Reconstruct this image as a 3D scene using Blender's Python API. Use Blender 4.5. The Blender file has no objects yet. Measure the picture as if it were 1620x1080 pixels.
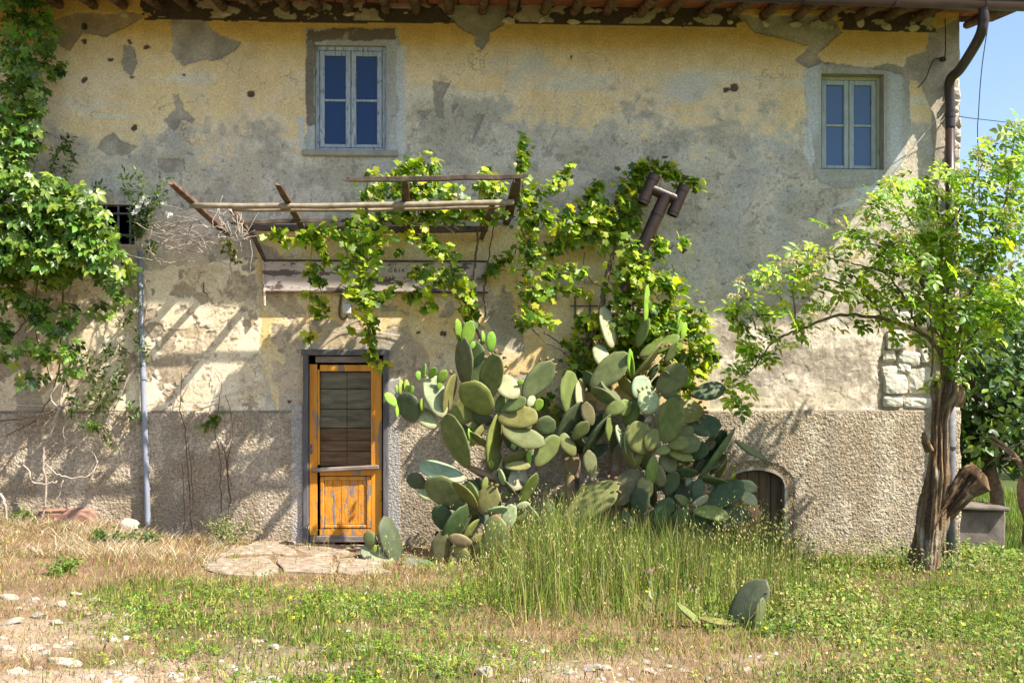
import bpy, bmesh, math, random
import numpy as np
from mathutils import Vector, Matrix

random.seed(7)
RNG = np.random.default_rng(7)
scene = bpy.context.scene
COL = scene.collection

# ------------------------------------------------------------------ camera
FPX, D0, EYE, HZ = 1800.0, 12.0, 1.75, 600.0
YAW = math.atan(90.0 / FPX)
CS, SN = math.cos(YAW), math.sin(YAW)
cam = bpy.data.cameras.new('camera')
cam.sensor_width = 36.0
cam.lens = 36.0 * FPX / 1620.0
cam.shift_y = (HZ - 540.0) / 1620.0
cam.clip_start, cam.clip_end = 0.1, 2000.0
camo = bpy.data.objects.new('camera', cam)
COL.objects.link(camo)
camo.location = (0, -D0, EYE)
camo.rotation_euler = (math.pi / 2, 0, -YAW)
scene.camera = camo

# ------------------------------------------------------------------ light
SUN_TO = Vector((2.05, -1.0, 2.75)).normalized()
SUN_EL = math.asin(SUN_TO.z)
SUN_AZ = math.atan2(SUN_TO.x, SUN_TO.y)
world = bpy.data.worlds.new("World")
scene.world = world
world.use_nodes = True
wn = world.node_tree
for n in list(wn.nodes):
    wn.nodes.remove(n)
sky = wn.nodes.new('ShaderNodeTexSky')
sky.sky_type = 'NISHITA'
sky.sun_disc = False
sky.sun_elevation = SUN_EL
sky.sun_rotation = SUN_AZ
sky.altitude = 300
sky.air_density = 1.0
sky.dust_density = 2.2
sky.ozone_density = 2.6
bg = wn.nodes.new('ShaderNodeBackground')
bg.inputs['Strength'].default_value = 0.104
wo = wn.nodes.new('ShaderNodeOutputWorld')
wn.links.new(sky.outputs[0], bg.inputs[0])
wn.links.new(bg.outputs[0], wo.inputs[0])
sl = bpy.data.lights.new('sun', 'SUN')
sl.energy = 5.0
sl.angle = math.radians(0.53)
sl.color = (1.0, 0.93, 0.82)
slo = bpy.data.objects.new('sun', sl)
COL.objects.link(slo)
slo.location = (20, -10, 30)
slo.rotation_euler = SUN_TO.to_track_quat('Z', 'Y').to_euler()
scene.view_settings.view_transform = 'Standard'
scene.view_settings.look = 'None'
scene.view_settings.exposure = 1.27
scene.view_settings.gamma = 1.0
scene.view_settings.use_curve_mapping = False
scene.render.engine = 'CYCLES'
scene.cycles.max_bounces = 8
scene.cycles.transparent_max_bounces = 8

# ------------------------------------------------------------------ helpers
def P(px, py, Y=0.0):
    rx = FPX * SN + (px - 810) * CS
    ry = FPX * CS - (px - 810) * SN
    rz = HZ - py
    t = (Y + D0) / ry
    return Vector((rx * t, Y, EYE + rz * t))

def S(Y=0.0):
    return (Y + D0) / FPX

def proj(x, y, z):
    d = x * SN + (y + D0) * CS
    r = x * CS - (y + D0) * SN
    return 810 + FPX * r / d, HZ - FPX * (z - EYE) / d

def G(px, py):
    """point on the sloping ground plane seen at a pixel"""
    rx = FPX * SN + (px - 810) * CS
    ry = FPX * CS - (px - 810) * SN
    rz = HZ - py
    # EYE + rz t = -0.03 - 0.047 * rx t
    t = (EYE + 0.03) / (-rz - 0.047 * rx)
    if -D0 + ry * t > -0.10:
        t = (D0 - 0.10) / ry
    return rx * t, -D0 + ry * t

_tab = np.random.default_rng(11).random((256, 256))
def vnoise(x, y, s=0):
    x = np.asarray(x, float) + s * 17.31
    y = np.asarray(y, float) + s * 9.77
    xi = np.floor(x).astype(int)
    yi = np.floor(y).astype(int)
    fx, fy = x - xi, y - yi
    fx = fx * fx * (3 - 2 * fx)
    fy = fy * fy * (3 - 2 * fy)
    a = _tab[yi & 255, xi & 255]
    b = _tab[yi & 255, (xi + 1) & 255]
    c = _tab[(yi + 1) & 255, xi & 255]
    d = _tab[(yi + 1) & 255, (xi + 1) & 255]
    return (a * (1 - fx) + b * fx) * (1 - fy) + (c * (1 - fx) + d * fx) * fy

def fbm(x, y, s=0, o=4, g=0.5):
    v, amp, tot = 0, 1.0, 0.0
    for k in range(o):
        v = v + amp * vnoise(x * 2 ** k, y * 2 ** k, s + k * 3)
        tot += amp
        amp *= g
    return v / tot

def worley(x, y, s=0):
    xi = np.floor(x).astype(int)
    yi = np.floor(y).astype(int)
    d1 = np.full(np.shape(x), 9.0)
    d2 = d1.copy()
    idv = np.zeros(np.shape(x))
    for i in (-1, 0, 1):
        for j in (-1, 0, 1):
            cx, cy = xi + i, yi + j
            jx = _tab[(cy + s * 13) & 255, (cx + 31) & 255]
            jy = _tab[(cy + 57) & 255, (cx + s * 7) & 255]
            d = np.hypot(cx + jx - x, cy + jy - y)
            nid = _tab[(cy + 91) & 255, (cx + 113) & 255]
            closer = d < d1
            d2 = np.where(closer, d1, np.minimum(d2, d))
            idv = np.where(closer, nid, idv)
            d1 = np.where(closer, d, d1)
    return d1, d2, idv

def sstep(a, b, x):
    t = np.clip((x - a) / (b - a), 0, 1)
    return t * t * (3 - 2 * t)

def inpoly(px, py, poly):
    res = np.zeros(np.shape(px), bool)
    n = len(poly)
    for i in range(n):
        x1, y1 = poly[i]
        x2, y2 = poly[(i + 1) % n]
        if y1 == y2:
            continue
        c = ((y1 > py) != (y2 > py)) & (px < (x2 - x1) * (py - y1) / (y2 - y1) + x1)
        res ^= c
    return res

def np_mesh(name, V, F, col=None, smooth=False):
    """V (n,3); F (m,3) or (m,4) int array or list of such arrays; col (n,3)"""
    me = bpy.data.meshes.new(name)
    V = np.asarray(V, np.float32)
    Fs = [np.asarray(f, np.int32) for f in (F if isinstance(F, list) else [F]) if len(f)]
    me.vertices.add(len(V))
    me.vertices.foreach_set('co', V.ravel())
    loops = np.concatenate([f.ravel() for f in Fs])
    tot = np.concatenate([np.full(len(f), f.shape[1], np.int32) for f in Fs])
    start = np.concatenate([[0], np.cumsum(tot)[:-1]]).astype(np.int32)
    me.loops.add(len(loops))
    me.loops.foreach_set('vertex_index', loops)
    me.polygons.add(len(tot))
    me.polygons.foreach_set('loop_start', start)
    me.polygons.foreach_set('loop_total', tot)
    me.update(calc_edges=True)
    if smooth:
        me.polygons.foreach_set('use_smooth', np.ones(len(tot), bool))
    if col is not None:
        a = me.attributes.new('Col', 'FLOAT_COLOR', 'POINT')
        c = np.ones((len(V), 4), np.float32)
        c[:, :3] = col
        a.data.foreach_set('color', c.ravel())
    return me

def link(name, me, m=None, parent=None, mat4=None):
    o = bpy.data.objects.new(name, me)
    COL.objects.link(o)
    if m is not None and not me.materials:
        me.materials.append(m)
    if parent is not None:
        o.parent = parent
    if mat4 is not None:
        o.matrix_local = mat4
    return o

def tag(o, label=None, cat=None, group=None, kind=None):
    if label: o['label'] = label
    if cat: o['category'] = cat
    if group: o['group'] = group
    if kind: o['kind'] = kind
    return o

def empty(name, label, cat, loc=(0, 0, 0), group=None):
    o = bpy.data.objects.new(name, None)
    COL.objects.link(o)
    o.location = loc
    o.empty_display_size = 0.1
    return tag(o, label, cat, group)

class MB:
    """collects simple shapes into one mesh"""
    def __init__(s):
        s.v, s.f = [], []
    def add(s, V, F):
        n = len(s.v)
        s.v += [tuple(v) for v in V]
        s.f += [tuple(i + n for i in f) for f in F]
        return s
    def box(s, c, size, rot=None, bev=0.0):
        bm = bmesh.new()
        bmesh.ops.create_cube(bm, size=1.0)
        for v in bm.verts:
            v.co = Vector((v.co.x * size[0], v.co.y * size[1], v.co.z * size[2]))
        if bev > 0:
            bmesh.ops.bevel(bm, geom=bm.edges[:], offset=min(bev, min(size) * 0.4), segments=1, affect='EDGES')
        R = rot if rot is not None else Matrix.Identity(3)
        bm.verts.index_update()
        s.add([R @ v.co + Vector(c) for v in bm.verts], [[v.index for v in f.verts] for f in bm.faces])
        bm.free()
        return s
    def bar(s, a, b, w, t, up=Vector((0, 0, 1)), bev=0.004, jag=0.0):
        a, b = Vector(a), Vector(b)
        d = b - a
        z = d.normalized()
        x = z.cross(up)
        if x.length < 1e-3:
            x = z.cross(Vector((0, 1, 0)))
        x.normalize()
        y = z.cross(x)
        R = Matrix((x, y, z)).transposed()
        return s.box((a + b) / 2, (w, t, d.length), R, bev)
    def tube(s, pts, rad, n=8, cap=True, noise=0.0, sd=0):
        pts = [Vector(p) for p in pts]
        if not hasattr(rad, '__len__'):
            rad = [rad] * len(pts)
        rr = random.Random(sd)
        V, F = [], []
        up = Vector((0.3, 0.2, 1)).normalized()
        prev = None
        for i, p in enumerate(pts):
            d = (pts[min(i + 1, len(pts) - 1)] - pts[max(i - 1, 0)])
            if d.length < 1e-9:
                d = Vector((0, 0, 1))
            d.normalize()
            x = (prev - d * prev.dot(d)) if prev is not None else d.cross(up)
            if x.length < 1e-3:
                x = d.cross(Vector((1, 0, 0)))
            x.normalize()
            prev = x
            y = d.cross(x)
            for k in range(n):
                a = 2 * math.pi * k / n
                r = rad[i] * (1 + noise * (rr.random() - 0.5) * 2)
                V.append(p + (x * math.cos(a) + y * math.sin(a)) * r)
        for i in range(len(pts) - 1):
            for k in range(n):
                k2 = (k + 1) % n
                F.append((i * n + k, i * n + k2, (i + 1) * n + k2, (i + 1) * n + k))
        if cap:
            F.append(tuple(range(n - 1, -1, -1)))
            F.append(tuple((len(pts) - 1) * n + k for k in range(n)))
        return s.add(V, F)
    def mesh(s, name, smooth=False):
        me = bpy.data.meshes.new(name)
        me.from_pydata(s.v, [], s.f)
        me.update()
        if smooth:
            me.polygons.foreach_set('use_smooth', np.ones(len(me.polygons), bool))
        return me
    def build(s, name, m, parent=None, smooth=False):
        return link(name, s.mesh(name, smooth), m, parent)

def smooth_path(pts, n=6):
    """Catmull-Rom through points"""
    pts = [Vector(p) for p in pts]
    if len(pts) < 3:
        return pts
    out = []
    for i in range(len(pts) - 1):
        p0, p1, p2, p3 = pts[max(i - 1, 0)], pts[i], pts[i + 1], pts[min(i + 2, len(pts) - 1)]
        for k in range(n):
            t = k / n
            out.append(0.5 * ((2 * p1) + (p2 - p0) * t + (2 * p0 - 5 * p1 + 4 * p2 - p3) * t * t + (3 * p1 - p0 - 3 * p2 + p3) * t ** 3))
    out.append(pts[-1])
    return out

def lerp_list(a, b, n):
    return [a + (b - a) * i / max(1, n - 1) for i in range(n)]

# ------------------------------------------------------------------ materials
def newmat(name):
    m = bpy.data.materials.new(name)
    m.use_nodes = True
    nt = m.node_tree
    bs = nt.nodes['Principled BSDF']
    return m, nt, bs

def nnode(nt, t, **kw):
    n = nt.nodes.new(t)
    for k, v in kw.items():
        if hasattr(n, k) and k not in ('Scale', 'Detail', 'Roughness'):
            setattr(n, k, v)
        else:
            n.inputs[k].default_value = v
    return n

def noise_mat(name, c1, c2, scale=20, rough=0.8, bump=0.3, bscale=None, detail=6, stretch=(1, 1, 1), spec=0.3, c3=None, thr=None, metal=0.0, bdist=0.01):
    m, nt, bs = newmat(name)
    tc = nnode(nt, 'ShaderNodeTexCoord')
    mp = nnode(nt, 'ShaderNodeMapping')
    mp.inputs['Scale'].default_value = stretch
    nt.links.new(tc.outputs['Object'], mp.inputs[0])
    nz = nnode(nt, 'ShaderNodeTexNoise', Scale=scale, Detail=detail)
    nt.links.new(mp.outputs[0], nz.inputs['Vector'])
    cr = nnode(nt, 'ShaderNodeValToRGB')
    cr.color_ramp.elements[0].position = 0.3
    cr.color_ramp.elements[1].position = 0.7
    cr.color_ramp.elements[0].color = (*c1, 1)
    cr.color_ramp.elements[1].color = (*c2, 1)
    nt.links.new(nz.outputs[0], cr.inputs[0])
    out = cr.outputs[0]
    if c3 is not None:
        n2 = nnode(nt, 'ShaderNodeTexNoise', Scale=scale * 0.8, Detail=10)
        n2.inputs['Roughness'].default_value = 0.68
        nt.links.new(mp.outputs[0], n2.inputs['Vector'])
        r2 = nnode(nt, 'ShaderNodeValToRGB')
        t = thr if thr is not None else 0.55
        r2.color_ramp.elements[0].position = t
        r2.color_ramp.elements[1].position = t + 0.03
        nt.links.new(n2.outputs[0], r2.inputs[0])
        mx = nnode(nt, 'ShaderNodeMix', data_type='RGBA')
        nt.links.new(r2.outputs[0], mx.inputs[0])
        nt.links.new(out, mx.inputs[6])
        mx.inputs[7].default_value = (*c3, 1)
        out = mx.outputs[2]
    nt.links.new(out, bs.inputs['Base Color'])
    bs.inputs['Roughness'].default_value = rough
    bs.inputs['Specular IOR Level'].default_value = spec
    bs.inputs['Metallic'].default_value = metal
    if bump:
        nb = nnode(nt, 'ShaderNodeTexNoise', Scale=bscale or scale * 3, Detail=5)
        nt.links.new(mp.outputs[0], nb.inputs['Vector'])
        b = nnode(nt, 'ShaderNodeBump', Strength=bump, Distance=bdist)
        nt.links.new(nb.outputs[0], b.inputs['Height'])
        nt.links.new(b.outputs[0], bs.inputs['Normal'])
    return m

def attr_mat(name, rough=0.9, fine=60, famt=0.25, bump=0.3, bscale=120, spec=0.2, bdist=0.004):
    """colour from the vertex colours 'Col', broken up by fine noise"""
    m, nt, bs = newmat(name)
    at = nnode(nt, 'ShaderNodeAttribute', attribute_name='Col')
    tc = nnode(nt, 'ShaderNodeTexCoord')
    nz = nnode(nt, 'ShaderNodeTexNoise', Scale=fine, Detail=6)
    nt.links.new(tc.outputs['Object'], nz.inputs['Vector'])
    mr = nnode(nt, 'ShaderNodeMapRange')
    mr.inputs['From Min'].default_value = 0.25
    mr.inputs['From Max'].default_value = 0.75
    mr.inputs['To Min'].default_value = 1 - famt
    mr.inputs['To Max'].default_value = 1 + famt
    nt.links.new(nz.outputs[0], mr.inputs[0])
    mx = nnode(nt, 'ShaderNodeMix', data_type='RGBA', blend_type='MULTIPLY')
    mx.inputs[0].default_value = 1.0
    nt.links.new(at.outputs[0], mx.inputs[6])
    nt.links.new(mr.outputs[0], mx.inputs[7])
    nt.links.new(mx.outputs[2], bs.inputs['Base Color'])
    bs.inputs['Roughness'].default_value = rough
    bs.inputs['Specular IOR Level'].default_value = spec
    if bump:
        nb = nnode(nt, 'ShaderNodeTexNoise', Scale=bscale, Detail=4)
        nt.links.new(tc.outputs['Object'], nb.inputs['Vector'])
        b = nnode(nt, 'ShaderNodeBump', Strength=bump, Distance=bdist)
        nt.links.new(nb.outputs[0], b.inputs['Height'])
        nt.links.new(b.outputs[0], bs.inputs['Normal'])
    return m

def leaf_mat(name, trans=0.4, rough=0.42, spec=0.45, tmul=(1.5, 1.35, 0.5)):
    m, nt, bs = newmat(name)
    at = nnode(nt, 'ShaderNodeAttribute', attribute_name='Col')
    nt.links.new(at.outputs[0], bs.inputs['Base Color'])
    bs.inputs['Roughness'].default_value = rough
    bs.inputs['Specular IOR Level'].default_value = spec
    tr = nnode(nt, 'ShaderNodeBsdfTranslucent')
    mx = nnode(nt, 'ShaderNodeMix', data_type='RGBA', blend_type='MULTIPLY')
    mx.inputs[0].default_value = 1.0
    nt.links.new(at.outputs[0], mx.inputs[6])
    mx.inputs[7].default_value = (*tmul, 1)
    nt.links.new(mx.outputs[2], tr.inputs[0])
    ms = nnode(nt, 'ShaderNodeMixShader')
    ms.inputs[0].default_value = trans
    nt.links.new(bs.outputs[0], ms.inputs[1])
    nt.links.new(tr.outputs[0], ms.inputs[2])
    nt.links.new(ms.outputs[0], nt.nodes['Material Output'].inputs[0])
    return m

M = {}
def wall_mat():
    m = attr_mat('weathered_plaster', 0.95, 48, 0.22, 0.0, 160, 0.1, 0.004)
    nt = m.node_tree
    bs = nt.nodes['Principled BSDF']
    src = bs.inputs['Base Color'].links[0].from_socket
    tc = nnode(nt, 'ShaderNodeTexCoord')
    n0 = nnode(nt, 'ShaderNodeTexNoise', Scale=2.6, Detail=6)
    nt.links.new(tc.outputs['Object'], n0.inputs['Vector'])
    dv = nnode(nt, 'ShaderNodeMix', data_type='RGBA', blend_type='LINEAR_LIGHT')
    dv.inputs[0].default_value = 0.34
    nt.links.new(tc.outputs['Object'], dv.inputs[6])
    nt.links.new(n0.outputs[1], dv.inputs[7])
    vo = nnode(nt, 'ShaderNodeTexVoronoi', feature='DISTANCE_TO_EDGE', Scale=4.2)
    nt.links.new(dv.outputs[2], vo.inputs['Vector'])
    ln = nnode(nt, 'ShaderNodeMapRange')
    ln.inputs['From Min'].default_value = 0.004
    ln.inputs['From Max'].default_value = 0.016
    ln.inputs['To Min'].default_value = 1.0
    ln.inputs['To Max'].default_value = 0.0
    nt.links.new(vo.outputs['Distance'], ln.inputs[0])
    n1 = nnode(nt, 'ShaderNodeTexNoise', Scale=1.7, Detail=5)
    nt.links.new(tc.outputs['Object'], n1.inputs['Vector'])
    mk = nnode(nt, 'ShaderNodeMapRange')
    mk.inputs['From Min'].default_value = 0.55
    mk.inputs['From Max'].default_value = 0.68
    nt.links.new(n1.outputs[0], mk.inputs[0])
    cm_ = nnode(nt, 'ShaderNodeMath', operation='MULTIPLY')
    nt.links.new(ln.outputs[0], cm_.inputs[0])
    nt.links.new(mk.outputs[0], cm_.inputs[1])
    # pits
    n2 = nnode(nt, 'ShaderNodeTexNoise', Scale=70.0, Detail=3)
    nt.links.new(tc.outputs['Object'], n2.inputs['Vector'])
    pt = nnode(nt, 'ShaderNodeMapRange')
    pt.inputs['From Min'].default_value = 0.66
    pt.inputs['From Max'].default_value = 0.72
    nt.links.new(n2.outputs[0], pt.inputs[0])
    mxx = nnode(nt, 'ShaderNodeMath', operation='MAXIMUM')
    nt.links.new(cm_.outputs[0], mxx.inputs[0])
    nt.links.new(pt.outputs[0], mxx.inputs[1])
    sc = nnode(nt, 'ShaderNodeMath', operation='MULTIPLY')
    sc.inputs[1].default_value = 0.62
    nt.links.new(mxx.outputs[0], sc.inputs[0])
    mc = nnode(nt, 'ShaderNodeMix', data_type='RGBA')
    nt.links.new(sc.outputs[0], mc.inputs[0])
    nt.links.new(src, mc.inputs[6])
    mc.inputs[7].default_value = (0.14, 0.115, 0.09, 1)
    nt.links.new(mc.outputs[2], bs.inputs['Base Color'])
    n3 = nnode(nt, 'ShaderNodeTexNoise', Scale=85.0, Detail=5)
    nt.links.new(tc.outputs['Object'], n3.inputs['Vector'])
    sb = nnode(nt, 'ShaderNodeMath', operation='SUBTRACT')
    nt.links.new(n3.outputs[0], sb.inputs[0])
    nt.links.new(mxx.outputs[0], sb.inputs[1])
    b = nnode(nt, 'ShaderNodeBump', Strength=0.75, Distance=0.005)
    nt.links.new(sb.outputs[0], b.inputs['Height'])
    nt.links.new(b.outputs[0], bs.inputs['Normal'])
    return m
M['wall'] = wall_mat()
M['roughcast'] = attr_mat('roughcast', 0.95, 52, 0.42, 1.0, 48, 0.1, 0.022)
M['ground'] = attr_mat('dry_soil', 0.95, 40, 0.35, 0.5, 70, 0.1, 0.01)
M['stone'] = noise_mat('limestone', (0.27, 0.23, 0.18), (0.46, 0.41, 0.34), 14, 0.9, 0.6, 40, bdist=0.01, spec=0.15)
M['white_stone'] = noise_mat('white_limestone', (0.27, 0.23, 0.18), (0.52, 0.47, 0.39), 16, 0.9, 0.6, 40, bdist=0.01, spec=0.15)
M['quoin'] = noise_mat('pale_corner_stone', (0.50, 0.45, 0.37), (0.74, 0.69, 0.60), 12, 0.9, 0.7, 36, bdist=0.012, spec=0.15)
M['red_stone'] = noise_mat('reddish_stone', (0.24, 0.12, 0.08), (0.34, 0.20, 0.15), 9, 0.9, 0.5, 40, spec=0.15)
M['slab'] = noise_mat('worn_paving_stone', (0.17, 0.125, 0.085), (0.38, 0.31, 0.235), 13, 0.9, 1.0, 30, spec=0.15)
M['timber'] = noise_mat('weathered_timber', (0.045, 0.034, 0.027), (0.15, 0.11, 0.08), 9, 0.85, 0.5, 30, stretch=(1, 1, 1), spec=0.2)
M['red_timber'] = noise_mat('red_brown_timber', (0.075, 0.045, 0.033), (0.19, 0.13, 0.10), 14, 0.85, 0.5, 30, spec=0.2)
M['bamboo'] = noise_mat('pale_cane', (0.19, 0.15, 0.10), (0.36, 0.29, 0.20), 14, 0.6, 0.2, 20, spec=0.3)
M['rafter'] = noise_mat('old_rafter_wood', (0.06, 0.035, 0.02), (0.22, 0.14, 0.08), 10, 0.9, 0.5, 40, spec=0.15)
M['terracotta'] = noise_mat('terracotta', (0.26, 0.085, 0.045), (0.40, 0.17, 0.10), 8, 0.85, 0.4, 40, spec=0.2)
M['gutter'] = noise_mat('brown_painted_metal', (0.035, 0.022, 0.018), (0.052, 0.034, 0.028), 6, 0.35, 0.05, 20, spec=0.4)
M['flue'] = noise_mat('brown_enamelled_flue', (0.020, 0.011, 0.008), (0.040, 0.022, 0.016), 9, 0.40, 0.10, 30, spec=0.4, c3=(0.11, 0.05, 0.025), thr=0.64)
M['pipe'] = noise_mat('grey_blue_pipe', (0.20, 0.22, 0.27), (0.32, 0.34, 0.40), 7, 0.55, 0.15, 30, stretch=(1, 1, 0.3), spec=0.4, c3=(0.16, 0.13, 0.10), thr=0.66)
M['iron'] = noise_mat('rusty_grey_iron', (0.10, 0.10, 0.11), (0.20, 0.20, 0.21), 15, 0.7, 0.3, 50, spec=0.3)
M['bluewood'] = noise_mat('flaking_grey_blue_paint', (0.31, 0.36, 0.42), (0.50, 0.55, 0.60), 34, 0.8, 0.5, 60, stretch=(1.8, 1, 0.35), spec=0.2, c3=(0.19, 0.175, 0.17), thr=0.56)
M['greenwood'] = noise_mat('grey_green_paint', (0.34, 0.39, 0.37), (0.48, 0.53, 0.50), 26, 0.75, 0.4, 45, stretch=(1.6, 1, 0.35), spec=0.2, c3=(0.16, 0.15, 0.12), thr=0.64)
M['greenframe'] = noise_mat('yellowed_paint', (0.42, 0.40, 0.27), (0.52, 0.50, 0.36), 10, 0.8, 0.4, 45, stretch=(1, 1, 0.3), spec=0.2, c3=(0.22, 0.19, 0.13), thr=0.64)
ORANGE1, ORANGE2, OLDW = (0.52, 0.185, 0.014), (0.76, 0.34, 0.035), (0.24, 0.20, 0.19)
M['orange'] = noise_mat('orange_gloss_paint', ORANGE1, ORANGE2, 6, 0.5, 0.25, 50, stretch=(1.5, 1, 0.3), spec=0.35, c3=(0.26, 0.19, 0.14), thr=0.56)
M['orange_worn'] = noise_mat('orange_peeling_paint', ORANGE1, ORANGE2, 15, 0.6, 0.5, 50, stretch=(1.6, 1, 0.5), spec=0.3, c3=OLDW, thr=0.535)
M['oldwood'] = noise_mat('bare_grey_wood', (0.15, 0.11, 0.09), (0.30, 0.24, 0.20), 12, 0.85, 0.5, 40, stretch=(0.4, 1, 2), spec=0.2)
M['plank'] = noise_mat('old_brown_plank', (0.22, 0.165, 0.12), (0.48, 0.38, 0.28), 12, 0.8, 0.4, 40, stretch=(0.35, 1, 2.2), spec=0.25, c3=(0.20, 0.19, 0.18), thr=0.60)
M['plank_red'] = noise_mat('red_brown_plank', (0.22, 0.11, 0.065), (0.44, 0.24, 0.15), 12, 0.8, 0.4, 40, stretch=(0.35, 1, 2.2), spec=0.25, c3=(0.16, 0.15, 0.14), thr=0.66)
M['frame_dark'] = noise_mat('dark_grey_door_frame', (0.09, 0.085, 0.09), (0.17, 0.16, 0.16), 12, 0.8, 0.4, 40, stretch=(1.6, 1, 0.3), spec=0.2)
M['cellar'] = noise_mat('brown_cellar_boards', (0.10, 0.065, 0.035), (0.21, 0.14, 0.08), 9, 0.85, 0.4, 40, stretch=(2.2, 1, 0.3), spec=0.2)
M['sign'] = noise_mat('weathered_pink_white_board', (0.44, 0.35, 0.31), (0.60, 0.52, 0.47), 7, 0.85, 0.4, 40, stretch=(0.6, 1, 1.8), spec=0.15, c3=(0.15, 0.115, 0.105), thr=0.52)
M['ink'] = noise_mat('black_paint', (0.02, 0.02, 0.02), (0.03, 0.03, 0.03), 10, 0.7, 0)
M['plaster_pale'] = noise_mat('cream_plaster_bits', (0.48, 0.39, 0.27), (0.60, 0.50, 0.36), 12, 0.95, 0.5, 50, spec=0.1)
M['white_plastic'] = noise_mat('pale_plastic', (0.62, 0.62, 0.64), (0.70, 0.70, 0.72), 10, 0.5, 0)
M['cable_white'] = noise_mat('white_cable', (0.55, 0.52, 0.47), (0.66, 0.63, 0.58), 10, 0.6, 0)
M['cable_black'] = noise_mat('black_cable', (0.015, 0.015, 0.015), (0.03, 0.03, 0.03), 10, 0.6, 0)
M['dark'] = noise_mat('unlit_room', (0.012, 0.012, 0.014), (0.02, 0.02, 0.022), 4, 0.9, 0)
M['reveal'] = noise_mat('reveal_plaster', (0.30, 0.27, 0.22), (0.42, 0.38, 0.31), 9, 0.95, 0.4, 50, spec=0.1)
M['bark'] = attr_mat('elder_bark', 0.9, 45, 0.35, 0.7, 90, 0.1, 0.008)
M['stem'] = noise_mat('woody_stem', (0.10, 0.065, 0.045), (0.24, 0.17, 0.12), 25, 0.85, 0.4, 80, spec=0.15)
M['dead_stem'] = noise_mat('dead_grey_stem', (0.30, 0.24, 0.19), (0.50, 0.42, 0.35), 25, 0.85, 0.4, 80, spec=0.15)
M['green_stem'] = noise_mat('green_stem', (0.12, 0.16, 0.05), (0.22, 0.24, 0.10), 25, 0.7, 0.2, 80, spec=0.2)
M['leaf'] = leaf_mat('vine_leaf', 0.52, tmul=(1.5, 1.55, 0.45))
M['leaf_dark'] = leaf_mat('creeper_leaf', 0.40, 0.38, 0.5)
M['grass'] = leaf_mat('grass_blade', 0.28, 0.6, 0.2, (1.3, 1.25, 0.6))
M['petal'] = leaf_mat('petal', 0.3, 0.7, 0.1, (1, 1, 1))
M['concrete'] = noise_mat('old_shaded_concrete', (0.09, 0.078, 0.065), (0.20, 0.17, 0.145), 6, 0.95, 0.4, 30, spec=0.1)  # darkened so the block's shade sits in its colour
M['fruit'] = noise_mat('prickly_fruit', (0.20, 0.15, 0.055), (0.32, 0.21, 0.09), 30, 0.7, 0.5, 120, spec=0.2)
M['roofing'] = noise_mat('roof_tiles', (0.30, 0.13, 0.08), (0.45, 0.25, 0.16), 6, 0.85, 0.4, 40, spec=0.15)

def glass_mat(name, base, ior=1.55):
    m, nt, bs = newmat(name)
    tc = nnode(nt, 'ShaderNodeTexCoord')
    nz = nnode(nt, 'ShaderNodeTexNoise', Scale=2.2, Detail=1)
    nt.links.new(tc.outputs['Object'], nz.inputs['Vector'])
    b = nnode(nt, 'ShaderNodeBump', Strength=0.06, Distance=0.02)
    nt.links.new(nz.outputs[0], b.inputs['Height'])
    nt.links.new(b.outputs[0], bs.inputs['Normal'])
    bs.inputs['Base Color'].default_value = (*base, 1)
    bs.inputs['Roughness'].default_value = 0.04
    bs.inputs['IOR'].default_value = ior
    return m
M['glass_deep'] = glass_mat('deep_sky_reflection_glass', (0.004, 0.030, 0.120), 1.42)  # blue of the reflected sky is put into the base colour
M['glass_mid'] = glass_mat('sky_reflection_glass', (0.050, 0.110, 0.240), 1.5)  # lighter sky reflection, also put into the base colour
# clear pane of the door: mostly see-through with a fresnel gloss
m, nt, bs = newmat('clear_pane')
tr = nnode(nt, 'ShaderNodeBsdfTransparent')
tr.inputs[0].default_value = (0.86, 0.88, 0.86, 1)
gl = nnode(nt, 'ShaderNodeBsdfGlossy')
gl.inputs['Roughness'].default_value = 0.08
fr = nnode(nt, 'ShaderNodeFresnel')
fr.inputs['IOR'].default_value = 1.22
ms = nnode(nt, 'ShaderNodeMixShader')
nt.links.new(fr.outputs[0], ms.inputs[0])
nt.links.new(tr.outputs[0], ms.inputs[1])
nt.links.new(gl.outputs[0], ms.inputs[2])
nt.links.new(ms.outputs[0], nt.nodes['Material Output'].inputs[0])
M['clear'] = m

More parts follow.
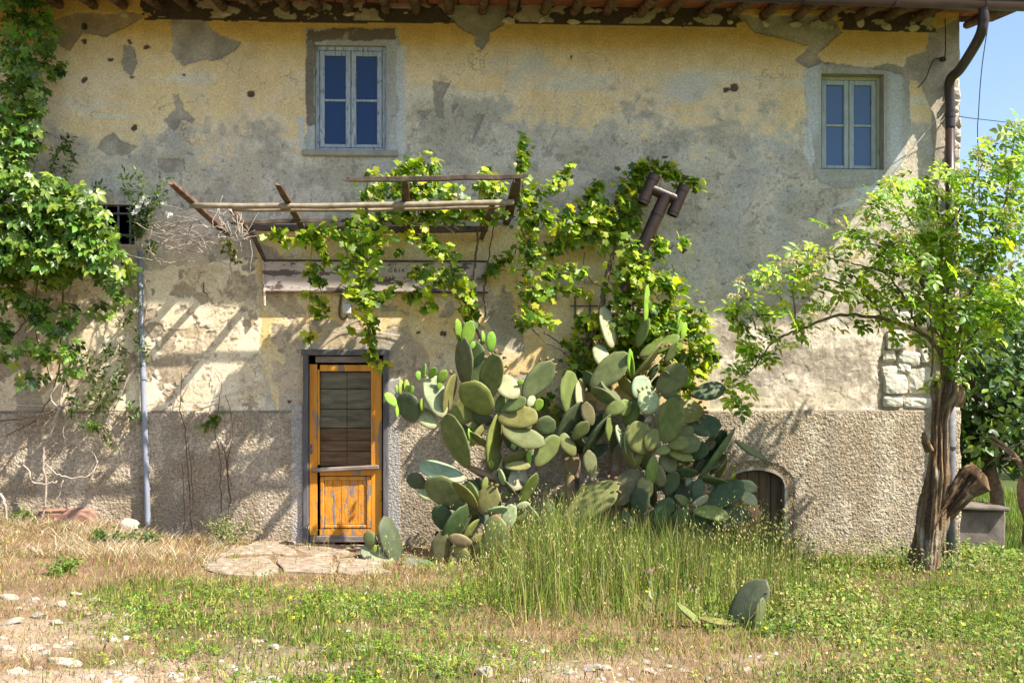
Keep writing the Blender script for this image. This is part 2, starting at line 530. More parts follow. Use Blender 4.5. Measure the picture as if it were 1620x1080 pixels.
# cactus pad: waxy skin with a regular lattice of small areoles
def pad_mat():
    m, nt, bs = newmat('prickly_pear_skin')
    at = nnode(nt, 'ShaderNodeAttribute', attribute_name='Col')
    tc = nnode(nt, 'ShaderNodeTexCoord')
    mp = nnode(nt, 'ShaderNodeMapping')
    mp.inputs['Scale'].default_value = (1, 1, 0.25)
    nt.links.new(tc.outputs['Object'], mp.inputs[0])
    vo = nnode(nt, 'ShaderNodeTexVoronoi', Scale=36.0)
    vo.inputs['Randomness'].default_value = 0.35
    nt.links.new(mp.outputs[0], vo.inputs['Vector'])
    dots = nnode(nt, 'ShaderNodeValToRGB')
    dots.color_ramp.elements[0].position = 0.06
    dots.color_ramp.elements[0].color = (1, 1, 1, 1)
    dots.color_ramp.elements[1].position = 0.11
    dots.color_ramp.elements[1].color = (0, 0, 0, 1)
    nt.links.new(vo.outputs['Distance'], dots.inputs[0])
    nz = nnode(nt, 'ShaderNodeTexNoise', Scale=9.0, Detail=6)
    nt.links.new(tc.outputs['Object'], nz.inputs['Vector'])
    mr = nnode(nt, 'ShaderNodeMapRange')
    mr.inputs['From Min'].default_value = 0.3
    mr.inputs['From Max'].default_value = 0.7
    mr.inputs['To Min'].default_value = 0.72
    mr.inputs['To Max'].default_value = 1.28
    nt.links.new(nz.outputs[0], mr.inputs[0])
    mx = nnode(nt, 'ShaderNodeMix', data_type='RGBA', blend_type='MULTIPLY')
    mx.inputs[0].default_value = 1.0
    nt.links.new(at.outputs[0], mx.inputs[6])
    nt.links.new(mr.outputs[0], mx.inputs[7])
    # corky scars
    n2 = nnode(nt, 'ShaderNodeTexNoise', Scale=5.0, Detail=8)
    nt.links.new(tc.outputs['Object'], n2.inputs['Vector'])
    r2 = nnode(nt, 'ShaderNodeValToRGB')
    r2.color_ramp.elements[0].position = 0.60
    r2.color_ramp.elements[1].position = 0.70
    nt.links.new(n2.outputs[0], r2.inputs[0])
    ms = nnode(nt, 'ShaderNodeMix', data_type='RGBA')
    nt.links.new(r2.outputs[0], ms.inputs[0])
    nt.links.new(mx.outputs[2], ms.inputs[6])
    ms.inputs[7].default_value = (0.27, 0.24, 0.14, 1)
    m3 = nnode(nt, 'ShaderNodeMix', data_type='RGBA')
    dm = nnode(nt, 'ShaderNodeMath', operation='MULTIPLY')
    dm.inputs[1].default_value = 0.5
    nt.links.new(dots.outputs[0], dm.inputs[0])
    nt.links.new(dm.outputs[0], m3.inputs[0])
    nt.links.new(ms.outputs[2], m3.inputs[6])
    m3.inputs[7].default_value = (0.36, 0.36, 0.24, 1)
    nt.links.new(m3.outputs[2], bs.inputs['Base Color'])
    bs.inputs['Roughness'].default_value = 0.55
    bs.inputs['Specular IOR Level'].default_value = 0.25
    sub = nnode(nt, 'ShaderNodeMath', operation='ADD')
    b = nnode(nt, 'ShaderNodeBump', Strength=0.6, Distance=0.006)
    nt.links.new(dots.outputs[0], sub.inputs[0])
    nt.links.new(nz.outputs[0], sub.inputs[1])
    nt.links.new(sub.outputs[0], b.inputs['Height'])
    nt.links.new(b.outputs[0], bs.inputs['Normal'])
    return m
M['pad'] = pad_mat()

# ------------------------------------------------------------------ ground
def gz(x, y):
    x = np.asarray(x, float)
    y = np.asarray(y, float)
    b = -0.03 - 0.047 * np.clip(x, -14, 14)
    b = b + 0.07 * (fbm(x * 0.7, y * 0.7, 1) - 0.5) + 0.035 * (fbm(x * 3.1, y * 3.1, 5) - 0.5)
    b = b + 0.13 * np.exp(-((x - 4.7) ** 2 + (y + 1.3) ** 2) / 1.1)
    # heap of dead straw and earth against the wall on the left
    b = b + 0.10 * sstep(-2.9, -3.6, x) * sstep(-1.3, -0.2, y) * sstep(0.6, 0.2, y)
    # far ground behind the house rises gently
    b = b + 0.02 * np.clip(y - 3, 0, 60)
    return b

def ground_kind(x, y):
    """masks: bare, green, dry, tall (0..1), laid out in metres on the ground"""
    n = fbm(x * 0.9, y * 0.9, 21)
    n2 = fbm(x * 2.3, y * 2.3, 27)
    px, py = proj(x, y, -0.03 - 0.047 * x)
    w = (n - 0.5) * 90
    bare = sstep(1015, 1065, py + w * 1.1 - 0.012 * (px - 800)) * sstep(1330, 1180, px + w) * (.55 + .45 * sstep(420, 200, px))
    bare = np.maximum(bare, sstep(330, 60, px + w * 2) * sstep(935, 960, py + w * .3) * 0.85)
    bare = bare * sstep(0.36, 0.56, n2)
    tall = sstep(690, 780, px) * sstep(1330, 1200, px) * sstep(985, 925, py + w * .4)
    tall = np.maximum(tall, 0.35 * sstep(1180, 1300, px) * sstep(1010, 930, py))
    green = sstep(905, 945, py + w * .4) * sstep(90, 160, px) * sstep(900, 700, px + w)
    green = np.maximum(green, sstep(1150, 1280, px + w) * 0.9)
    green = np.maximum(green, sstep(0.55, 0.66, n) * 0.7 * sstep(880, 910, py))
    green = np.maximum(green, sstep(780, 900, px) * sstep(1062, 1012, py + w * .6) * (.45 + .55 * sstep(.36, .54, n2)))
    green = green * (1 - bare) * (0.35 + 0.65 * sstep(.34, .52, fbm(x * 1.7, y * 1.7, 24)))
    dry = (1 - green) * (1 - bare * 0.7)
    return bare, green, dry, tall

gx = np.concatenate([np.linspace(-120, -9, 30)[:-1], np.arange(-9, 9, 0.05), np.linspace(9, 120, 31)])
gy = np.concatenate([np.linspace(-60, -8, 16)[:-1], np.arange(-8, 1.0, 0.05), np.linspace(1.0, 12, 30)[:-1], np.linspace(12, 400, 30)])
GX, GY = np.meshgrid(gx, gy)
GZ = gz(GX, GY)
bare, green, dry, tall = ground_kind(GX, GY)
near = (np.abs(GX) < 9) & (GY > -8) & (GY < 1)
bump = fbm(GX * 9, GY * 9, 33)
GZ = GZ + near * (0.02 * (bump - 0.5) + bare * 0.02 * (fbm(GX * 14, GY * 14, 35) - 0.4))
n1 = fbm(GX * 6, GY * 6, 41, 5, .65)[..., None]
c_soil = np.array([0.14, 0.092, 0.056]) * (0.45 + 1.1 * n1)
c_straw = np.array([0.235, 0.16, 0.095]) * (0.5 + 1.0 * n1)
c_green = np.array([0.06, 0.075, 0.022]) * (0.7 + 0.6 * n1)
c_pale = np.array([0.29, 0.225, 0.16]) * (0.8 + 0.4 * n1)
gcol = c_soil * 0.5 + c_straw * 0.5
gcol = gcol * (1 - green[..., None] * 0.75) + c_green * green[..., None] * 0.75
gcol = gcol * (1 - bare[..., None]) + c_pale * bare[..., None]
far = (~near)[..., None]
gcol = np.where(far, c_green * 1.1, gcol)
ny, nx = GX.shape
idx = np.arange(nx * ny).reshape(ny, nx)
F = np.stack([idx[:-1, :-1], idx[:-1, 1:], idx[1:, 1:], idx[1:, :-1]], -1).reshape(-1, 4)
go = link('ground', np_mesh('ground', np.stack([GX, GY, GZ], -1).reshape(-1, 3), F, gcol.reshape(-1, 3), True), M['ground'])
tag(go, kind='structure')

# ------------------------------------------------------------------ farmhouse
HX0, HX1, HTOP = -8.0, 5.44, 5.70
house = empty('farmhouse', 'old two storey farmhouse with peeling ochre plaster, orange door and brown gutter', 'house')

def rect(px0, py0, px1, py1):
    a, b = P(px0, py1), P(px1, py0)
    return a.x, a.z, b.x, b.z
OP = {
    'winA': rect(498, 73, 611, 237),
    'winB': rect(1299, 118, 1398, 268),
    'door': rect(485, 562, 609, 872),
    'ventL': rect(150, 324, 213, 386),
    'ventC': rect(926, 497, 1046, 560),
}
arch = rect(1150, 743, 1241, 900)
ARC_CX, ARC_R = (arch[0] + arch[2]) / 2, (arch[2] - arch[0]) / 2
ARC_Z = arch[3] - 0.16            # springing of the flat arch
def arch_top(x):
    u = np.clip((x - ARC_CX) / ARC_R, -1, 1)
    return ARC_Z + 0.16 * np.sqrt(np.maximum(0, 1 - u * u))

step = 0.011
wx = list(np.arange(HX0, -5.75, 0.08)) + list(np.arange(-5.75, HX1 - 0.004, step)) + [HX1]
wz = list(np.arange(-0.6, HTOP, step)) + [HTOP]
wx, wz = np.array(wx), np.array(wz)
for k, (a, b, c, d) in OP.items():     # snap grid lines on the openings
    for v in (a, c):
        wx[np.argmin(abs(wx - v))] = v
    for v in (b, d):
        wz[np.argmin(abs(wz - v))] = v
wx, wz = np.sort(wx), np.sort(wz)
PLZ = 1.42
wz[np.argmin(abs(wz - PLZ))] = PLZ
X, Z = np.meshgrid(wx, wz)
PX, PY = proj(X, 0.0, Z)
# distorted pixel coordinates give every patch a ragged edge
def warp(amp=6, sc=5, s=0):
    return (PX + amp * 2 * (fbm(X * sc, Z * sc, 50 + s) - 0.5) + amp * .8 * (fbm(X * sc * 5, Z * sc * 5, 55 + s) - 0.5),
            PY + amp * 2 * (fbm(X * sc, Z * sc, 60 + s) - 0.5) + amp * .8 * (fbm(X * sc * 5, Z * sc * 5, 65 + s) - 0.5))
WX, WY = warp(7, 4, 0)
nA = fbm(X * 1.3, Z * 1.3, 1)
nB = fbm(X * 4, Z * 4, 2, 5)
nC = fbm(X * 14, Z * 14, 3, 5)
nD = fbm(X * 38, Z * 38, 4, 3)
nS = fbm(X * 6, Z * 0.7, 6, 4)            # vertical drips
nH = fbm(X * 1.2, Z * 9, 8, 4)            # horizontal brushing
A3 = lambda v: np.asarray(v, float)[None, None, :] if np.ndim(v) == 1 else v
def mixc(c, c2, m):
    m = np.clip(m, 0, 1)[..., None]
    return c * (1 - m) + A3(c2) * m

# undercoat render
col = mixc(np.broadcast_to(A3((0.48, 0.42, 0.325)), X.shape + (3,)), (0.64, 0.56, 0.44), sstep(0.36, 0.64, nB))
col = col * (0.82 + 0.36 * nC)[..., None]
col = mixc(col, (0.22, 0.20, 0.165), sstep(0.60, 0.70, nC) * 0.55)
col = mixc(col, (0.58, 0.49, 0.345), sstep(0.55, 0.60, fbm(X * 3.3, Z * 3.3, 16, 6, .6)) * 0.6)
col = mixc(col, (0.47, 0.46, 0.42), sstep(0.58, 0.66, fbm(X * 2.1, Z * 2.1, 18, 5, .6)) * 0.5)
speck = vnoise(X * 47, Z * 47, 12)
col = mixc(col, (0.15, 0.13, 0.105), sstep(0.86, 0.95, speck) * sstep(.45, .6, nA + nB * .3) * 0.75)  # dark specks paint in small shadows of the rough render
col = col * (0.86 + 0.28 * nD)[..., None]
h = 0.010 * (nA - 0.5) + 0.010 * (nB - 0.5) + 0.010 * (nC - 0.5) + 0.005 * (nD - 0.5)
# trowelled wrinkles on the grey zone
wr = np.abs(fbm(X * 5 + nB * 2, Z * 7 + nA * 2, 9, 4) - 0.5)
wr_m = sstep(230, 300, PY + (nA - .5) * 80) * sstep(520, 470, PY) * sstep(820, 900, PX + (nB - .5) * 60)
h = h - 0.008 * sstep(0.035, 0.0, wr) * wr_m * sstep(.45, .55, nC)
col = mixc(col, (0.17, 0.15, 0.125), sstep(0.022, 0.0, wr) * wr_m * sstep(.45, .55, nC) * 0.75)  # crease shading of the fine relief painted into the colour
# left plain grey zone y 190..330
# worn limewash: paint survives near the top and thins out downwards
xs = [-400, 60, 200, 330, 480, 640, 760, 860, 960, 1080, 1180, 1270, 1330, 1700]
yb = [215, 215, 225, 205, 235, 170, 158, 178, 172, 192, 190, 205, 205, 205]
YB = np.interp(PX, xs, yb)
paint = (YB - PY) / 60 + (nA - 0.5) * 1.6 + (nB - 0.5) * 2.2 + (nC - 0.5) * 1.6
paintm = 0.62 * sstep(-0.8, 0.7, paint) + 0.38 * sstep(-0.15, 0.15, paint + (fbm(X * 9, Z * 9, 17, 5, .6) - .5) * 2.2)
ochre = A3((0.72, 0.40, 0.08))
pale = A3((0.82, 0.645, 0.42))
white = A3((0.72, 0.66, 0.54))
pc = mixc(np.broadcast_to(pale, X.shape + (3,)), (0.82, 0.61, 0.33), sstep(0.42, 0.66, nB))
pc = mixc(pc, white, sstep(0.52, 0.72, nH) * sstep(70, 120, PY) * 0.75)
pc = mixc(pc, ochre, sstep(84, 58, PY - (PX - 700) * 0.012 + (nA - .5) * 30 + (nH - .5) * 16))
pc = mixc(pc, (0.62, 0.43, 0.16), sstep(120, 75, PY + (nB - .5) * 40) * 0.55)
pc = pc * (0.88 + 0.24 * nC)[..., None] * (0.90 + 0.2 * nS)[..., None] * (0.95 + .1 * nD)[..., None]
pc = mixc(pc, (0.60, 0.59, 0.55), sstep(40, 5, np.hypot((PX - 1085) * .8, PY - 148) + (nB - .5) * 70) * .8)
pc = mixc(pc, (0.56, 0.55, 0.50), sstep(40, 5, np.hypot((PX - 830) * .6, PY - 112) + (nB - .5) * 60) * .6)
col = mixc(col, pc, paintm)
h = h * (1 - 0.45 * paintm)

# sheltered yellow coat on the ground floor, with hard chipped edges
coat_poly = [(405, 360), (905, 360), (1000, 400), (1090, 470), (1120, 500), (1120, 660), (440, 660), (405, 560)]
coat = inpoly(WX, WY, coat_poly)
cream_poly = [(212, 430), (290, 418), (405, 405), (420, 660), (150, 660), (150, 520)]
cream = inpoly(WX, WY, cream_poly)
far_left = (PX < 180) & (PY > 300)
cc = mixc(np.broadcast_to(A3((0.76, 0.55, 0.25)), X.shape + (3,)), (0.76, 0.62, 0.38), sstep(0.4, 0.65, nB))
cc = cc * (0.9 + 0.2 * nC)[..., None]
cm = mixc(np.broadcast_to(A3((0.83, 0.71, 0.51)), X.shape + (3,)), (0.72, 0.59, 0.40), sstep(0.4, 0.62, nB))
cm = cm * (0.88 + 0.24 * nC)[..., None]
D1 = [(405, 380), (440, 395), (455, 412), (420, 440), (415, 470), (432, 486), (462, 500), (456, 516), (430, 512), (426, 540), (447, 560), (452, 575), (436, 595), (438, 640), (442, 662), (482, 662), (482, 556),
      (612, 556), (615, 662), (655, 662), (695, 640), (690, 600), (681, 575), (667, 548), (650, 533), (644, 514), (634, 522), (622, 516), (604, 526), (575, 522), (566, 498), (548, 502), (540, 512), (520, 502), (500, 500), (470, 515), (445, 470), (436, 440)]
D2 = [(752, 478), (800, 468), (818, 490), (826, 525), (828, 556), (806, 552), (790, 545), (776, 520)]
D3 = [(890, 470), (940, 460), (950, 500), (935, 560), (905, 540)]
worn = inpoly(WX, WY, D1) | inpoly(WX, WY, D2)
# small chips
chipn = fbm(X * 7, Z * 7, 71, 4)
chips = (chipn > 0.655)
d1, d2, wid = worley(X * 4.6 + (fbm(X * 3, Z * 3, 14, 4) - .5) * 2.6 + (nC - .5) * .8, Z * 5.0 + (fbm(X * 3, Z * 3, 15, 4) - .5) * 2.6 + (nC - .5) * 0.8, 3)
edge = d2 - d1
plates = sstep(0.07, 0.02, edge)                    # crack lines
gone = (wid + (nC - .5) * .25 > 0.86) & (fbm(X * 1.1, Z * 1.1, 19) > .40)                                  # plates that have dropped off
crackzone = cream | inpoly(WX, WY, [(640, 150), (800, 145), (815, 250), (650, 250)]) | inpoly(WX, WY, [(240, 150), (330, 150), (330, 230), (250, 230)]) | far_left
zone = (coat & ~worn & ~(chips & (PY > 430))) | (cream & ~gone & ~chips) | (far_left & (nB > .47) & (PY > 420))
zc = np.where(cream[..., None] | far_left[..., None], cm, cc)
col = np.where(zone[..., None], zc, col)
h = np.where(zone, 0.004 * (nA - .5) + 0.003 * (nB - .5) + 0.006, h)
under = (coat | cream | far_left) & ~zone
col = np.where(under[..., None], col * A3((0.92, 0.84, 0.74)), col)
line = plates * crackzone * sstep(0.36, 0.52, nB)
line = np.maximum(line, sstep(0.035, 0.01, edge) * (fbm(X * .9, Z * .9, 91) > 0.56) * (PY > 120) * 0.8)
h = h - 0.006 * line
col = mixc(col, (0.22, 0.18, 0.14), line * 0.5)

# patches of bare render torn out of the upper coat
TORN = [
    [(268, 8), (302, 14), (345, 55), (379, 64), (372, 80), (350, 95), (320, 92), (290, 104), (272, 82)],
    [(198, 70), (214, 74), (216, 100), (208, 122), (194, 112), (192, 98)],
    [(690, 8), (808, 8), (796, 38), (776, 50), (773, 64), (763, 77), (752, 70), (752, 54), (728, 44)],
    [(1170, 24), (1312, 24), (1334, 50), (1294, 84), (1300, 96), (1338, 101), (1370, 109), (1405, 99), (1430, 108), (1436, 90), (1466, 82), (1470, 50), (1530, 20), (1560, 20), (1560, 280), (1478, 280), (1472, 178), (1456, 132), (1410, 116), (1310, 118), (1285, 112), (1258, 95), (1282, 74), (1240, 60), (1195, 50)],
    [(256, 190), (275, 170), (272, 150), (282, 150), (290, 175), (310, 190), (302, 196), (285, 190), (276, 206)],
    [(685, 130), (712, 128), (700, 152), (704, 190), (692, 186), (688, 165)],
    [(660, 175), (685, 172), (672, 186)], [(715, 168), (726, 165), (716, 180)], [(752, 178), (765, 180), (758, 205), (748, 220), (752, 198)],
    [(160, 225), (178, 210), (190, 222), (215, 232), (205, 246), (170, 246), (152, 236)],
    [(250, 250), (290, 252), (292, 268), (262, 272), (250, 264)],
    [(60, 40), (125, 20), (230, 20), (205, 40), (170, 58), (130, 52), (110, 80), (95, 70)],
]
wx2, wy2 = warp(4, 6, 3)
for q, pl in enumerate(TORN):
    m_ = inpoly(wx2, wy2, pl)
    tcx = mixc(np.broadcast_to(A3((0.34, 0.295, 0.235)), X.shape + (3,)), (0.46, 0.39, 0.30), sstep(0.35, 0.65, nB)) * (0.8 + 0.4 * nC)[..., None]
    if q == 11:
        tcx = tcx * A3((1.02, 0.86, 0.62))
    col = np.where(m_[..., None], tcx, col)
    h = np.where(m_, 0.9 * (0.012 * (nB - .5) + 0.008 * (nC - .5)) - 0.016, h)
holes = np.zeros(X.shape)
for (hx, hy, hr) in [(133, 65, 4), (131, 42, 6), (134, 126, 5), (208, 66, 4), (208, 120, 3), (211, 200, 4), (168, 97, 4), (172, 97, 4), (398, 148, 6), (202, 699, 5), (366, 699, 5), (1160, 140, 8), (1145, 141, 6), (456, 637, 3), (700, 528, 5), (719, 523, 4), (660, 528, 3), (290, 119, 3), (232, 78, 4), (907, 91, 3)]:
    holes = np.maximum(holes, (np.hypot(WX - hx, (WY - hy) * 1.2) < hr))
col = mixc(col, (0.05, 0.04, 0.035), holes * 0.9)
h = h - holes * 0.02

# lit rubble plaster low on the right
rub = sstep(455, 490, PY + (nB - .5) * 40) * sstep(1090, 1140, PX + (nB - .5) * 40)
r1, r2, rid = worley(X * 7.5 + (nC - .5), Z * 9 + (nB - .5) * 2, 9)
rc = mixc(np.broadcast_to(A3((0.70, 0.60, 0.49)), X.shape + (3,)), (0.43, 0.36, 0.29), sstep(0.46, 0.58, fbm(X * 3.4, Z * 4.2, 23, 6, .62))) * (0.72 + 0.5 * nC)[..., None] * (0.9 + .2 * nD)[..., None]
rc = mixc(rc, (0.66, 0.55, 0.38), sstep(600, 630, PY + (nB - .5) * 50) * sstep(1420, 1300, PX) * 0.6)
rc = rc * (0.88 + 0.24 * rid)[..., None]
rc = mixc(rc, (0.24, 0.20, 0.16), sstep(0.07, 0.01, r2 - r1) * sstep(.46, .54, nB) * 0.7)
col = mixc(col, rc, rub)
h = h * (1 - rub) + rub * (0.010 * (nB - .5) + 0.012 * (nC - .5) - 0.004 * sstep(0.08, 0, r2 - r1) + 0.004 * (rid - .5))

# cement window surrounds
def soft(poly, amp=4, s=7):
    a, b = warp(amp, 7, s)
    return inpoly(a, b, poly)
sA = soft([(484, 46), (628, 46), (631, 62), (638, 80), (637, 236), (620, 250), (478, 246), (479, 236), (486, 200)], 2.5)
cs = mixc(np.broadcast_to(A3((0.40, 0.385, 0.345)), X.shape + (3,)), (0.50, 0.50, 0.475), sstep(0.4, 0.65, nS)) * (0.88 + 0.24 * nC)[..., None]
col = np.where(sA[..., None], cs, col)
lint = inpoly(wx2, wy2, [(484, 48), (626, 46), (628, 64), (484, 66)])
col = np.where(lint[..., None], mixc(np.broadcast_to(A3((0.17, 0.135, 0.095)), X.shape + (3,)), (0.36, 0.29, 0.2), sstep(.6, .7, nC)), col)
strip = inpoly(wx2, wy2, [(484, 66), (498, 66), (498, 200), (485, 198)])  # dark strip paints in the shade of the left reveal
col = np.where(strip[..., None], A3((0.215, 0.185, 0.145)) * (0.8 + .4 * nC)[..., None], col)
col = mixc(col, (0.60, 0.59, 0.55), (inpoly(WX, WY, [(628, 75), (642, 75), (641, 240), (630, 240)]) | inpoly(WX, WY, [(474, 185), (484, 190), (484, 240), (476, 232)])) * 0.85)
h = np.where(sA | lint, 0.006 + 0.004 * (nB - .5), h)
sB = soft([(1272, 112), (1302, 98), (1408, 112), (1438, 128), (1440, 205), (1428, 262), (1408, 286), (1340, 300), (1296, 290), (1284, 262), (1276, 200)], 4, 9)
cs2 = mixc(np.broadcast_to(A3((0.40, 0.375, 0.32)), X.shape + (3,)), (0.49, 0.475, 0.43), sstep(0.4, 0.65, nS)) * (0.88 + 0.24 * nC)[..., None]
cs2 = mixc(cs2, (0.60, 0.61, 0.60), sstep(1306, 1280, PX + (nS - .5) * 30) * sstep(250, 190, PY) * .8)
cs2 = mixc(cs2, (0.58, 0.59, 0.58), sstep(1400, 1412, PX) * sstep(1432, 1420, PX + (nS - .5) * 10) * sstep(270, 250, PY) * .75)
col = np.where(sB[..., None], cs2, col)
h = np.where(sB, 0.008 + 0.005 * (nB - .5), h)
wh = inpoly(WX, WY, [(1268, 195), (1280, 200), (1290, 250), (1284, 268), (1274, 240)]) | inpoly(WX, WY, [(1348, 296), (1388, 292), (1392, 305), (1300, 330), (1370, 322)])
col = mixc(col, (0.66, 0.65, 0.62), wh * 0.8)

# dark painted band below the eaves with cream flakes
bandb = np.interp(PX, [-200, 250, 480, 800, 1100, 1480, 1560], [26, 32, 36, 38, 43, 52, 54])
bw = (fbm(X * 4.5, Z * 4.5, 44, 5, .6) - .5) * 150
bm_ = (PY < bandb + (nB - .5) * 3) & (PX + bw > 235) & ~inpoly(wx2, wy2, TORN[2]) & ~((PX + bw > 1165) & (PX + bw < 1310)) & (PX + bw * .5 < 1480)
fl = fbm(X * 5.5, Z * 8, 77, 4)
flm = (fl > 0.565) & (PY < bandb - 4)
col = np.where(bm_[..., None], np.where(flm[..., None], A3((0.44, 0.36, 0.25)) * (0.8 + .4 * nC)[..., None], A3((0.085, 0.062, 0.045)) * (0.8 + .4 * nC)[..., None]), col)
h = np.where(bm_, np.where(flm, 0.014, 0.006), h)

# recess where the corner stones show, and the stony corner itself
qrec = inpoly(WX, WY, [(1420, 450), (1470, 440), (1535, 470), (1535, 642), (1398, 646), (1392, 600), (1388, 575), (1402, 545), (1396, 520)])
col = np.where(qrec[..., None], A3((0.44, 0.375, 0.30)) * (0.75 + .5 * nC)[..., None], col)
h = np.where(qrec, -0.014 + 0.014 * (nC - .5), h)
corner = (PX > 1500 + (nB - .5) * 18) & (PY > 125) & (PY < 640)
k1, k2, kid = worley(X * 9, Z * 11 + nB, 4)
col = np.where(corner[..., None], (mixc(np.broadcast_to(A3((0.42, 0.36, 0.29)), X.shape + (3,)), (0.60, 0.52, 0.42), kid) * (0.75 + .5 * nC)[..., None]), col)
h = np.where(corner, -0.012 + 0.035 * sstep(0.0, 0.35, k2 - k1) * (0.5 + kid) + 0.02 * (nC - .5), h)

# cement strips round the door
ds = ((PX > 462) & (PX < 486) & (PY > 640)) | ((PX > 609) & (PX < 634 + (nS - .5) * 6) & (PY > 600 + (nA - .5) * 60))
cds = mixc(np.broadcast_to(A3((0.37, 0.345, 0.315)), X.shape + (3,)), (0.46, 0.40, 0.33), sstep(0.45, 0.6, nB)) * (0.88 + 0.24 * nC)[..., None]
col = np.where(ds[..., None], cds, col)

# roughcast plinth
pl = Z <= PLZ + 1e-6
pl_line = PLZ
pe = np.exp(-np.maximum(0, PLZ - Z) / 0.005)
rg = vnoise(X * 58 + nC, Z * 58 + nB, 81)
rg2 = vnoise(X * 62, Z * 62, 82)
hp = 0.017 + (0.0062 * sstep(0.2, 0.85, rg) + 0.004 * rg2) * (0.85 + 0.3 * nB)
hp = hp * (1 - 0.7 * pe)
cp = mixc(np.broadcast_to(A3((0.37, 0.295, 0.205)), X.shape + (3,)), (0.48, 0.40, 0.295), sstep(0.4, 0.62, nB)) * (0.66 + 0.62 * rg2)[..., None]
cp = cp * (0.84 + 0.32 * fbm(X * 1.6, Z * 1.1, 29, 4))[..., None]
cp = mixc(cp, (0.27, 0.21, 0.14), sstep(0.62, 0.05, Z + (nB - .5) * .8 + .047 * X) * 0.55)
cp = mixc(cp, (0.30, 0.26, 0.20), sstep(.55, .68, nS) * .45)
isp = pl & ~ds
cp = mixc(cp, (0.22, 0.17, 0.13), (np.abs(Z - PLZ + .006) < .012) * sstep(.40, .58, nB) * .8)
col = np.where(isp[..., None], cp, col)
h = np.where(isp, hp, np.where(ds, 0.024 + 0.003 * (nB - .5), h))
# smooth brown ring round the cellar door
ringd = np.hypot((X - ARC_CX), np.maximum(0, Z - ARC_Z) * 1.55) - ARC_R
ring = pl & (ringd < 0.10 + (nB - .5) * .05) & (Z < arch[3] + .1)
col = np.where(ring[..., None], A3((0.34, 0.245, 0.15)) * (0.8 + .4 * nC)[..., None], col)
h = np.where(ring, 0.012 * sstep(-0.02, 0.1, ringd) + 0.004 * nC, h)

col = np.clip(col, 0.01, 0.85)
# keep edges of openings flush
for k, (a, b, c, d) in OP.items():
    ed = (X > a - 0.03) & (X < c + 0.03) & (Z > b - 0.03) & (Z < d + 0.03)
    h = np.where(ed, 0.3 * h + 0.004, h)
Yw = -np.where(X >= HX1 - 1e-6, 0.0, h)
Yw[:, -1] = 0.03
# ragged stony corner
xo = X.copy()
xo[:, -3:] += (0.03 * (nB[:, -3:] - 0.5) * 2)
V = np.stack([xo, Yw, Z], -1).reshape(-1, 3)
ny, nx = X.shape
idx = np.arange(nx * ny).reshape(ny, nx)
F = np.stack([idx[:-1, :-1], idx[:-1, 1:], idx[1:, 1:], idx[1:, :-1]], -1)
cxm = (X[:-1, :-1] + X[1:, 1:]) / 2
czm = (Z[:-1, :-1] + Z[1:, 1:]) / 2
keep = np.ones(cxm.shape, bool)
for k, (a, b, c, d) in OP.items():
    keep &= ~((cxm > a) & (cxm < c) & (czm > b) & (czm < d))
keep &= ~((abs(cxm - ARC_CX) < ARC_R) & (czm < arch_top(cxm)))
isplinth = czm < PLZ

def sub_mesh(name, mask):
    f = F[mask]
    used, inv = np.unique(f.ravel(), return_inverse=True)
    return np_mesh(name, V[used], inv.reshape(-1, 4), col.reshape(-1, 3)[used], True)
link('wall', sub_mesh('wall', keep & ~isplinth), M['wall'], house)
pw = link('plinth', sub_mesh('plinth', keep & isplinth), M['roughcast'], house)
pw['label'] = 'roughcast grey brown plinth along the foot of the wall'

# returns at the sides and the back so the house is a closed volume
def coarse_wall(name, x0, y0, x1, y1):
    n = max(2, int(math.hypot(x1 - x0, y1 - y0) / 0.05))
    u = np.linspace(0, 1, n)
    zz = np.arange(-0.6, HTOP + 0.01, 0.05)
    U, ZZ = np.meshgrid(u, zz)
    xx, yy = x0 + (x1 - x0) * U, y0 + (y1 - y0) * U
    dl = U * math.hypot(x1 - x0, y1 - y0)
    a1, a2, ai = worley(dl * 4, ZZ * 5, 6)
    hh = 0.04 * sstep(0, .25, a2 - a1) * (0.5 + ai) * (U > 0.01)
    nrm = np.array([(y1 - y0), -(x1 - x0)]) / math.hypot(x1 - x0, y1 - y0)
    xx, yy = xx + nrm[0] * hh * .5, yy + nrm[1] * hh * .5
    c = mixc(np.broadcast_to(A3((0.34, 0.29, 0.23)), U.shape + (3,)), (0.56, 0.49, 0.40), ai)
    i = np.arange(U.size).reshape(U.shape)
    f = np.stack([i[:-1, :-1], i[:-1, 1:], i[1:, 1:], i[1:, :-1]], -1).reshape(-1, 4)
    return link(name, np_mesh(name, np.stack([xx, yy, ZZ], -1).reshape(-1, 3), f, c.reshape(-1, 3), True), M['wall'], house)
coarse_wall('side_wall', HX1, 0.032, HX1, 7.0)
coarse_wall('side_wall', HX0, 7.0, HX0, 0.0)
coarse_wall('back_wall', HX1, 7.0, HX0, 7.0)

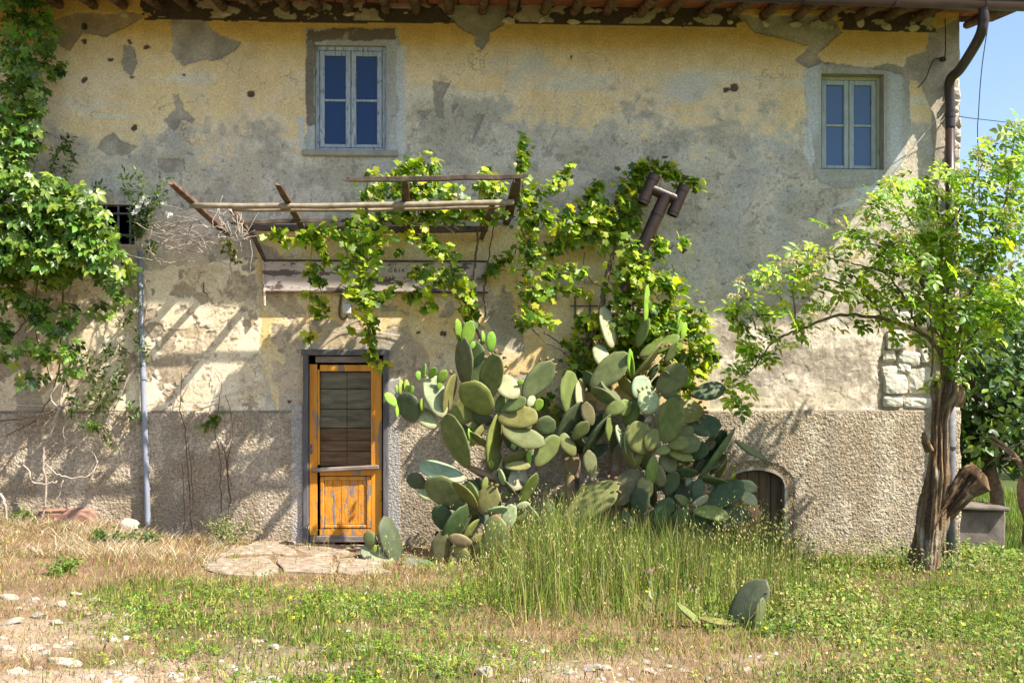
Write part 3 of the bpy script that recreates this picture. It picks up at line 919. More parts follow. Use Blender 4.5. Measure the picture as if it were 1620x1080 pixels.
# dark rooms behind the openings + plaster reveals
def reveal(key, depth=0.16, room=1.2):
    a, b, c, d = OP[key]
    b_ = MB()
    t = 0.03
    for (x0, z0, x1, z1) in ((a - t, b, a - 0.001, d), (c + 0.001, b, c + t, d), (a - t, d + 0.001, c + t, d + t), (a - t, b - t, c + t, b - 0.001)):
        b_.box(((x0 + x1) / 2, depth / 2 + 0.004, (z0 + z1) / 2), (x1 - x0, depth, z1 - z0))
    b_.build('reveal', M['reveal'], house)
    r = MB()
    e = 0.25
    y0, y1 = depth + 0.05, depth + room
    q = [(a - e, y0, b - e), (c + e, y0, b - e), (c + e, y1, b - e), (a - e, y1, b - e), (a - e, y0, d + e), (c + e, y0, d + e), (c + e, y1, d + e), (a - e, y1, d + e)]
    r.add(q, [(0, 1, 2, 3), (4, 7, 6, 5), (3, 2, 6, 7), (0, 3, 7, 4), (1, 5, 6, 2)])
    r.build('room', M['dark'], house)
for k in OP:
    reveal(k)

# --- casement windows
def casement(key, wm, fm, gm, label, inset=0.06, fr=0.042):
    a, b, c, d = OP[key]
    f = MB()
    y = inset
    w = fr
    f.box(((a + w / 2), y + .02, (b + d) / 2), (w, 0.08, d - b), bev=.004)
    f.box(((c - w / 2), y + .02, (b + d) / 2), (w, 0.08, d - b), bev=.004)
    f.box(((a + c) / 2, y + .02, d - w / 2), (c - a - 2 * w, 0.08, w), bev=.004)
    f.box(((a + c) / 2, y + .02, b + w * .35), (c - a - 2 * w, 0.08, w * .7), bev=.004)
    fo = f.build('window', fm, house)
    fo['label'] = label
    ia, ic, ib, idd = a + w + .004, c - w - .004, b + w * .7 + .004, d - w - .004
    mid = (ia + ic) / 2
    for (x0, x1) in ((ia, mid - .003), (mid + .003, ic)):
        s = MB()
        st = 0.052
        s.box((x0 + st / 2, y, (ib + idd) / 2), (st, .045, idd - ib), bev=.006)
        s.box((x1 - st / 2, y, (ib + idd) / 2), (st, .045, idd - ib), bev=.006)
        s.box(((x0 + x1) / 2, y, idd - st / 2), (x1 - x0 - 2 * st, .044, st), bev=.006)
        s.box(((x0 + x1) / 2, y, ib + st * .35), (x1 - x0 - 2 * st, .044, st * .7), bev=.006)
        s.build('casement', wm, fo)
        zb = ib + (idd - ib) * 0.49
        g = MB()
        g.box(((x0 + x1) / 2, y, zb), (x1 - x0 - 2 * st + .004, .032, 0.024), bev=.005)
        g.build('glazing_bar', wm, fo)
        for (z0, z1) in ((ib + st * .7, zb - .012), (zb + .012, idd - st)):
            p = MB()
            p.box(((x0 + x1) / 2, y + .006, (z0 + z1) / 2), (x1 - x0 - 2 * st, .004, z1 - z0))
            p.build('pane', gm, fo)
    return fo
casement('winA', M['bluewood'], M['bluewood'], M['glass_deep'], 'upper window with flaking grey blue paint and panes coloured like reflected blue sky')
casement('winB', M['greenwood'], M['greenframe'], M['glass_mid'], 'upper window near the gutter pipe with grey green casements', 0.13, 0.036)
a, b, c, d = OP['winA']
MB().box(((a + c) / 2, 0.0, b - 0.035), (c - a + 0.26, 0.07, 0.065), bev=.012).build('window_sill', M['reveal'], house)

# --- orange door: frame, planks seen through the pane, panel
a, b, c, d = OP['door']
zb = P(550, 858).z
f = MB()
jw = 0.055
f.box((a - .004, -0.012, (zb + d) / 2), (jw, .09, d - zb), bev=.006)
f.box((c + .010, -0.012, (zb + d) / 2), (jw, .09, d - zb), bev=.006)
f.box(((a + c) / 2, -0.012, d + 0.030), (c - a + 0.10, .09, .062), bev=.006)
door = f.build('door', M['frame_dark'], house)
door['label'] = 'orange front door with a planked upper half and peeling lower panel'
dl, dr = P(486.5, 0).x + .02, P(607.5, 0).x - .02
dy = 0.012
def dz(py): return P(550, py).z
lw = (P(506, 0).x - dl)
MB().box((dl + lw * .38, dy, (dz(576) + dz(846)) / 2), (lw * .76, .05, dz(576) - dz(846)), bev=.004).build('stile', M['orange'], door)
MB().box((dl + lw * .88, dy - .004, (dz(584) + dz(735)) / 2), (lw * .22, .05, dz(584) - dz(735)), bev=.006).build('moulding', M['orange'], door)
rw = (dr - P(587, 0).x)
MB().box((dr - rw / 2, dy, (dz(568) + dz(846)) / 2), (rw, .05, dz(568) - dz(846)), bev=.004).build('stile', M['orange'], door)
ix0, ix1 = dl + lw, dr - rw
xm = (ix0 + ix1) / 2
MB().box((xm, dy - .001, (dz(565) + dz(572)) / 2), (ix1 - ix0 + .09, .055, dz(565) - dz(575)), bev=.004).build('lintel_board', M['oldwood'], door)
MB().box((xm, dy, (dz(577) + dz(587)) / 2), (ix1 - ix0 - .002, .05, dz(577) - dz(587)), bev=.004).build('rail', M['orange'], door)
MB().box((xm, dy, (dz(741) + dz(752)) / 2), (ix1 - ix0 - .002, .05, dz(741) - dz(752)), bev=.004).build('rail', M['orange'], door)
MB().bar((dl + .03, dy - .05, dz(743)), (dr - .03, dy - .05, dz(738)), .05, .045, bev=.01).build('drip_bar', M['oldwood'], door)
# lower panel: sunk field with raised middle boards
MB().box((xm, dy, (dz(836) + dz(846)) / 2), (ix1 - ix0 - .002, .05, dz(836) - dz(846))).build('rail', M['orange_worn'], door)
px0, px1, pz0, pz1 = ix0 + .004, ix1 - .004, dz(835.5), dz(753)
fr_ = MB()
fw = .042
fr_.box((px0 + fw / 2, dy - .006, (pz0 + pz1) / 2), (fw, .045, pz1 - pz0), bev=.008)
fr_.box((px1 - fw / 2, dy - .006, (pz0 + pz1) / 2), (fw, .045, pz1 - pz0), bev=.008)
fr_.box((xm, dy - .006, pz1 - fw / 2), (px1 - px0 - 2 * fw - .002, .045, fw), bev=.008)
fr_.box((xm, dy - .006, pz0 + fw / 2), (px1 - px0 - 2 * fw - .002, .045, fw * .8), bev=.008)
fr_.build('panel_moulding', M['orange_worn'], door)
nb_ = 5
for k in range(nb_):
    x0 = px0 + fw + .002 + (px1 - px0 - 2 * fw - .004) * k / nb_
    x1 = px0 + fw + .002 + (px1 - px0 - 2 * fw - .004) * (k + 1) / nb_
    MB().box(((x0 + x1) / 2, dy + .004 + .002 * (k % 2), (pz0 + pz1) / 2), (x1 - x0 - .002, .03, pz1 - pz0 - 2 * fw), bev=.003).build('panel_board', M['orange_worn'], door)
MB().box(((dl + dr) / 2, dy - .004, (dz(846.5) + dz(857)) / 2), (dr - dl, .06, dz(846.5) - dz(857)), bev=.006).build('kick_board', M['oldwood'], door)
rows = [588, 615, 647, 677, 697, 714, 737]
for r in range(len(rows) - 1):
    for s_ in (0, 1):
        x0, x1 = (ix0, xm + .01) if s_ == 0 else (xm + .014, ix1)
        MB().box(((x0 + x1) / 2, dy + .038 + .003 * ((r + s_) % 2), (dz(rows[r]) + dz(rows[r + 1])) / 2), (x1 - x0, .02, dz(rows[r]) - dz(rows[r + 1]) - .007), bev=.003).build('plank', M['plank'] if r < 3 else M['plank_red'], door)
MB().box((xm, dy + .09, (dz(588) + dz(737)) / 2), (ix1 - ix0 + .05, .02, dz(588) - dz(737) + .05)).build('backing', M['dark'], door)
MB().box((xm, dy + .022, (dz(587) + dz(741)) / 2), (ix1 - ix0 - .002, .004, dz(587) - dz(741) - .002)).build('pane', M['clear'], door)
hd = MB()
hp_ = P(493, 710, 0)
hd.box((hp_.x, dy - .03, hp_.z), (.022, .008, .10), bev=.003)
hd.tube([(hp_.x, dy - .03, hp_.z + .03), (hp_.x, dy - .06, hp_.z + .03), (hp_.x - .03, dy - .062, hp_.z + .035)], .006, 6)
hd.build('handle', M['iron'], door)
# scribble on the right stile
sc_ = MB()
q = [(603, 776), (604.5, 779), (602.5, 781), (604.5, 784), (602.5, 786), (604, 788), (602.2, 790), (604, 792), (599, 793)]
sc_.tube([P(x, y, dy - .0265) for x, y in q], .0022, 4)
q = [(600, 777), (605.5, 776.5)]
sc_.tube([P(x, y, dy - .0265) for x, y in q], .0018, 4)
sc_.build('handwriting', M['ink'], door)

# --- arched cellar door
cd = MB()
cz0 = -0.35
nb_ = 5
cell = None
for k in range(nb_):
    x0, x1 = arch[0] + (arch[2] - arch[0]) * k / nb_, arch[0] + (arch[2] - arch[0]) * (k + 1) / nb_
    m_ = MB()
    xs_ = np.linspace(x0 + .003, x1 - .003, 5)
    yf = 0.10 + .004 * (k % 2)
    top = [(x, yf, float(arch_top(x)) + .03) for x in xs_]
    topb = [(x, yf + .03, float(arch_top(x)) + .03) for x in xs_]
    Vv = [(xs_[0], yf, cz0), (xs_[-1], yf, cz0)] + top + [(xs_[0], yf + .03, cz0), (xs_[-1], yf + .03, cz0)] + topb
    m_.add(Vv, [(0, 1, 6, 5, 4, 3, 2), (0, 2, 9, 7), (1, 8, 13, 6)])
    if cell is None:
        cell = m_.build('cellar_door', M['cellar'], house)
        cell['label'] = 'low arched brown wooden cellar door behind the grass'
    else:
        m_.build('plank', M['cellar'], cell)
m_ = MB()
xs_ = np.linspace(arch[0] - .002, arch[2] + .002, 24)
for i in range(23):
    z0, z1 = float(arch_top(xs_[i])), float(arch_top(xs_[i + 1]))
    m_.add([(xs_[i], -.008, z0), (xs_[i + 1], -.008, z1), (xs_[i + 1], .16, z1), (xs_[i], .16, z0), (xs_[i], -.008, z0 + .03), (xs_[i + 1], -.008, z1 + .03)], [(0, 3, 2, 1), (0, 1, 5, 4)])
for xx in (arch[0] - .015, arch[2] + .015):
    m_.box((xx, .075, (cz0 + ARC_Z) / 2), (.03, .17, ARC_Z - cz0))
m_.build('cellar_arch', M['reveal'], house)

# --- barred openings
def grille(pxs, py0, py1, pyc, Y, label):
    g = MB()
    for x in pxs:
        g.tube([P(x, py0, Y), P(x, py1, Y)], .012, 6)
    for y in pyc:
        g.tube([P(pxs[0] - 8, y, Y - .02), P(pxs[-1] + 8, y, Y - .02)], .010, 6)
    o = g.build('window_grille', M['iron'], house)
    o['label'] = label
grille([168, 187, 206], 320, 390, [338, 372], 0.02, 'iron bars over the dark opening beside the creeper')
grille([910, 933, 956, 979, 1002, 1025], 468, 545, [484, 536], -0.10, 'iron bars over the low window behind the grapevine')
MB().box(P(1000, 489, -0.02), (.50, .06, .09), bev=.01).build('window_lintel', M['plaster_pale'], house)

# --- corner stones
def rock_mesh(name, sx, sy, sz, sd, n=2, rough=0.22, flat=0.6):
    bm = bmesh.new()
    bmesh.ops.create_icosphere(bm, subdivisions=n, radius=1.0)
    rr = random.Random(sd)
    off = [(Vector((rr.uniform(-1, 1), rr.uniform(-1, 1), rr.uniform(-1, 1))).normalized(), rr.uniform(0.45, 0.85)) for _ in range(14)]
    for v in bm.verts:
        p = v.co.copy()
        for nrm, dd in off:          # chop with random planes for a broken look
            t = p.dot(nrm)
            if t > dd:
                p -= nrm * (t - dd)
        p *= 1 + (rr.random() - .5) * rough * .4
        v.co = Vector((p.x * sx, p.y * sy, p.z * sz))
    me = bpy.data.meshes.new(name)
    bm.to_mesh(me)
    bm.free()
    return me
def block_mesh(name, w, hh, dd, sd):
    """roughly squared building stone"""
    bm = bmesh.new()
    bmesh.ops.create_cube(bm, size=1.0)
    bmesh.ops.subdivide_edges(bm, edges=bm.edges[:], cuts=3, use_grid_fill=True)
    rr = random.Random(sd)
    for v in bm.verts:
        p = v.co * 2
        rnd = (abs(p.x) ** 6 + abs(p.y) ** 6 + abs(p.z) ** 6) ** (1 / 6)
        p = p / max(rnd, .01) * max(abs(p.x), abs(p.y), abs(p.z))
        p += Vector((rr.uniform(-1, 1), rr.uniform(-1, 1), rr.uniform(-1, 1))) * .07
        v.co = Vector((p.x * w / 2, p.y * dd / 2, p.z * hh / 2))
    me = bpy.data.meshes.new(name)
    bm.to_mesh(me)
    bm.free()
    return me
QS = [(1432, 503, 40, 30), (1470, 505, 30, 34), (1418, 538, 34, 34), (1407, 563, 22, 20), (1438, 567, 40, 24), (1462, 560, 16, 30), (1412, 588, 38, 20),
      (1430, 583, 22, 18), (1416, 608, 40, 34), (1456, 602, 44, 44), (1500, 560, 28, 26), (1506, 600, 30, 26), (1452, 637, 46, 18), (1412, 634, 34, 20), (1500, 634, 34, 20), (1508, 520, 26, 30), (1486, 470, 36, 26), (1446, 474, 34, 22)]
for i, (x, y, w, hh) in enumerate(QS):
    c_ = P(x, y, 0.0)
    o = link('stone', block_mesh('stone', w * S() * .98, hh * S() * .97, .14, 100 + i), M['quoin'], house)
    o.location = (c_.x, 0.045 - .012 * (i % 3), c_.z)
    o.rotation_euler = (random.uniform(-.12, .12), random.uniform(-.09, .09), random.uniform(-.1, .1))
# reddish stone at the foot of the wall on the left
o = link('stone', block_mesh('stone', .60, .20, .16, 77), M['red_stone'], house)
c_ = P(105, 820, -.04)
o.location = c_
o['label'] = 'flat reddish stone at the foot of the wall below the creeper'

# --- roof: rafters, terracotta soffit, tiles above, gutter, downpipe
OV = 1.0
def raf_z(y):           # underside of rafters at distance y in front of the wall (y<=0)
    return 5.575 + 0.115 * y
RX0, RX1 = -8.2, 5.80
spacing = 0.336
xr = P(1452, 35).x
nr = int((xr - RX0) / spacing) + 1
rr = random.Random(5)
rafters = []
for i in range(-1, nr):
    x = xr - i * spacing + rr.uniform(-.02, .02)
    if i == -1:
        x = 5.66
    m_ = MB()
    pts = []
    sk = rr.uniform(-.03, .03)
    for t in np.linspace(0, 1, 7):
        y = 0.35 - (OV + .35 - .05) * t
        pts.append((x + sk * t + rr.uniform(-.006, .006), y, raf_z(y) + .055 + rr.uniform(-.005, .005)))
    m_.tube(pts, [rr.uniform(.047, .055) for _ in pts], 7, True, .10, i + 50)
    rafters.append(m_.build('rafter', M['rafter'], house, True))
# plaster clods where the rafters enter the wall
for i in range(0, 26):
    x = xr - i * spacing + rr.uniform(-.05, .05)
    if rr.random() < .55:
        o = link('plaster_clod', rock_mesh('plaster_clod', rr.uniform(.05, .10), .03, rr.uniform(.03, .06), i), M['plaster_pale'], house)
        o.location = (x, -.005, raf_z(0) - rr.uniform(.0, .05))
tile_me = []
for k in range(4):
    m_ = MB().box((0, 0, 0), (0.305, 0.30, 0.028), bev=.004)
    tile_me.append(m_.mesh('tile'))
    tile_me[-1].materials.append(M['terracotta'])
ntile = 0
for i in range(-2, 34):
    for j in range(4):
        x = RX1 - .17 - (i + 2) * 0.32
        if x < -5.75:
            continue
        y = -OV + .10 + j * .305
        o = link('tile', tile_me[ntile % 4], None, house)
        o.location = (x, y, raf_z(y) + .135 + rr.uniform(-.004, .004))
        o.rotation_euler = (math.atan(.115), rr.uniform(-.01, .01), rr.uniform(-.02, .02))
        ntile += 1
rf = MB()
zr0, zr1 = raf_z(-OV - .04) + .16, raf_z(0) + .17
rf.add([(RX0, -OV - .04, zr0), (RX1, -OV - .04, zr0), (RX1, 0, zr1), (RX0, 0, zr1), (RX0, 3.5, zr1 + 1.05), (RX1, 3.5, zr1 + 1.05), (RX0, 7.4, zr1 - .1), (RX1, 7.4, zr1 - .1),
        (RX0, -OV - .04, zr0 + .05), (RX1, -OV - .04, zr0 + .05), (RX1, 0, zr1 + .05), (RX0, 0, zr1 + .05), (RX0, 3.5, zr1 + 1.1), (RX1, 3.5, zr1 + 1.1), (RX0, 7.4, zr1 - .05), (RX1, 7.4, zr1 - .05)],
       [(0, 3, 2, 1), (3, 4, 5, 2), (4, 6, 7, 5), (8, 9, 10, 11), (11, 10, 13, 12), (12, 13, 15, 14), (0, 1, 9, 8), (1, 2, 10, 9), (2, 5, 13, 10), (5, 7, 15, 13), (0, 8, 11, 3), (3, 11, 12, 4), (4, 12, 14, 6), (6, 14, 15, 7)])
rf.add([(RX1 - .45, .04, zr1 - .9), (RX1 - .45, 3.5, zr1 - .9), (RX1 - .45, 3.5, zr1 + 1.0), (RX1 - .45, .04, zr1)], [(0, 1, 2, 3)])
roof = rf.build('roof', M['terracotta'], house)
cv = MB()          # rows of barrel tiles over the slab
for k in range(70):
    x = RX0 + .1 + k * .2
    for (ya, za, yb_, zb_) in ((-OV - .06, zr0 + .05, 0, zr1 + .05), (0, zr1 + .05, 3.5, zr1 + 1.1)):
        n_ = 8
        V_, F_ = [], []
        for e, (yy, zz) in enumerate(((ya, za), (yb_, zb_))):
            for q in range(n_):
                an = math.pi * q / (n_ - 1)
                V_.append((x + .085 * math.cos(an), yy, zz + .07 * math.sin(an)))
        for q in range(n_ - 1):
            F_.append((q, q + 1, n_ + q + 1, n_ + q))
        cv.add(V_, F_)
o = cv.build('roof_tiles', M['roofing'], roof, True)
o['kind'] = 'stuff'
# verge board at the right end
vb = MB()
vb.bar((RX1 - .03, -OV, raf_z(-OV) + .08), (RX1 - .03, 0.0, raf_z(0) + .08), .05, .10, bev=.006)
vb.bar((RX1 - .03, 0.0, raf_z(0) + .08), (RX1 - .03, 3.4, raf_z(0) + 1.13), .05, .10, bev=.006)
vb.build('verge_board', M['rafter'], house)
# gutter
g = MB()
gyc, gzc, gr = -OV - .02, 5.475, .085
n_ = 12
V_, F_ = [], []
ends = (RX0, RX1 + .06)
def gfall(x): return gzc + .017 * (5.4 - x)
for x in ends:
    for rr_ in (gr, gr - .006):
        for q in range(n_):
            an = math.pi + math.pi * q / (n_ - 1)
            V_.append((x, gyc + rr_ * math.cos(an), gfall(x) + rr_ * math.sin(an)))
for q in range(n_ - 1):
    F_ += [(q, q + 1, 2 * n_ + q + 1, 2 * n_ + q), (n_ + q, 3 * n_ + q, 3 * n_ + q + 1, n_ + q + 1)]
    F_ += [(q, n_ + q, n_ + q + 1, q + 1), (2 * n_ + q, 2 * n_ + q + 1, 3 * n_ + q + 1, 3 * n_ + q)]
F_.append(tuple(2 * n_ + q for q in range(n_)))
g.add(V_, F_)
for yy in (gyc - gr, gyc + gr):
    g.tube([(RX0, yy, gfall(RX0)), (RX1 + .06, yy, gfall(RX1))], .009, 6)
gut = g.build('gutter', M['gutter'], house, True)
for k in range(14):
    bk = MB()
    x = 5.2 - k * .9
    V_ = []
    for q in range(9):
        an = math.pi + math.pi * q / 8
        V_.append((x, gyc + (gr + .006) * math.cos(an), gfall(x) + (gr + .006) * math.sin(an)))
    bk.tube(V_, .006, 5)
    bk.build('gutter_bracket', M['gutter'], gut)
# downpipe: swan neck then straight down
dpx = P(1497, 200).x
top = P(1556, 18, gyc)
path = [top + Vector((0, 0, .06)), top + Vector((0, .0, -.10)), P(1548, 62, gyc + .10), P(1520, 108, -.32), P(1503, 128, -.14), Vector((dpx, -.095, P(0, 150).z)), Vector((dpx, -.095, P(0, 190).z))]
sp = smooth_path(path, 7)
dp = MB().tube(sp, .052, 14).build('downpipe', M['gutter'], house, True)
dp['label'] = 'brown downpipe bending from the gutter and running down the corner'
lo = MB().tube([(dpx, -.095, P(0, 186).z), (dpx, -.095, 1.9)], .050, 14)
lo.build('pipe_length', M['gutter'], dp, True)
low = MB().tube([(dpx + .01, -.095, 1.92), (dpx + .01, -.095, -.45)], .048, 14)
low.build('pipe_length', M['iron'], dp, True)
for z_ in (4.55, 2.6, 1.0):
    br = MB()
    br.tube([(dpx, -.095, z_), (dpx, -.095, z_ + .035)], .057, 14)
    br.tube([(dpx, -.05, z_ + .015), (dpx, .03, z_ + .015)], .008, 6)
    br.build('pipe_bracket', M['gutter'], dp)

# --- pipes, cables and fittings fixed to the wall
pp = MB()
pp.tube(smooth_path([P(222, 398, -.06), P(223, 500, -.06), P(227, 620, -.065), P(231, 740, -.07), P(234, 832, -.07)], 6), .031, 12)
gp = pp.build('wall_pipe', M['pipe'], house, True)
gp['label'] = 'grey blue drainpipe running down the wall beside the creeper'
pb = MB()
for y in (455, 600, 725, 775):
    c_ = P(np.interp(y, [398, 832], [222, 234]), y, -.065)
    pb.tube([c_, c_ + Vector((0, 0, .03))], .036, 12)
pb.build('pipe_clip', M['pipe'], gp)
jb = MB().box(P(549, 488, -.03), (.085, .05, .105), bev=.006).build('junction_box', M['white_plastic'], house)
cb = MB()
cb.tube(smooth_path([P(x, y, -.02) for x, y in [(541, 462), (538, 480), (537, 498), (543, 505), (550, 499)]], 5), .012, 7)
cb.build('conduit', M['concrete'], house)
def cable(pts, r, mat, n=5):
    return MB().tube(smooth_path([P(*p) for p in pts], n), r, 5).build('cable', mat, house)
cable([(0, 640, -.05), (100, 642, -.04), (179, 640, -.03), (230, 645, -.04), (285, 643, -.04), (330, 635, -.03), (376, 619, -.03), (420, 605, -.03), (455, 585, -.03), (500, 553, -.03), (545, 522, -.02), (600, 526, -.02), (660, 536, -.02), (720, 545, -.03), (770, 550, -.03)], .0045, M['cable_white'])
cable([(1487, 178, -.03), (1478, 192, -.03), (1434, 248, -.03), (1385, 316, -.03), (1345, 372, -.03)], .0045, M['cable_white'])
cable([(1495, 30, -.03), (1496, 60, -.03), (1494, 92, -.05), (1480, 93, -.05), (1472, 105, -.04), (1464, 125, -.03), (1452, 139, -.01)], .006, M['cable_black'])
MB().tube([P(1490, 94, -.02), P(1493, 94, -.09)], .028, 8).build('insulator', M['cable_black'], house)
hk = MB().tube([P(322, 447, -.01), P(322, 462, -.03), P(329, 466, -.04)], .008, 5).build('hook', M['iron'], house)

# ------------------------------------------------------------------ sign board
sg = empty('signboard', 'long weathered pink white board with faded black lettering under the pergola', 'sign', P(590, 440, -.08))
def rel(o, root):
    o.matrix_parent_inverse = Matrix.Translation(-root.location)
    return o
sy = -.075
za, zb_ = P(590, 414, sy).z, P(590, 461, sy).z
x0, x1 = P(417, 440, sy).x, P(770, 440, sy).x
bd = MB()
bd.box(((x0 + x1) / 2, sy, (za + zb_) / 2), (x1 - x0, .03, za - zb_), bev=.005)
rel(bd.build('board', M['sign'], sg), sg)
rel(MB().box(((x0 + x1) / 2, sy - .004, za + .009), (x1 - x0 + .03, .05, .016), bev=.004).build('top_rail', M['timber'], sg), sg)
rel(MB().box(((x0 + x1) / 2, sy - .004, zb_ - .008), (x1 - x0 + .02, .045, .014), bev=.004).build('bottom_rail', M['timber'], sg), sg)
rel(MB().bar(P(416, 412, sy - .02), P(419, 484, sy - .02), .035, .02, bev=.004).build('end_batten', M['sign'], sg), sg)
def letters(txt, px, py, size, root, spacing=1.25):
    cu = bpy.data.curves.new('lettering', 'FONT')
    cu.body = txt
    cu.size = size
    cu.space_character = spacing
    cu.extrude = .0012
    tmp = bpy.data.objects.new('tmp', cu)
    COL.objects.link(tmp)
    bpy.context.view_layer.update()
    me = bpy.data.meshes.new_from_object(tmp.evaluated_get(bpy.context.evaluated_depsgraph_get()))
    me.name = 'lettering'
    me.materials.clear()
    bpy.data.objects.remove(tmp)
    o = link('lettering', me, M['ink'], root)
    o.location = P(px, py, sy - .0175)
    o.rotation_euler = (math.pi / 2, 0, 0)
    return rel(o, root)
letters("ORIA' II", 614, 430.5, .056, sg, 1.5)
letters("EBBE   V", 603, 442.5, .048, sg, 1.5)
letters("TTE", 616, 419.5, .036, sg, 1.4)
letters("III", 672, 430, .05, sg, 1.5)

# ------------------------------------------------------------------ pergola
pg = empty('pergola', 'rickety timber pergola of grey beams and a cane pole above the door', 'pergola', P(590, 372, 0))
def pbar(name, a, b, w, t, mat, jag=False):
    w, t = w * .86, t * .86
    A, B = P(*a), P(*b)
    n = max(2, int((B - A).length / .25))
    pts = [A.lerp(B, i / n) + Vector((random.uniform(-.004, .004), 0, random.uniform(-.007, .007))) for i in range(n + 1)]
    mb = MB()
    d = (B - A).normalized()
    up = Vector((0, 0, 1)) if abs(d.z) < .9 else Vector((0, 1, 0))
    xx = d.cross(up).normalized()
    yy = d.cross(xx)
    V_, F_ = [], []
    for i, p in enumerate(pts):
        s_ = .75 if i in (0, n) else 1.0
        c8 = [(-1, -.8), (-.8, -1), (.8, -1), (1, -.8), (1, .8), (.8, 1), (-.8, 1), (-1, .8)]
        for (u, v) in c8:
            e = d * (random.uniform(-.05, .03) if i in (0, n) else 0)
            V_.append(p + xx * u * w / 2 * s_ * random.uniform(.95, 1.05) + yy * v * t / 2 * s_ * random.uniform(.95, 1.05) + e)
    for i in range(n):
        for k in range(8):
            F_.append((i * 8 + k, i * 8 + (k + 1) % 8, (i + 1) * 8 + (k + 1) % 8, (i + 1) * 8 + k))
    F_.append(tuple(range(7, -1, -1)))
    F_.append(tuple(n * 8 + k for k in range(8)))
    mb.add(V_, F_)
    return rel(mb.build(name, mat, pg), pg)
def ppole(a, b, r, mat):
    A, B = P(*a), P(*b)
    n = 12
    pts = [A.lerp(B, i / n) + Vector((0, 0, -.02 * math.sin(math.pi * i / n) + random.uniform(-.004, .004))) for i in range(n + 1)]
    return rel(MB().tube(pts, [r * random.uniform(.9, 1.1) for _ in pts], 8).build('pole', mat, pg, True), pg)
pbar('arm', (272, 289, -1.5), (362, 372, -.02), .085, .06, M['red_timber'])
pbar('arm', (363, 330, -.75), (404, 379, -.02), .06, .05, M['red_timber'])
pbar('arm', (440, 292, -1.5), (485, 368, -.02), .075, .06, M['timber'])
pbar('arm', (641, 284, -1.46), (645, 364, -.02), .085, .07, M['timber'])
pbar('arm', (818, 284, -1.46), (801, 352, -.02), .10, .08, M['timber'])
pbar('strut', (781, 321, -.98), (761, 378, -.03), .06, .05, M['red_timber'])
pbar('strut', (398, 368, -.12), (421, 416, -.05), .05, .045, M['timber'])
pbar('beam', (549, 284, -1.52), (833, 280, -1.52), .055, .055, M['timber'])
ppole((300, 325, -1.04), (813, 319, -1.04), .030, M['bamboo'])
ppole((368, 332, -.92), (800, 326, -.92), .020, M['bamboo'])
pbar('beam', (366, 352, -.5), (812, 344, -.5), .04, .05, M['timber'])
pbar('beam', (396, 361, -.10), (770, 363, -.10), .08, .08, M['timber'])
pbar('beam', (480, 357, -.22), (700, 352, -.22), .04, .04, M['bamboo'])

# ------------------------------------------------------------------ flue
FY = -.50
fl_ = empty('flue_pipe', 'dark brown metal flue leaning from the vine with an H shaped cowl', 'flue pipe', P(1000, 430, FY))
def ftube(name, a, b, r, rings=(0.04, 0.96), parent=None, ya=FY, yb=FY):
    A, B = P(a[0], a[1], ya), P(b[0], b[1], yb)
    mb = MB()
    pts, rad = [A], [r]
    for t in rings:
        for dt, k in ((-.05, 1.0), (-.045, 1.045), (.045, 1.045), (.05, 1.0)):
            pts.append(A.lerp(B, t + dt * .25 / (B - A).length))
            rad.append(r * k)
    pts.append(B)
    rad.append(r)
    # open ended: give the rim thickness by an inner wall
    mb.tube(pts, rad, 26, False)
    mb.tube([A, B], r * .9, 26, False)
    n = len(mb.v)
    m1 = len(pts) * 26
    mb.f += [(k, (k + 1) % 26, m1 + (k + 1) % 26, m1 + k) for k in range(26)]
    e = (len(pts) - 1) * 26
    mb.f += [(e + k, e + (k + 1) % 26, m1 + 26 + (k + 1) % 26, m1 + 26 + k) for k in range(26)]
    return rel(mb.build(name, M['flue'], fl_, False), fl_)
ftube('stack', (985, 462), (1054, 308), .066, (0.42, .80))
ftube('cross_pipe', (1028, 298), (1076, 318), .055, (.3, .72))
ftube('cowl_pipe', (1036, 277), (1016, 322), .062, (.14, .86))
ftube('cowl_pipe', (1083, 294), (1063, 341), .060, (.14, .86))

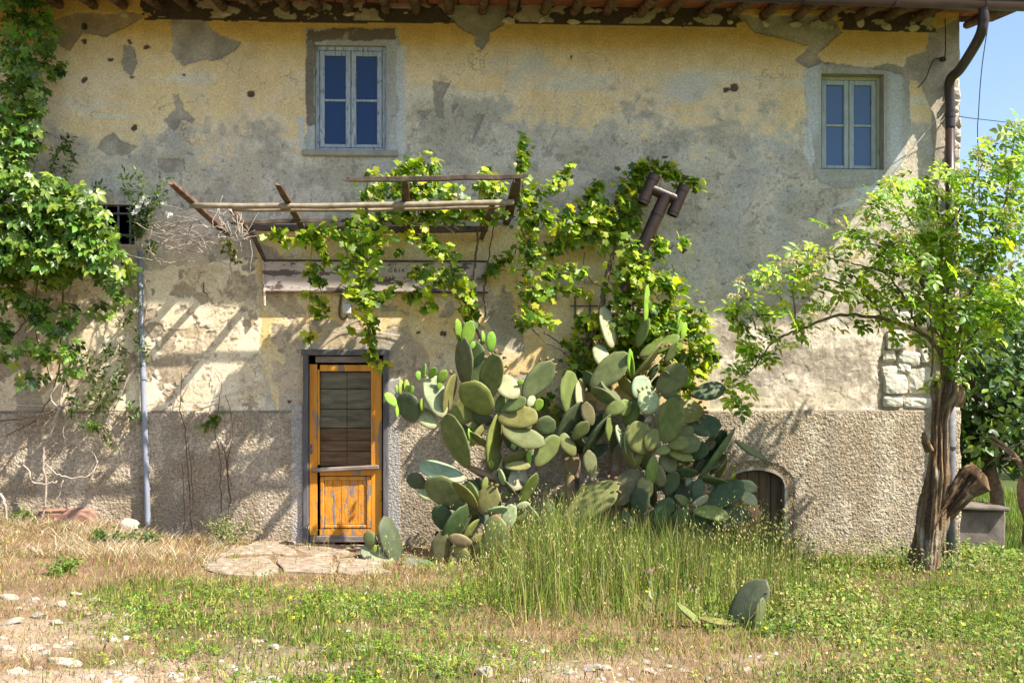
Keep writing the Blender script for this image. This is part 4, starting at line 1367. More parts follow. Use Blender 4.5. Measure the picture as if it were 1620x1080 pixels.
# ------------------------------------------------------------------ leaves
def leaf_shape(kind):
    """returns V,F of a unit leaf in the xy plane, tip along +y, stalk at the origin, front facing +z"""
    V, F = [], []
    if kind == 'grape':
        out = [(0.0, 0.02), (0.28, -.12), (.52, .08), (.40, .26), (.66, .46), (.56, .62), (.34, .62), (.26, .80), (0, 1.02), (-.26, .80), (-.34, .62), (-.56, .62), (-.66, .46), (-.40, .26), (-.52, .08), (-.28, -.12)]
        V = [(0, .42, .05)] + [(x, y, -.10 * abs(x) ** 1.5 - .12 * (y - .4) ** 2 + (.05 if i % 2 else -.02)) for i, (x, y) in enumerate(out)]
        n = len(out)
        F = [(0, 1 + i, 1 + (i + 1) % n) for i in range(n)]
    elif kind == 'creeper':
        for an, L in ((-100, .55), (-50, .8), (0, 1.0), (50, .8), (100, .55)):
            a = math.radians(an)
            ux, uy = math.sin(a), math.cos(a)
            vx, vy = uy, -ux
            b = len(V)
            for (s_, w, z) in ((.08, 0, 0), (.5, .23, .06), (.74, .20, .02), (1.0, 0, -.14), (.74, -.20, .02), (.5, -.23, .06), (.55, 0, -.02)):
                V.append((ux * s_ * L + vx * w * L, uy * s_ * L + vy * w * L, z * L))
            F += [(b, b + 1, b + 6), (b + 1, b + 2, b + 6), (b + 2, b + 3, b + 6), (b + 3, b + 4, b + 6), (b + 4, b + 5, b + 6), (b + 5, b, b + 6)]
    elif kind == 'elder':
        sp = [(0, 1.0, 0, .48), (-75, .62, .45, .40), (75, .62, .45, .40), (-78, .34, .18, .34), (78, .34, .18, .34)]
        sp = [(0, .62, 0, .46), (-62, .50, 0, .42), (62, .50, 0, .42), (-70, .20, 0, .36), (70, .20, 0, .36)]
        for an, y0, _, L in sp:
            a = math.radians(an)
            ux, uy = math.sin(a), math.cos(a)
            vx, vy = uy, -ux
            b = len(V)
            for (s_, w, z) in ((0, 0, 0), (.35, .26, .07), (.65, .24, .05), (1.0, 0, -.16), (.65, -.24, .05), (.35, -.26, .07), (.5, 0, -.01)):
                V.append((ux * s_ * L + vx * w * L, y0 + uy * s_ * L + vy * w * L, z * L - .10 * y0 * y0))
            F += [(b, b + 1, b + 6), (b + 1, b + 2, b + 6), (b + 2, b + 3, b + 6), (b + 3, b + 4, b + 6), (b + 4, b + 5, b + 6), (b + 5, b, b + 6)]
        b = len(V)
        V += [(-.012, 0, 0), (.012, 0, 0), (.008, .64, -.04), (-.008, .64, -.04)]
        F += [(b, b + 1, b + 2), (b, b + 2, b + 3)]
    elif kind == 'small':
        V = [(0, 0, 0), (.17, .4, .04), (.13, .7, .02), (0, 1, -.1), (-.13, .7, .02), (-.17, .4, .04), (0, .5, -.02)]
        F = [(0, 1, 6), (1, 2, 6), (2, 3, 6), (3, 4, 6), (4, 5, 6), (5, 0, 6)]
    elif kind == 'oval':
        V = [(0, 0, 0), (.30, .35, .05), (.26, .7, .03), (0, 1, -.1), (-.26, .7, .03), (-.30, .35, .05), (0, .5, -.03)]
        F = [(0, 1, 6), (1, 2, 6), (2, 3, 6), (3, 4, 6), (4, 5, 6), (5, 0, 6)]
    elif kind == 'round3':
        for an in (-110, 0, 110):
            a = math.radians(an)
            ux, uy = math.sin(a), math.cos(a)
            vx, vy = uy, -ux
            b = len(V)
            for (s_, w) in ((0.05, 0), (.6, .32), (1.0, 0), (.6, -.32)):
                V.append((ux * s_ + vx * w, uy * s_ + vy * w, .08 * s_))
            F += [(b, b + 1, b + 2), (b, b + 2, b + 3)]
    return np.array(V, float), np.array(F, int)
SHAPES = {k: leaf_shape(k) for k in ('grape', 'creeper', 'elder', 'small', 'oval', 'round3')}

def frames(n, rng, bias, spread, down=0.5):
    """random leaf frames: normal = bias + noise, tip direction drawn towards -z"""
    nr = np.asarray(bias, float)[None] + rng.normal(0, spread, (n, 3))
    nr /= np.linalg.norm(nr, axis=1, keepdims=True)
    t = rng.normal(0, 1, (n, 3))
    t /= np.linalg.norm(t, axis=1, keepdims=True)
    t[:, 2] -= down * 1.5
    t -= nr * (t * nr).sum(1, keepdims=True)
    t /= np.linalg.norm(t, axis=1, keepdims=True) + 1e-9
    x = np.cross(t, nr)
    return np.stack([x, t, nr], -1)     # columns

def palette(n, rng, cols, var=0.25):
    c = np.array(cols)[rng.integers(0, len(cols), n)]
    return np.clip(c * (1 + rng.normal(0, var, (n, 1))) * (1 + rng.normal(0, .08, (n, 3))), .004, .8)

def merged_leaves(name, kind, R, T, Sz, C, mat, parent):
    V0, F0 = SHAPES[kind]
    n = len(T)
    V = np.einsum('nij,vj->nvi', R * Sz[:, None, None], V0) + T[:, None, :]
    F = F0[None] + (np.arange(n) * len(V0))[:, None, None]
    Cc = np.repeat(C[:, None, :], len(V0), 1)
    return link(name, np_mesh(name, V.reshape(-1, 3), F.reshape(-1, 3), Cc.reshape(-1, 3), False), mat, parent)

_leafmesh = {}
def leaf_variants(kind, cols, mat, key):
    if key in _leafmesh:
        return _leafmesh[key]
    V0, F0 = SHAPES[kind]
    out = []
    rng = np.random.default_rng(3)
    for c in palette(10, rng, cols, .22):
        v = V0.copy()
        v[:, 2] += .06 * np.sin(v[:, 0] * 5 + rng.random() * 6) * rng.random()
        me = np_mesh('leaf', v, F0, np.repeat(c[None], len(v), 0), False)
        me.materials.append(mat)
        out.append(me)
    _leafmesh[key] = out
    return out

def foliage(root, kind, T, size, cols, mat, rng, n_ind=250, bias=(.42, -.6, .65), spread=.6, down=.6, key=None):
    """leaves of one plant: the nearest ones to the viewer each an object, the rest one joined mass"""
    T = np.asarray(T, float)
    n = len(T)
    R = frames(n, rng, bias, spread, down)
    Sz = rng.uniform(size[0], size[1], n)
    C = palette(n, rng, cols)
    loc = np.array(root.location)
    T = T - loc
    order = np.argsort(T[:, 1])
    ind, rest = order[:n_ind], order[n_ind:]
    var = leaf_variants(kind, cols, mat, key or kind)
    for i in ind:
        o = bpy.data.objects.new('leaf', var[rng.integers(0, len(var))])
        COL.objects.link(o)
        o.parent = root
        m4 = Matrix.Identity(4)
        Rs = R[i] * Sz[i]
        for a_ in range(3):
            for b_ in range(3):
                m4[a_][b_] = Rs[a_, b_]
            m4[a_][3] = T[i, a_]
        o.matrix_local = m4
    if len(rest):
        o = merged_leaves('foliage', kind, R[rest], T[rest], Sz[rest], C[rest], mat, root)
        o['kind'] = 'stuff'

def along(paths, rng, dens, jit):
    """leaf positions beside stems: paths of (px,py,Y[,radius px]); dens leaves per metre"""
    out = []
    for path in paths:
        rad = [p[3] if len(p) > 3 else jit for p in path]
        pts = [P(p[0], p[1], p[2]) for p in path]
        for i in range(len(pts) - 1):
            L = (pts[i + 1] - pts[i]).length
            r0, r1 = rad[i] * S(path[i][2]), rad[i + 1] * S(path[i + 1][2])
            k = max(1, int(L * dens * (0.5 + (rad[i] + rad[i + 1]) / 2 / 14)))
            for q in range(k):
                t = rng.random()
                r = r0 + (r1 - r0) * t
                p = pts[i].lerp(pts[i + 1], t)
                d = rng.normal(0, .55, 3)
                out.append((p.x + d[0] * r, p.y + d[1] * r * .8, p.z + d[2] * r))
    return out

def in_region(poly, n, rng, y0, y1, holes=0.0, hs=3.0, sd=0):
    """points with ragged gaps inside a picture-shaped region of a plant, spread in depth between y0 and y1"""
    xs_ = [p[0] for p in poly]
    ys_ = [p[1] for p in poly]
    out = []
    tries = 0
    while len(out) < n and tries < 40:
        tries += 1
        k = n * 2
        px = rng.uniform(min(xs_), max(xs_), k)
        py = rng.uniform(min(ys_), max(ys_), k)
        Y = rng.uniform(y0, y1, k)
        ok = inpoly(px + rng.normal(0, 6, k), py + rng.normal(0, 6, k), poly)
        if holes > 0:
            ok &= fbm(px / 100 * hs, py / 100 * hs, sd + 200, 3) > holes
        for a_, b_, c_ in zip(px[ok], py[ok], Y[ok]):
            out.append(tuple(P(a_, b_, c_)))
    return out[:n]

def stems(root, paths, mat, name='stem', noise=.08, each=True):
    """paths: (list of (px,py,Y), r0, r1)"""
    for pts, r0, r1 in paths:
        sp = smooth_path([P(*p) for p in pts], 6)
        sp = [p + Vector((random.gauss(0, .006), random.gauss(0, .006), random.gauss(0, .006))) * (1 if r0 > .006 else .6) for p in sp]
        rel(MB().tube(sp, lerp_list(r0, r1, len(sp)), 7, True, noise, random.randint(0, 999)).build(name, mat, root, True), root)

GRAPE = [(.19, .30, .025), (.27, .39, .03), (.36, .45, .035), (.11, .20, .02), (.07, .14, .02), (.46, .50, .04), (.34, .40, .05)]
GRAPE_YOUNG = [(.24, .34, .04), (.30, .38, .05), (.18, .29, .035)]

# --- vine on the wall, by the flue
rng = np.random.default_rng(21)
v1 = empty('grapevine', 'grapevine with a thick twisted trunk climbing beside the brown flue', 'grapevine', P(905, 860, -.3))
trunk = [(905, 885, -.32), (912, 760, -.34), (905, 640, -.30), (925, 560, -.30), (944, 515, -.32), (955, 470, -.34), (962, 430, -.34), (972, 395, -.30)]
stems(v1, [(trunk, .040, .022), ([(899, 870, -.30), (918, 700, -.28), (915, 600, -.26), (935, 540, -.30), (950, 490, -.34), (965, 420, -.30)], .028, .014)], M['stem'], 'trunk', .16)
ST1 = [
    ([(972, 395, -.30), (960, 375, -.30), (935, 372, -.3), (900, 380, -.3), (870, 395, -.3)], .012, .006),
    ([(970, 400, -.30), (985, 370, -.30), (978, 330, -.3), (1000, 290, -.3), (1030, 268, -.32), (1070, 275, -.35), (1105, 290, -.4)], .013, .004),
    ([(962, 430, -.34), (985, 440, -.34), (1015, 420, -.36), (1040, 400, -.4), (1090, 385, -.4)], .011, .004),
    ([(958, 450, -.34), (1000, 490, -.4), (1060, 490, -.45), (1110, 500, -.4)], .010, .004),
    ([(925, 400, -.25), (924, 420, -.25), (935, 445, -.2), (950, 452, -.2)], .005, .004),
    ([(957, 380, -.25), (958, 410, -.22)], .006, .004),
    ([(860, 525, -.2), (890, 545, -.2), (925, 570, -.25)], .008, .005),
    ([(1022, 455, -.6), (1028, 490, -.6), (1040, 520, -.5)], .006, .004),
]
stems(v1, ST1, M['stem'])
L1 = [
    [(870, 400, -.3, 12), (905, 370, -.32, 22), (940, 345, -.32, 24), (960, 330, -.32, 20), (972, 372, -.3, 28)],
    [(905, 365, -.32, 20), (925, 330, -.32, 22), (940, 305, -.3, 12), (944, 290, -.3, 5)],
    [(960, 380, -.3, 22), (990, 350, -.3, 22), (985, 320, -.3, 18), (995, 290, -.3, 16), (1015, 270, -.32, 15)],
    [(1000, 275, -.32, 14), (1030, 258, -.32, 14), (1055, 268, -.34, 14), (1085, 285, -.38, 12), (1108, 295, -.4, 7)],
    [(1018, 290, -.36, 9), (1005, 330, -.36, 12), (1000, 360, -.34, 12)],
    [(998, 400, -.62, 14), (1005, 385, -.62, 10)], [(1010, 420, -.62, 16), (990, 440, -.6, 14)],
    [(995, 395, -.5, 20), (990, 430, -.5, 26), (985, 470, -.45, 24), (1000, 490, -.4, 18)],
    [(1000, 420, -.5, 24), (1030, 440, -.5, 26), (1060, 445, -.5, 22), (1072, 470, -.48, 18)],
    [(1035, 370, -.5, 10), (1045, 385, -.5, 12), (1040, 410, -.5, 14)],
    [(1080, 380, -.45, 13), (1093, 388, -.42, 8)],
    [(1035, 480, -.5, 18), (1060, 510, -.45, 24), (1090, 500, -.42, 24), (1112, 500, -.4, 18)],
    [(1030, 530, -.4, 24), (1060, 560, -.36, 28), (1090, 560, -.36, 26), (1110, 590, -.3, 18)],
    [(1080, 520, -.4, 22), (1115, 545, -.36, 20), (1120, 575, -.3, 14)],
    [(1120, 560, -.35, 9), (1140, 565, -.35, 5)],
    [(965, 520, -.35, 16), (990, 530, -.35, 18), (1015, 535, -.35, 18), (1040, 545, -.35, 16)], [(945, 545, -.35, 14), (960, 560, -.35, 14)],
    [(935, 500, -.45, 13), (950, 520, -.45, 15), (975, 510, -.5, 16), (1000, 515, -.5, 16), (1030, 510, -.5, 16), (1045, 530, -.5, 14)],
    [(915, 512, -.3, 13), (930, 520, -.3, 12)],
    [(910, 540, -.3, 18), (925, 570, -.3, 24), (940, 600, -.28, 20), (905, 575, -.28, 18)],
    [(975, 540, -.3, 18), (990, 580, -.3, 24), (1010, 570, -.3, 22), (1000, 600, -.25, 20)],
    [(845, 645, -.15, 9), (868, 625, -.15, 8)], [(880, 645, -.15, 12), (893, 660, -.15, 8)],
    [(1068, 600, -.3, 16), (1100, 620, -.25, 14)],
]
pts = along(L1, rng, 150, 10)
foliage(v1, 'grape', pts, (.036, .096), GRAPE, M['leaf'], rng, 290, key='grape')

# --- vine over the pergola and the tall shoot at its right end
v2 = empty('grapevine', 'grapevine sprawling over the right half of the pergola and hanging past the signboard', 'grapevine', P(745, 880, -.25))
ST2 = [
    ([(764, 560, -.12), (752, 500, -.12), (750, 440, -.14), (754, 395, -.2), (757, 365, -.4), (770, 340, -.7), (790, 322, -.9)], .014, .010),
    ([(768, 500, -.10), (766, 460, -.1), (772, 420, -.12), (776, 380, -.2), (785, 345, -.4)], .010, .006),
    ([(785, 335, -.8), (740, 320, -.8), (690, 300, -.7), (640, 290, -.7), (585, 315, -.8), (570, 350, -.9)], .010, .005),
    ([(570, 340, -.9), (572, 400, -.85), (578, 450, -.8), (585, 520, -.6), (590, 560, -.35), (600, 590, -.2)], .005, .002),
    ([(660, 330, -.7), (680, 380, -.7), (700, 420, -.6), (735, 460, -.5), (742, 500, -.45)], .006, .003),
    ([(495, 370, -.75), (492, 420, -.75), (490, 470, -.7), (491, 535, -.6)], .003, .0015),
    ([(575, 352, -.8), (520, 362, -.75), (470, 372, -.7), (430, 368, -.7)], .006, .003),
    ([(596, 446, -.5), (625, 447, -.45), (652, 443, -.45)], .004, .003),
    ([(820, 350, -.55), (826, 300, -.55), (830, 250, -.53), (830, 212, -.53)], .008, .003),
    ([(818, 345, -.55), (838, 400, -.5), (840, 460, -.42), (842, 520, -.4)], .009, .004),
    ([(842, 520, -.5), (862, 540, -.35), (880, 550, -.25), (910, 572, -.2)], .006, .004),
    ([(842, 440, -.43), (880, 428, -.43), (928, 432, -.43)], .005, .002),
    ([(842, 465, -.4), (880, 455, -.4), (935, 462, -.4)], .005, .002),
]
stems(v2, ST2, M['stem'])
stems(v2, [([(688, 335, -.6), (725, 362, -.55)], .008, .006), ([(700, 352, -.5), (740, 385, -.4)], .008, .006), ([(583, 322, -1.0), (575, 335, -1.0)], .010, .009)], M['dead_stem'])
L2 = [
    [(575, 320, -.8, 16), (590, 295, -.75, 22), (625, 285, -.7, 26), (660, 262, -.7, 18), (680, 262, -.7, 18)],
    [(640, 300, -.7, 22), (680, 295, -.7, 24), (710, 310, -.7, 20), (725, 318, -.7, 12)],
    [(655, 262, -.7, 10), (650, 252, -.7, 5)], [(690, 268, -.7, 8), (692, 258, -.7, 4)],
    [(755, 300, -.7, 12), (765, 285, -.7, 15), (770, 272, -.7, 8), (785, 310, -.7, 15), (800, 300, -.7, 10)],
    [(600, 340, -.75, 16), (650, 335, -.7, 18), (700, 335, -.65, 18), (750, 330, -.65, 16), (790, 330, -.7, 14)],
    [(575, 340, -1.0, 14), (565, 370, -.98, 20), (560, 400, -.95, 22), (585, 390, -.9, 24), (600, 370, -.9, 18)],
    [(545, 375, -.9, 16), (520, 365, -.85, 12), (490, 368, -.8, 10), (470, 375, -.78, 8)],
    [(430, 372, -.7, 8), (440, 365, -.7, 8), (448, 380, -.7, 9), (455, 388, -.7, 6)],
    [(475, 375, -.7, 8), (505, 385, -.7, 10), (515, 405, -.7, 7), (513, 420, -.7, 4)],
    [(545, 420, -1.0, 10), (550, 445, -1.0, 10), (558, 465, -.98, 8)],
    [(585, 410, -.85, 16), (575, 440, -.85, 16), (570, 470, -.8, 16), (582, 480, -.8, 12), (565, 490, -.75, 8)],
    [(590, 475, -.7, 10), (605, 465, -.6, 9), (625, 450, -.6, 8)],
    [(592, 520, -.5, 6), (583, 500, -.5, 7), (588, 530, -.45, 7), (585, 545, -.4, 6), (590, 575, -.3, 9), (605, 580, -.25, 9)],
    [(555, 515, -.2, 10), (560, 510, -.2, 8)],
    [(492, 420, -.72, 9), (500, 440, -.72, 9), (512, 445, -.7, 9), (498, 452, -.7, 8)],
    [(478, 462, -.7, 7), (500, 470, -.68, 5), (510, 478, -.68, 5), (520, 488, -.66, 4)],
    [(492, 490, -.65, 8), (500, 500, -.65, 6), (515, 495, -.65, 5)],
    [(490, 525, -.6, 7), (494, 535, -.6, 7)],
    [(650, 365, -.7, 16), (670, 380, -.7, 20), (690, 395, -.65, 16), (715, 400, -.6, 9)],
    [(632, 400, -.65, 8), (640, 395, -.65, 6)],
    [(655, 430, -.6, 14), (680, 440, -.6, 20), (710, 435, -.58, 18), (735, 455, -.55, 18), (742, 480, -.5, 10)],
    [(640, 465, -.5, 10), (670, 470, -.5, 12), (685, 485, -.5, 8)],
    [(732, 490, -.4, 9), (745, 500, -.35, 8), (740, 470, -.45, 10)],
    [(775, 435, -.2, 12), (790, 420, -.2, 12), (800, 410, -.2, 10), (810, 400, -.2, 8)],
    [(829, 214, -0.53, 5), (831, 235, -0.53, 10), (825, 260, -0.53, 11), (830, 280, -0.55, 13)],
    [(828, 290, -0.56, 16), (835, 320, -0.56, 18), (840, 350, -0.55, 20), (838, 390, -0.50, 20), (845, 420, -0.46, 20)],
    [(855, 310, -0.53, 12), (880, 290, -0.53, 12), (897, 275, -0.53, 7), (900, 262, -0.53, 4)],
    [(850, 340, -0.50, 18), (880, 345, -0.48, 20), (900, 350, -0.46, 16)],
    [(838, 440, -0.43, 18), (838, 470, -0.40, 18), (835, 490, -0.37, 14)],
    [(860, 430, -0.43, 10), (890, 424, -0.43, 9), (925, 432, -0.43, 6)],
    [(850, 462, -0.40, 10), (885, 455, -0.40, 10), (920, 460, -0.40, 9), (932, 465, -0.40, 7)],
    [(822, 500, -.55, 12), (840, 505, -.5, 12), (862, 500, -.5, 10), (875, 512, -.5, 8)],
    [(818, 505, -.5, 8), (825, 518, -.5, 6)],
]
pts = along(L2, rng, 125, 10)
foliage(v2, 'grape', pts, (.036, .094), GRAPE, M['leaf'], rng, 290, key='grape')

# --- Virginia creeper on the left
rng = np.random.default_rng(22)
CREEP = [(.09, .18, .025), (.13, .24, .03), (.18, .30, .035), (.05, .11, .02), (.25, .34, .05)]
c1 = empty('creeper', 'Virginia creeper mound billowing off the wall left of the grey pipe', 'creeper', P(95, 845, -.2))
MOUND = [(-60, 285), (0, 272), (40, 270), (80, 285), (120, 300), (150, 315), (164, 345), (180, 375), (192, 405), (178, 430), (150, 425), (110, 415), (60, 425), (0, 425), (-60, 425)]
pts = in_region(MOUND, 1900, rng, -1.0, -.35, .30, 3.2, 1)
pts += in_region([(-60, 400), (100, 400), (130, 430), (60, 460), (-60, 470)], 260, rng, -.8, -.3, .40, 3, 2)
pts += along([[(150, 420, -.6, 18), (165, 440, -.55, 20), (185, 460, -.5, 16), (190, 480, -.45, 9)], [(165, 500, -.35, 12), (150, 490, -.35, 12)],
              [(20, 470, -.5, 16), (60, 480, -.5, 18), (50, 510, -.5, 16), (90, 520, -.5, 18), (110, 490, -.5, 16)],
              [(20, 560, -.55, 18), (50, 550, -.55, 14), (85, 555, -.6, 18), (110, 545, -.6, 20), (105, 570, -.6, 16), (125, 580, -.6, 14)],
              [(0, 510, -.4, 14), (10, 580, -.4, 14)], [(200, 405, -.6, 8), (205, 430, -.5, 10), (190, 440, -.5, 12)],
              [(62, 590, -.6, 8), (30, 600, -.6, 10)], [(130, 667, -.2, 7), (165, 672, -.2, 7)], [(100, 590, -.5, 10), (108, 600, -.5, 8)]], rng, 42, 14)
foliage(c1, 'creeper', pts, (.070, .135), CREEP, M['leaf_dark'], rng, 295, bias=(.35, -.6, .75), spread=.5, down=.8, key='creeper')
stems(c1, [
    ([(112, 420, -.3), (108, 500, -.25), (102, 580, -.22), (95, 640, -.2), (78, 690, -.2), (68, 720, -.2), (72, 790, -.15), (62, 840, -.1)], .016, .012),
    ([(97, 600, -.3), (80, 630, -.3), (92, 650, -.28), (72, 680, -.25)], .012, .008),
    ([(12, 690, -.4), (25, 720, -.4), (45, 745, -.35), (50, 762, -.3), (70, 765, -.3), (88, 762, -.3)], .012, .008),
    ([(75, 735, -.3), (90, 750, -.3), (110, 755, -.25), (140, 752, -.25), (155, 730, -.2)], .010, .006),
    ([(0, 780, -.3), (8, 800, -.3), (12, 830, -.25)], .018, .014),
    ([(100, 760, -.2), (80, 800, -.2), (20, 795, -.2)], .006, .004),
    ([(118, 640, -.2), (100, 690, -.2), (150, 720, -.2), (140, 770, -.2)], .006, .004),
    ([(205, 590, -.1), (185, 640, -.1), (165, 680, -.12), (150, 720, -.12)], .006, .004),
    ([(215, 575, -.1), (195, 615, -.1), (175, 650, -.12)], .006, .004),
], M['dead_stem'])
stems(c1, [
    ([(100, 440, -.2), (98, 520, -.15), (90, 600, -.15), (60, 660, -.12), (10, 690, -.1)], .010, .006),
    ([(60, 440, -.2), (55, 520, -.15), (80, 600, -.12)], .008, .005),
    ([(0, 665, -.15), (50, 660, -.15), (110, 640, -.15), (160, 650, -.12)], .008, .004),
    ([(40, 430, -.2), (20, 470, -.18), (45, 500, -.16), (10, 540, -.15)], .010, .006),
], M['stem'])

c2 = empty('creeper', 'narrow creeper strand climbing to the eaves at the top left', 'creeper', P(40, 300, -.3))
pts = in_region([(15, -20), (65, -20), (78, 20), (92, 50), (80, 80), (58, 60), (60, 130), (68, 160), (55, 200), (62, 240), (20, 275), (-10, 280), (-10, 200), (10, 120), (5, 60)], 640, rng, -.65, -.2, .25, 4, 3)
pts += along([[(60, 75, -.4, 16), (80, 95, -.35, 16), (95, 110, -.3, 12), (70, 115, -.3, 14)], [(60, 130, -.25, 14), (70, 160, -.25, 10)]], rng, 60, 14)
foliage(c2, 'creeper', pts, (.060, .115), CREEP, M['leaf_dark'], rng, 200, bias=(.35, -.6, .75), spread=.5, down=.9, key='creeper')
stems(c2, [([(25, 290, -.3), (40, 220, -.3), (35, 120, -.3), (40, 40, -.35), (48, -20, -.4)], .012, .006), ([(45, 290, -.25), (72, 215, -.1), (98, 225, -.1)], .004, .002)], M['stem'])

# --- white flowered climber by the grey pipe, with its bare twigs
rng = np.random.default_rng(23)
c3 = empty('flowering_climber', 'climber with narrow leaves and white flowers beside the barred opening', 'climbing plant', P(218, 400, -.15))
SPR = [[(215, 380, -.3), (212, 330, -.4), (200, 290, -.5), (192, 268, -.5)], [(218, 370, -.3), (222, 320, -.45), (225, 285, -.5), (218, 268, -.5)], [(222, 370, -.3), (240, 330, -.45), (252, 300, -.5), (262, 282, -.5)], [(218, 375, -.3), (235, 340, -.4), (260, 312, -.4)],
       [(215, 380, -.3), (222, 345, -.4), (235, 315, -.45)], [(70, 280, -.3), (82, 265, -.3), (90, 240, -.2), (110, 222, -.1)], [(100, 290, -.3), (112, 250, -.2), (105, 215, -.1)], [(135, 320, -.4), (150, 300, -.4), (170, 295, -.4)],
       [(215, 470, -.15), (205, 500, -.15), (190, 520, -.15)], [(220, 520, -.1), (226, 550, -.1), (222, 580, -.1)], [(175, 545, -.15), (160, 580, -.15), (170, 620, -.15), (150, 660, -.12)], [(140, 560, -.2), (150, 620, -.2), (130, 650, -.18)], [(120, 620, -.25), (110, 660, -.25)], [(185, 600, -.1), (178, 640, -.1)],
       [(205, 640, -.08), (215, 660, -.1), (222, 668, -.12)], [(190, 545, -.1), (195, 580, -.1), (180, 610, -.12)], [(165, 680, -.1), (175, 700, -.1)], [(230, 400, -.2), (240, 385, -.2), (236, 410, -.2)]]
stems(c3, [(p, .004, .002) for p in SPR[:9]], M['green_stem'])
pts = along([[q + (7,) for q in p] for p in SPR], rng, 150, 7)
foliage(c3, 'small', pts, (.045, .085), [(.07, .13, .03), (.10, .17, .04), (.14, .20, .05)], M['leaf'], rng, 120, bias=(.2, -.5, .8), spread=.6, down=-.3, key='climber')
fl5 = MB()
fv, ff = [], []
for k in range(5):
    a_ = k * 2 * math.pi / 5
    b_ = len(fv)
    for (r_, w_) in ((.05, 0), (.55, .34), (1, 0), (.55, -.34)):
        fv.append((math.cos(a_) * r_ - math.sin(a_) * w_, math.sin(a_) * r_ + math.cos(a_) * w_, .25 * r_ * r_))
    ff += [(b_, b_ + 1, b_ + 2), (b_, b_ + 2, b_ + 3)]
fme = np_mesh('flower', np.array(fv), np.array(ff), np.tile([[.78, .74, .70]], (len(fv), 1)))
fme.materials.append(M['petal'])
for (x, y, Yp) in [(228, 313, -.5), (233, 320, -.5), (220, 328, -.5), (214, 335, -.48), (224, 316, -.5), (258, 322, -.42), (266, 340, -.4), (45, 279, -1.0), (133, 303, -.9), (140, 306, -.9), (65, 560, -.5), (190, 540, -.2), (214, 490, -.2), (158, 362, -.8), (264, 282, -.3)]:
    for _ in range(4):
        o = bpy.data.objects.new('flower', fme)
        COL.objects.link(o)
        o.parent = c3
        o.location = P(x + random.uniform(-4, 4), y + random.uniform(-3, 3), Yp + random.uniform(-.03, .03)) - c3.location
        o.rotation_euler = (math.radians(random.uniform(30, 110)), random.uniform(-.6, .6), random.uniform(0, 6))
        s_ = random.uniform(.020, .034)
        o.scale = (s_, s_, s_)

tw = empty('dry_twigs', 'tangle of bare pale twigs between the grey pipe and the pergola', 'twigs', P(320, 380, -.5))
rr = random.Random(31)
paths = []
for k in range(34):
    x0, y0 = rr.uniform(212, 300), rr.uniform(345, 400)
    x1, y1 = x0 + rr.uniform(40, 120), y0 + rr.uniform(-20, 40)
    Y0, Y1 = rr.uniform(-.5, -.15), rr.uniform(-.9, -.3)
    if x1 > 410: x1 = 405
    paths.append(([(x0, y0, Y0), ((x0 + x1) / 2 + rr.uniform(-10, 10), (y0 + y1) / 2 + rr.uniform(-18, 14), (Y0 + Y1) / 2), (x1, y1, Y1)], rr.uniform(.004, .007), .002))
for k in range(22):
    x0, y0 = rr.uniform(345, 385), rr.uniform(325, 385)
    paths.append(([(x0, y0, -.8), (x0 + rr.uniform(-14, 14), y0 + rr.uniform(-20, 30), -.8), (x0 + rr.uniform(-25, 35), y0 + rr.uniform(-30, 40), -.75)], .006, .002))
paths += [([(270, 362, -.4), (285, 352, -.5), (310, 350, -.6), (330, 362, -.7)], .010, .006), ([(364, 400, -.8), (365, 430, -.8), (362, 452, -.78), (357, 463, -.76)], .008, .003), ([(396, 380, -.3), (398, 410, -.3), (390, 455, -.3)], .004, .002),
          ([(188, 400, -.2), (230, 410, -.4), (275, 415, -.4), (310, 413, -.4)], .005, .003), ([(215, 370, -.2), (240, 360, -.3), (235, 390, -.3), (255, 420, -.3)], .006, .003), ([(226, 430, -.1), (232, 470, -.1), (228, 520, -.08)], .006, .004)]
stems(tw, paths, M['dead_stem'], 'twig', .05)
pts = along([[(362, 380, -.85, 8), (365, 395, -.85, 9), (370, 410, -.85, 5)]], rng, 350, 8)
foliage(tw, 'oval', pts, (.03, .055), [(.14, .13, .03), (.09, .12, .03), (.24, .20, .05)], M['leaf'], rng, 30, key='twigleaf')

d1_ = empty('dry_creeper_stem', 'thin red brown leafless stems rising from the ground right of the grey pipe', 'plant stems', P(300, 840, -.12))
stems(d1_, [([(303, 845, -.12), (300, 780, -.1), (293, 700, -.08), (286, 640, -.05), (288, 590, -.03)], .007, .004), ([(290, 845, -.12), (292, 800, -.1), (287, 730, -.08)], .006, .003), ([(306, 800, -.1), (302, 740, -.08), (297, 690, -.06)], .005, .003)] +
      [([(286, 640, -.05), (275, 620, -.03), (262, 600, -.03)], .003, .002), ([(287, 630, -.05), (300, 605, -.03)], .003, .002)], M['red_timber'])
d2_ = empty('dry_creeper_stem', 'bare brown stems with one drooping leaf cluster beside the door', 'plant stems', P(355, 845, -.14))
stems(d2_, [([(349, 850, -.14), (349, 780, -.12), (348, 718, -.1), (340, 690, -.1), (343, 660, -.08), (350, 610, -.05), (340, 590, -.04)], .007, .003), ([(362, 845, -.14), (363, 790, -.12), (357, 720, -.1), (349, 700, -.1)], .009, .006), ([(366, 770, -.12), (360, 730, -.1), (368, 690, -.06), (365, 650, -.05), (356, 625, -.04)], .005, .003),
            ([(348, 718, -.1), (362, 700, -.1), (366, 670, -.08)], .004, .002)], M['red_timber'])
foliage(d2_, 'oval', along([[(345, 655, -.12, 7), (335, 665, -.12, 7), (325, 678, -.12, 4)], [(338, 660, -.12, 6), (345, 665, -.12, 6)]], rng, 200, 6), (.05, .08), [(.10, .16, .035), (.16, .20, .05)], M['leaf'], rng, 40, key='dryleaf')

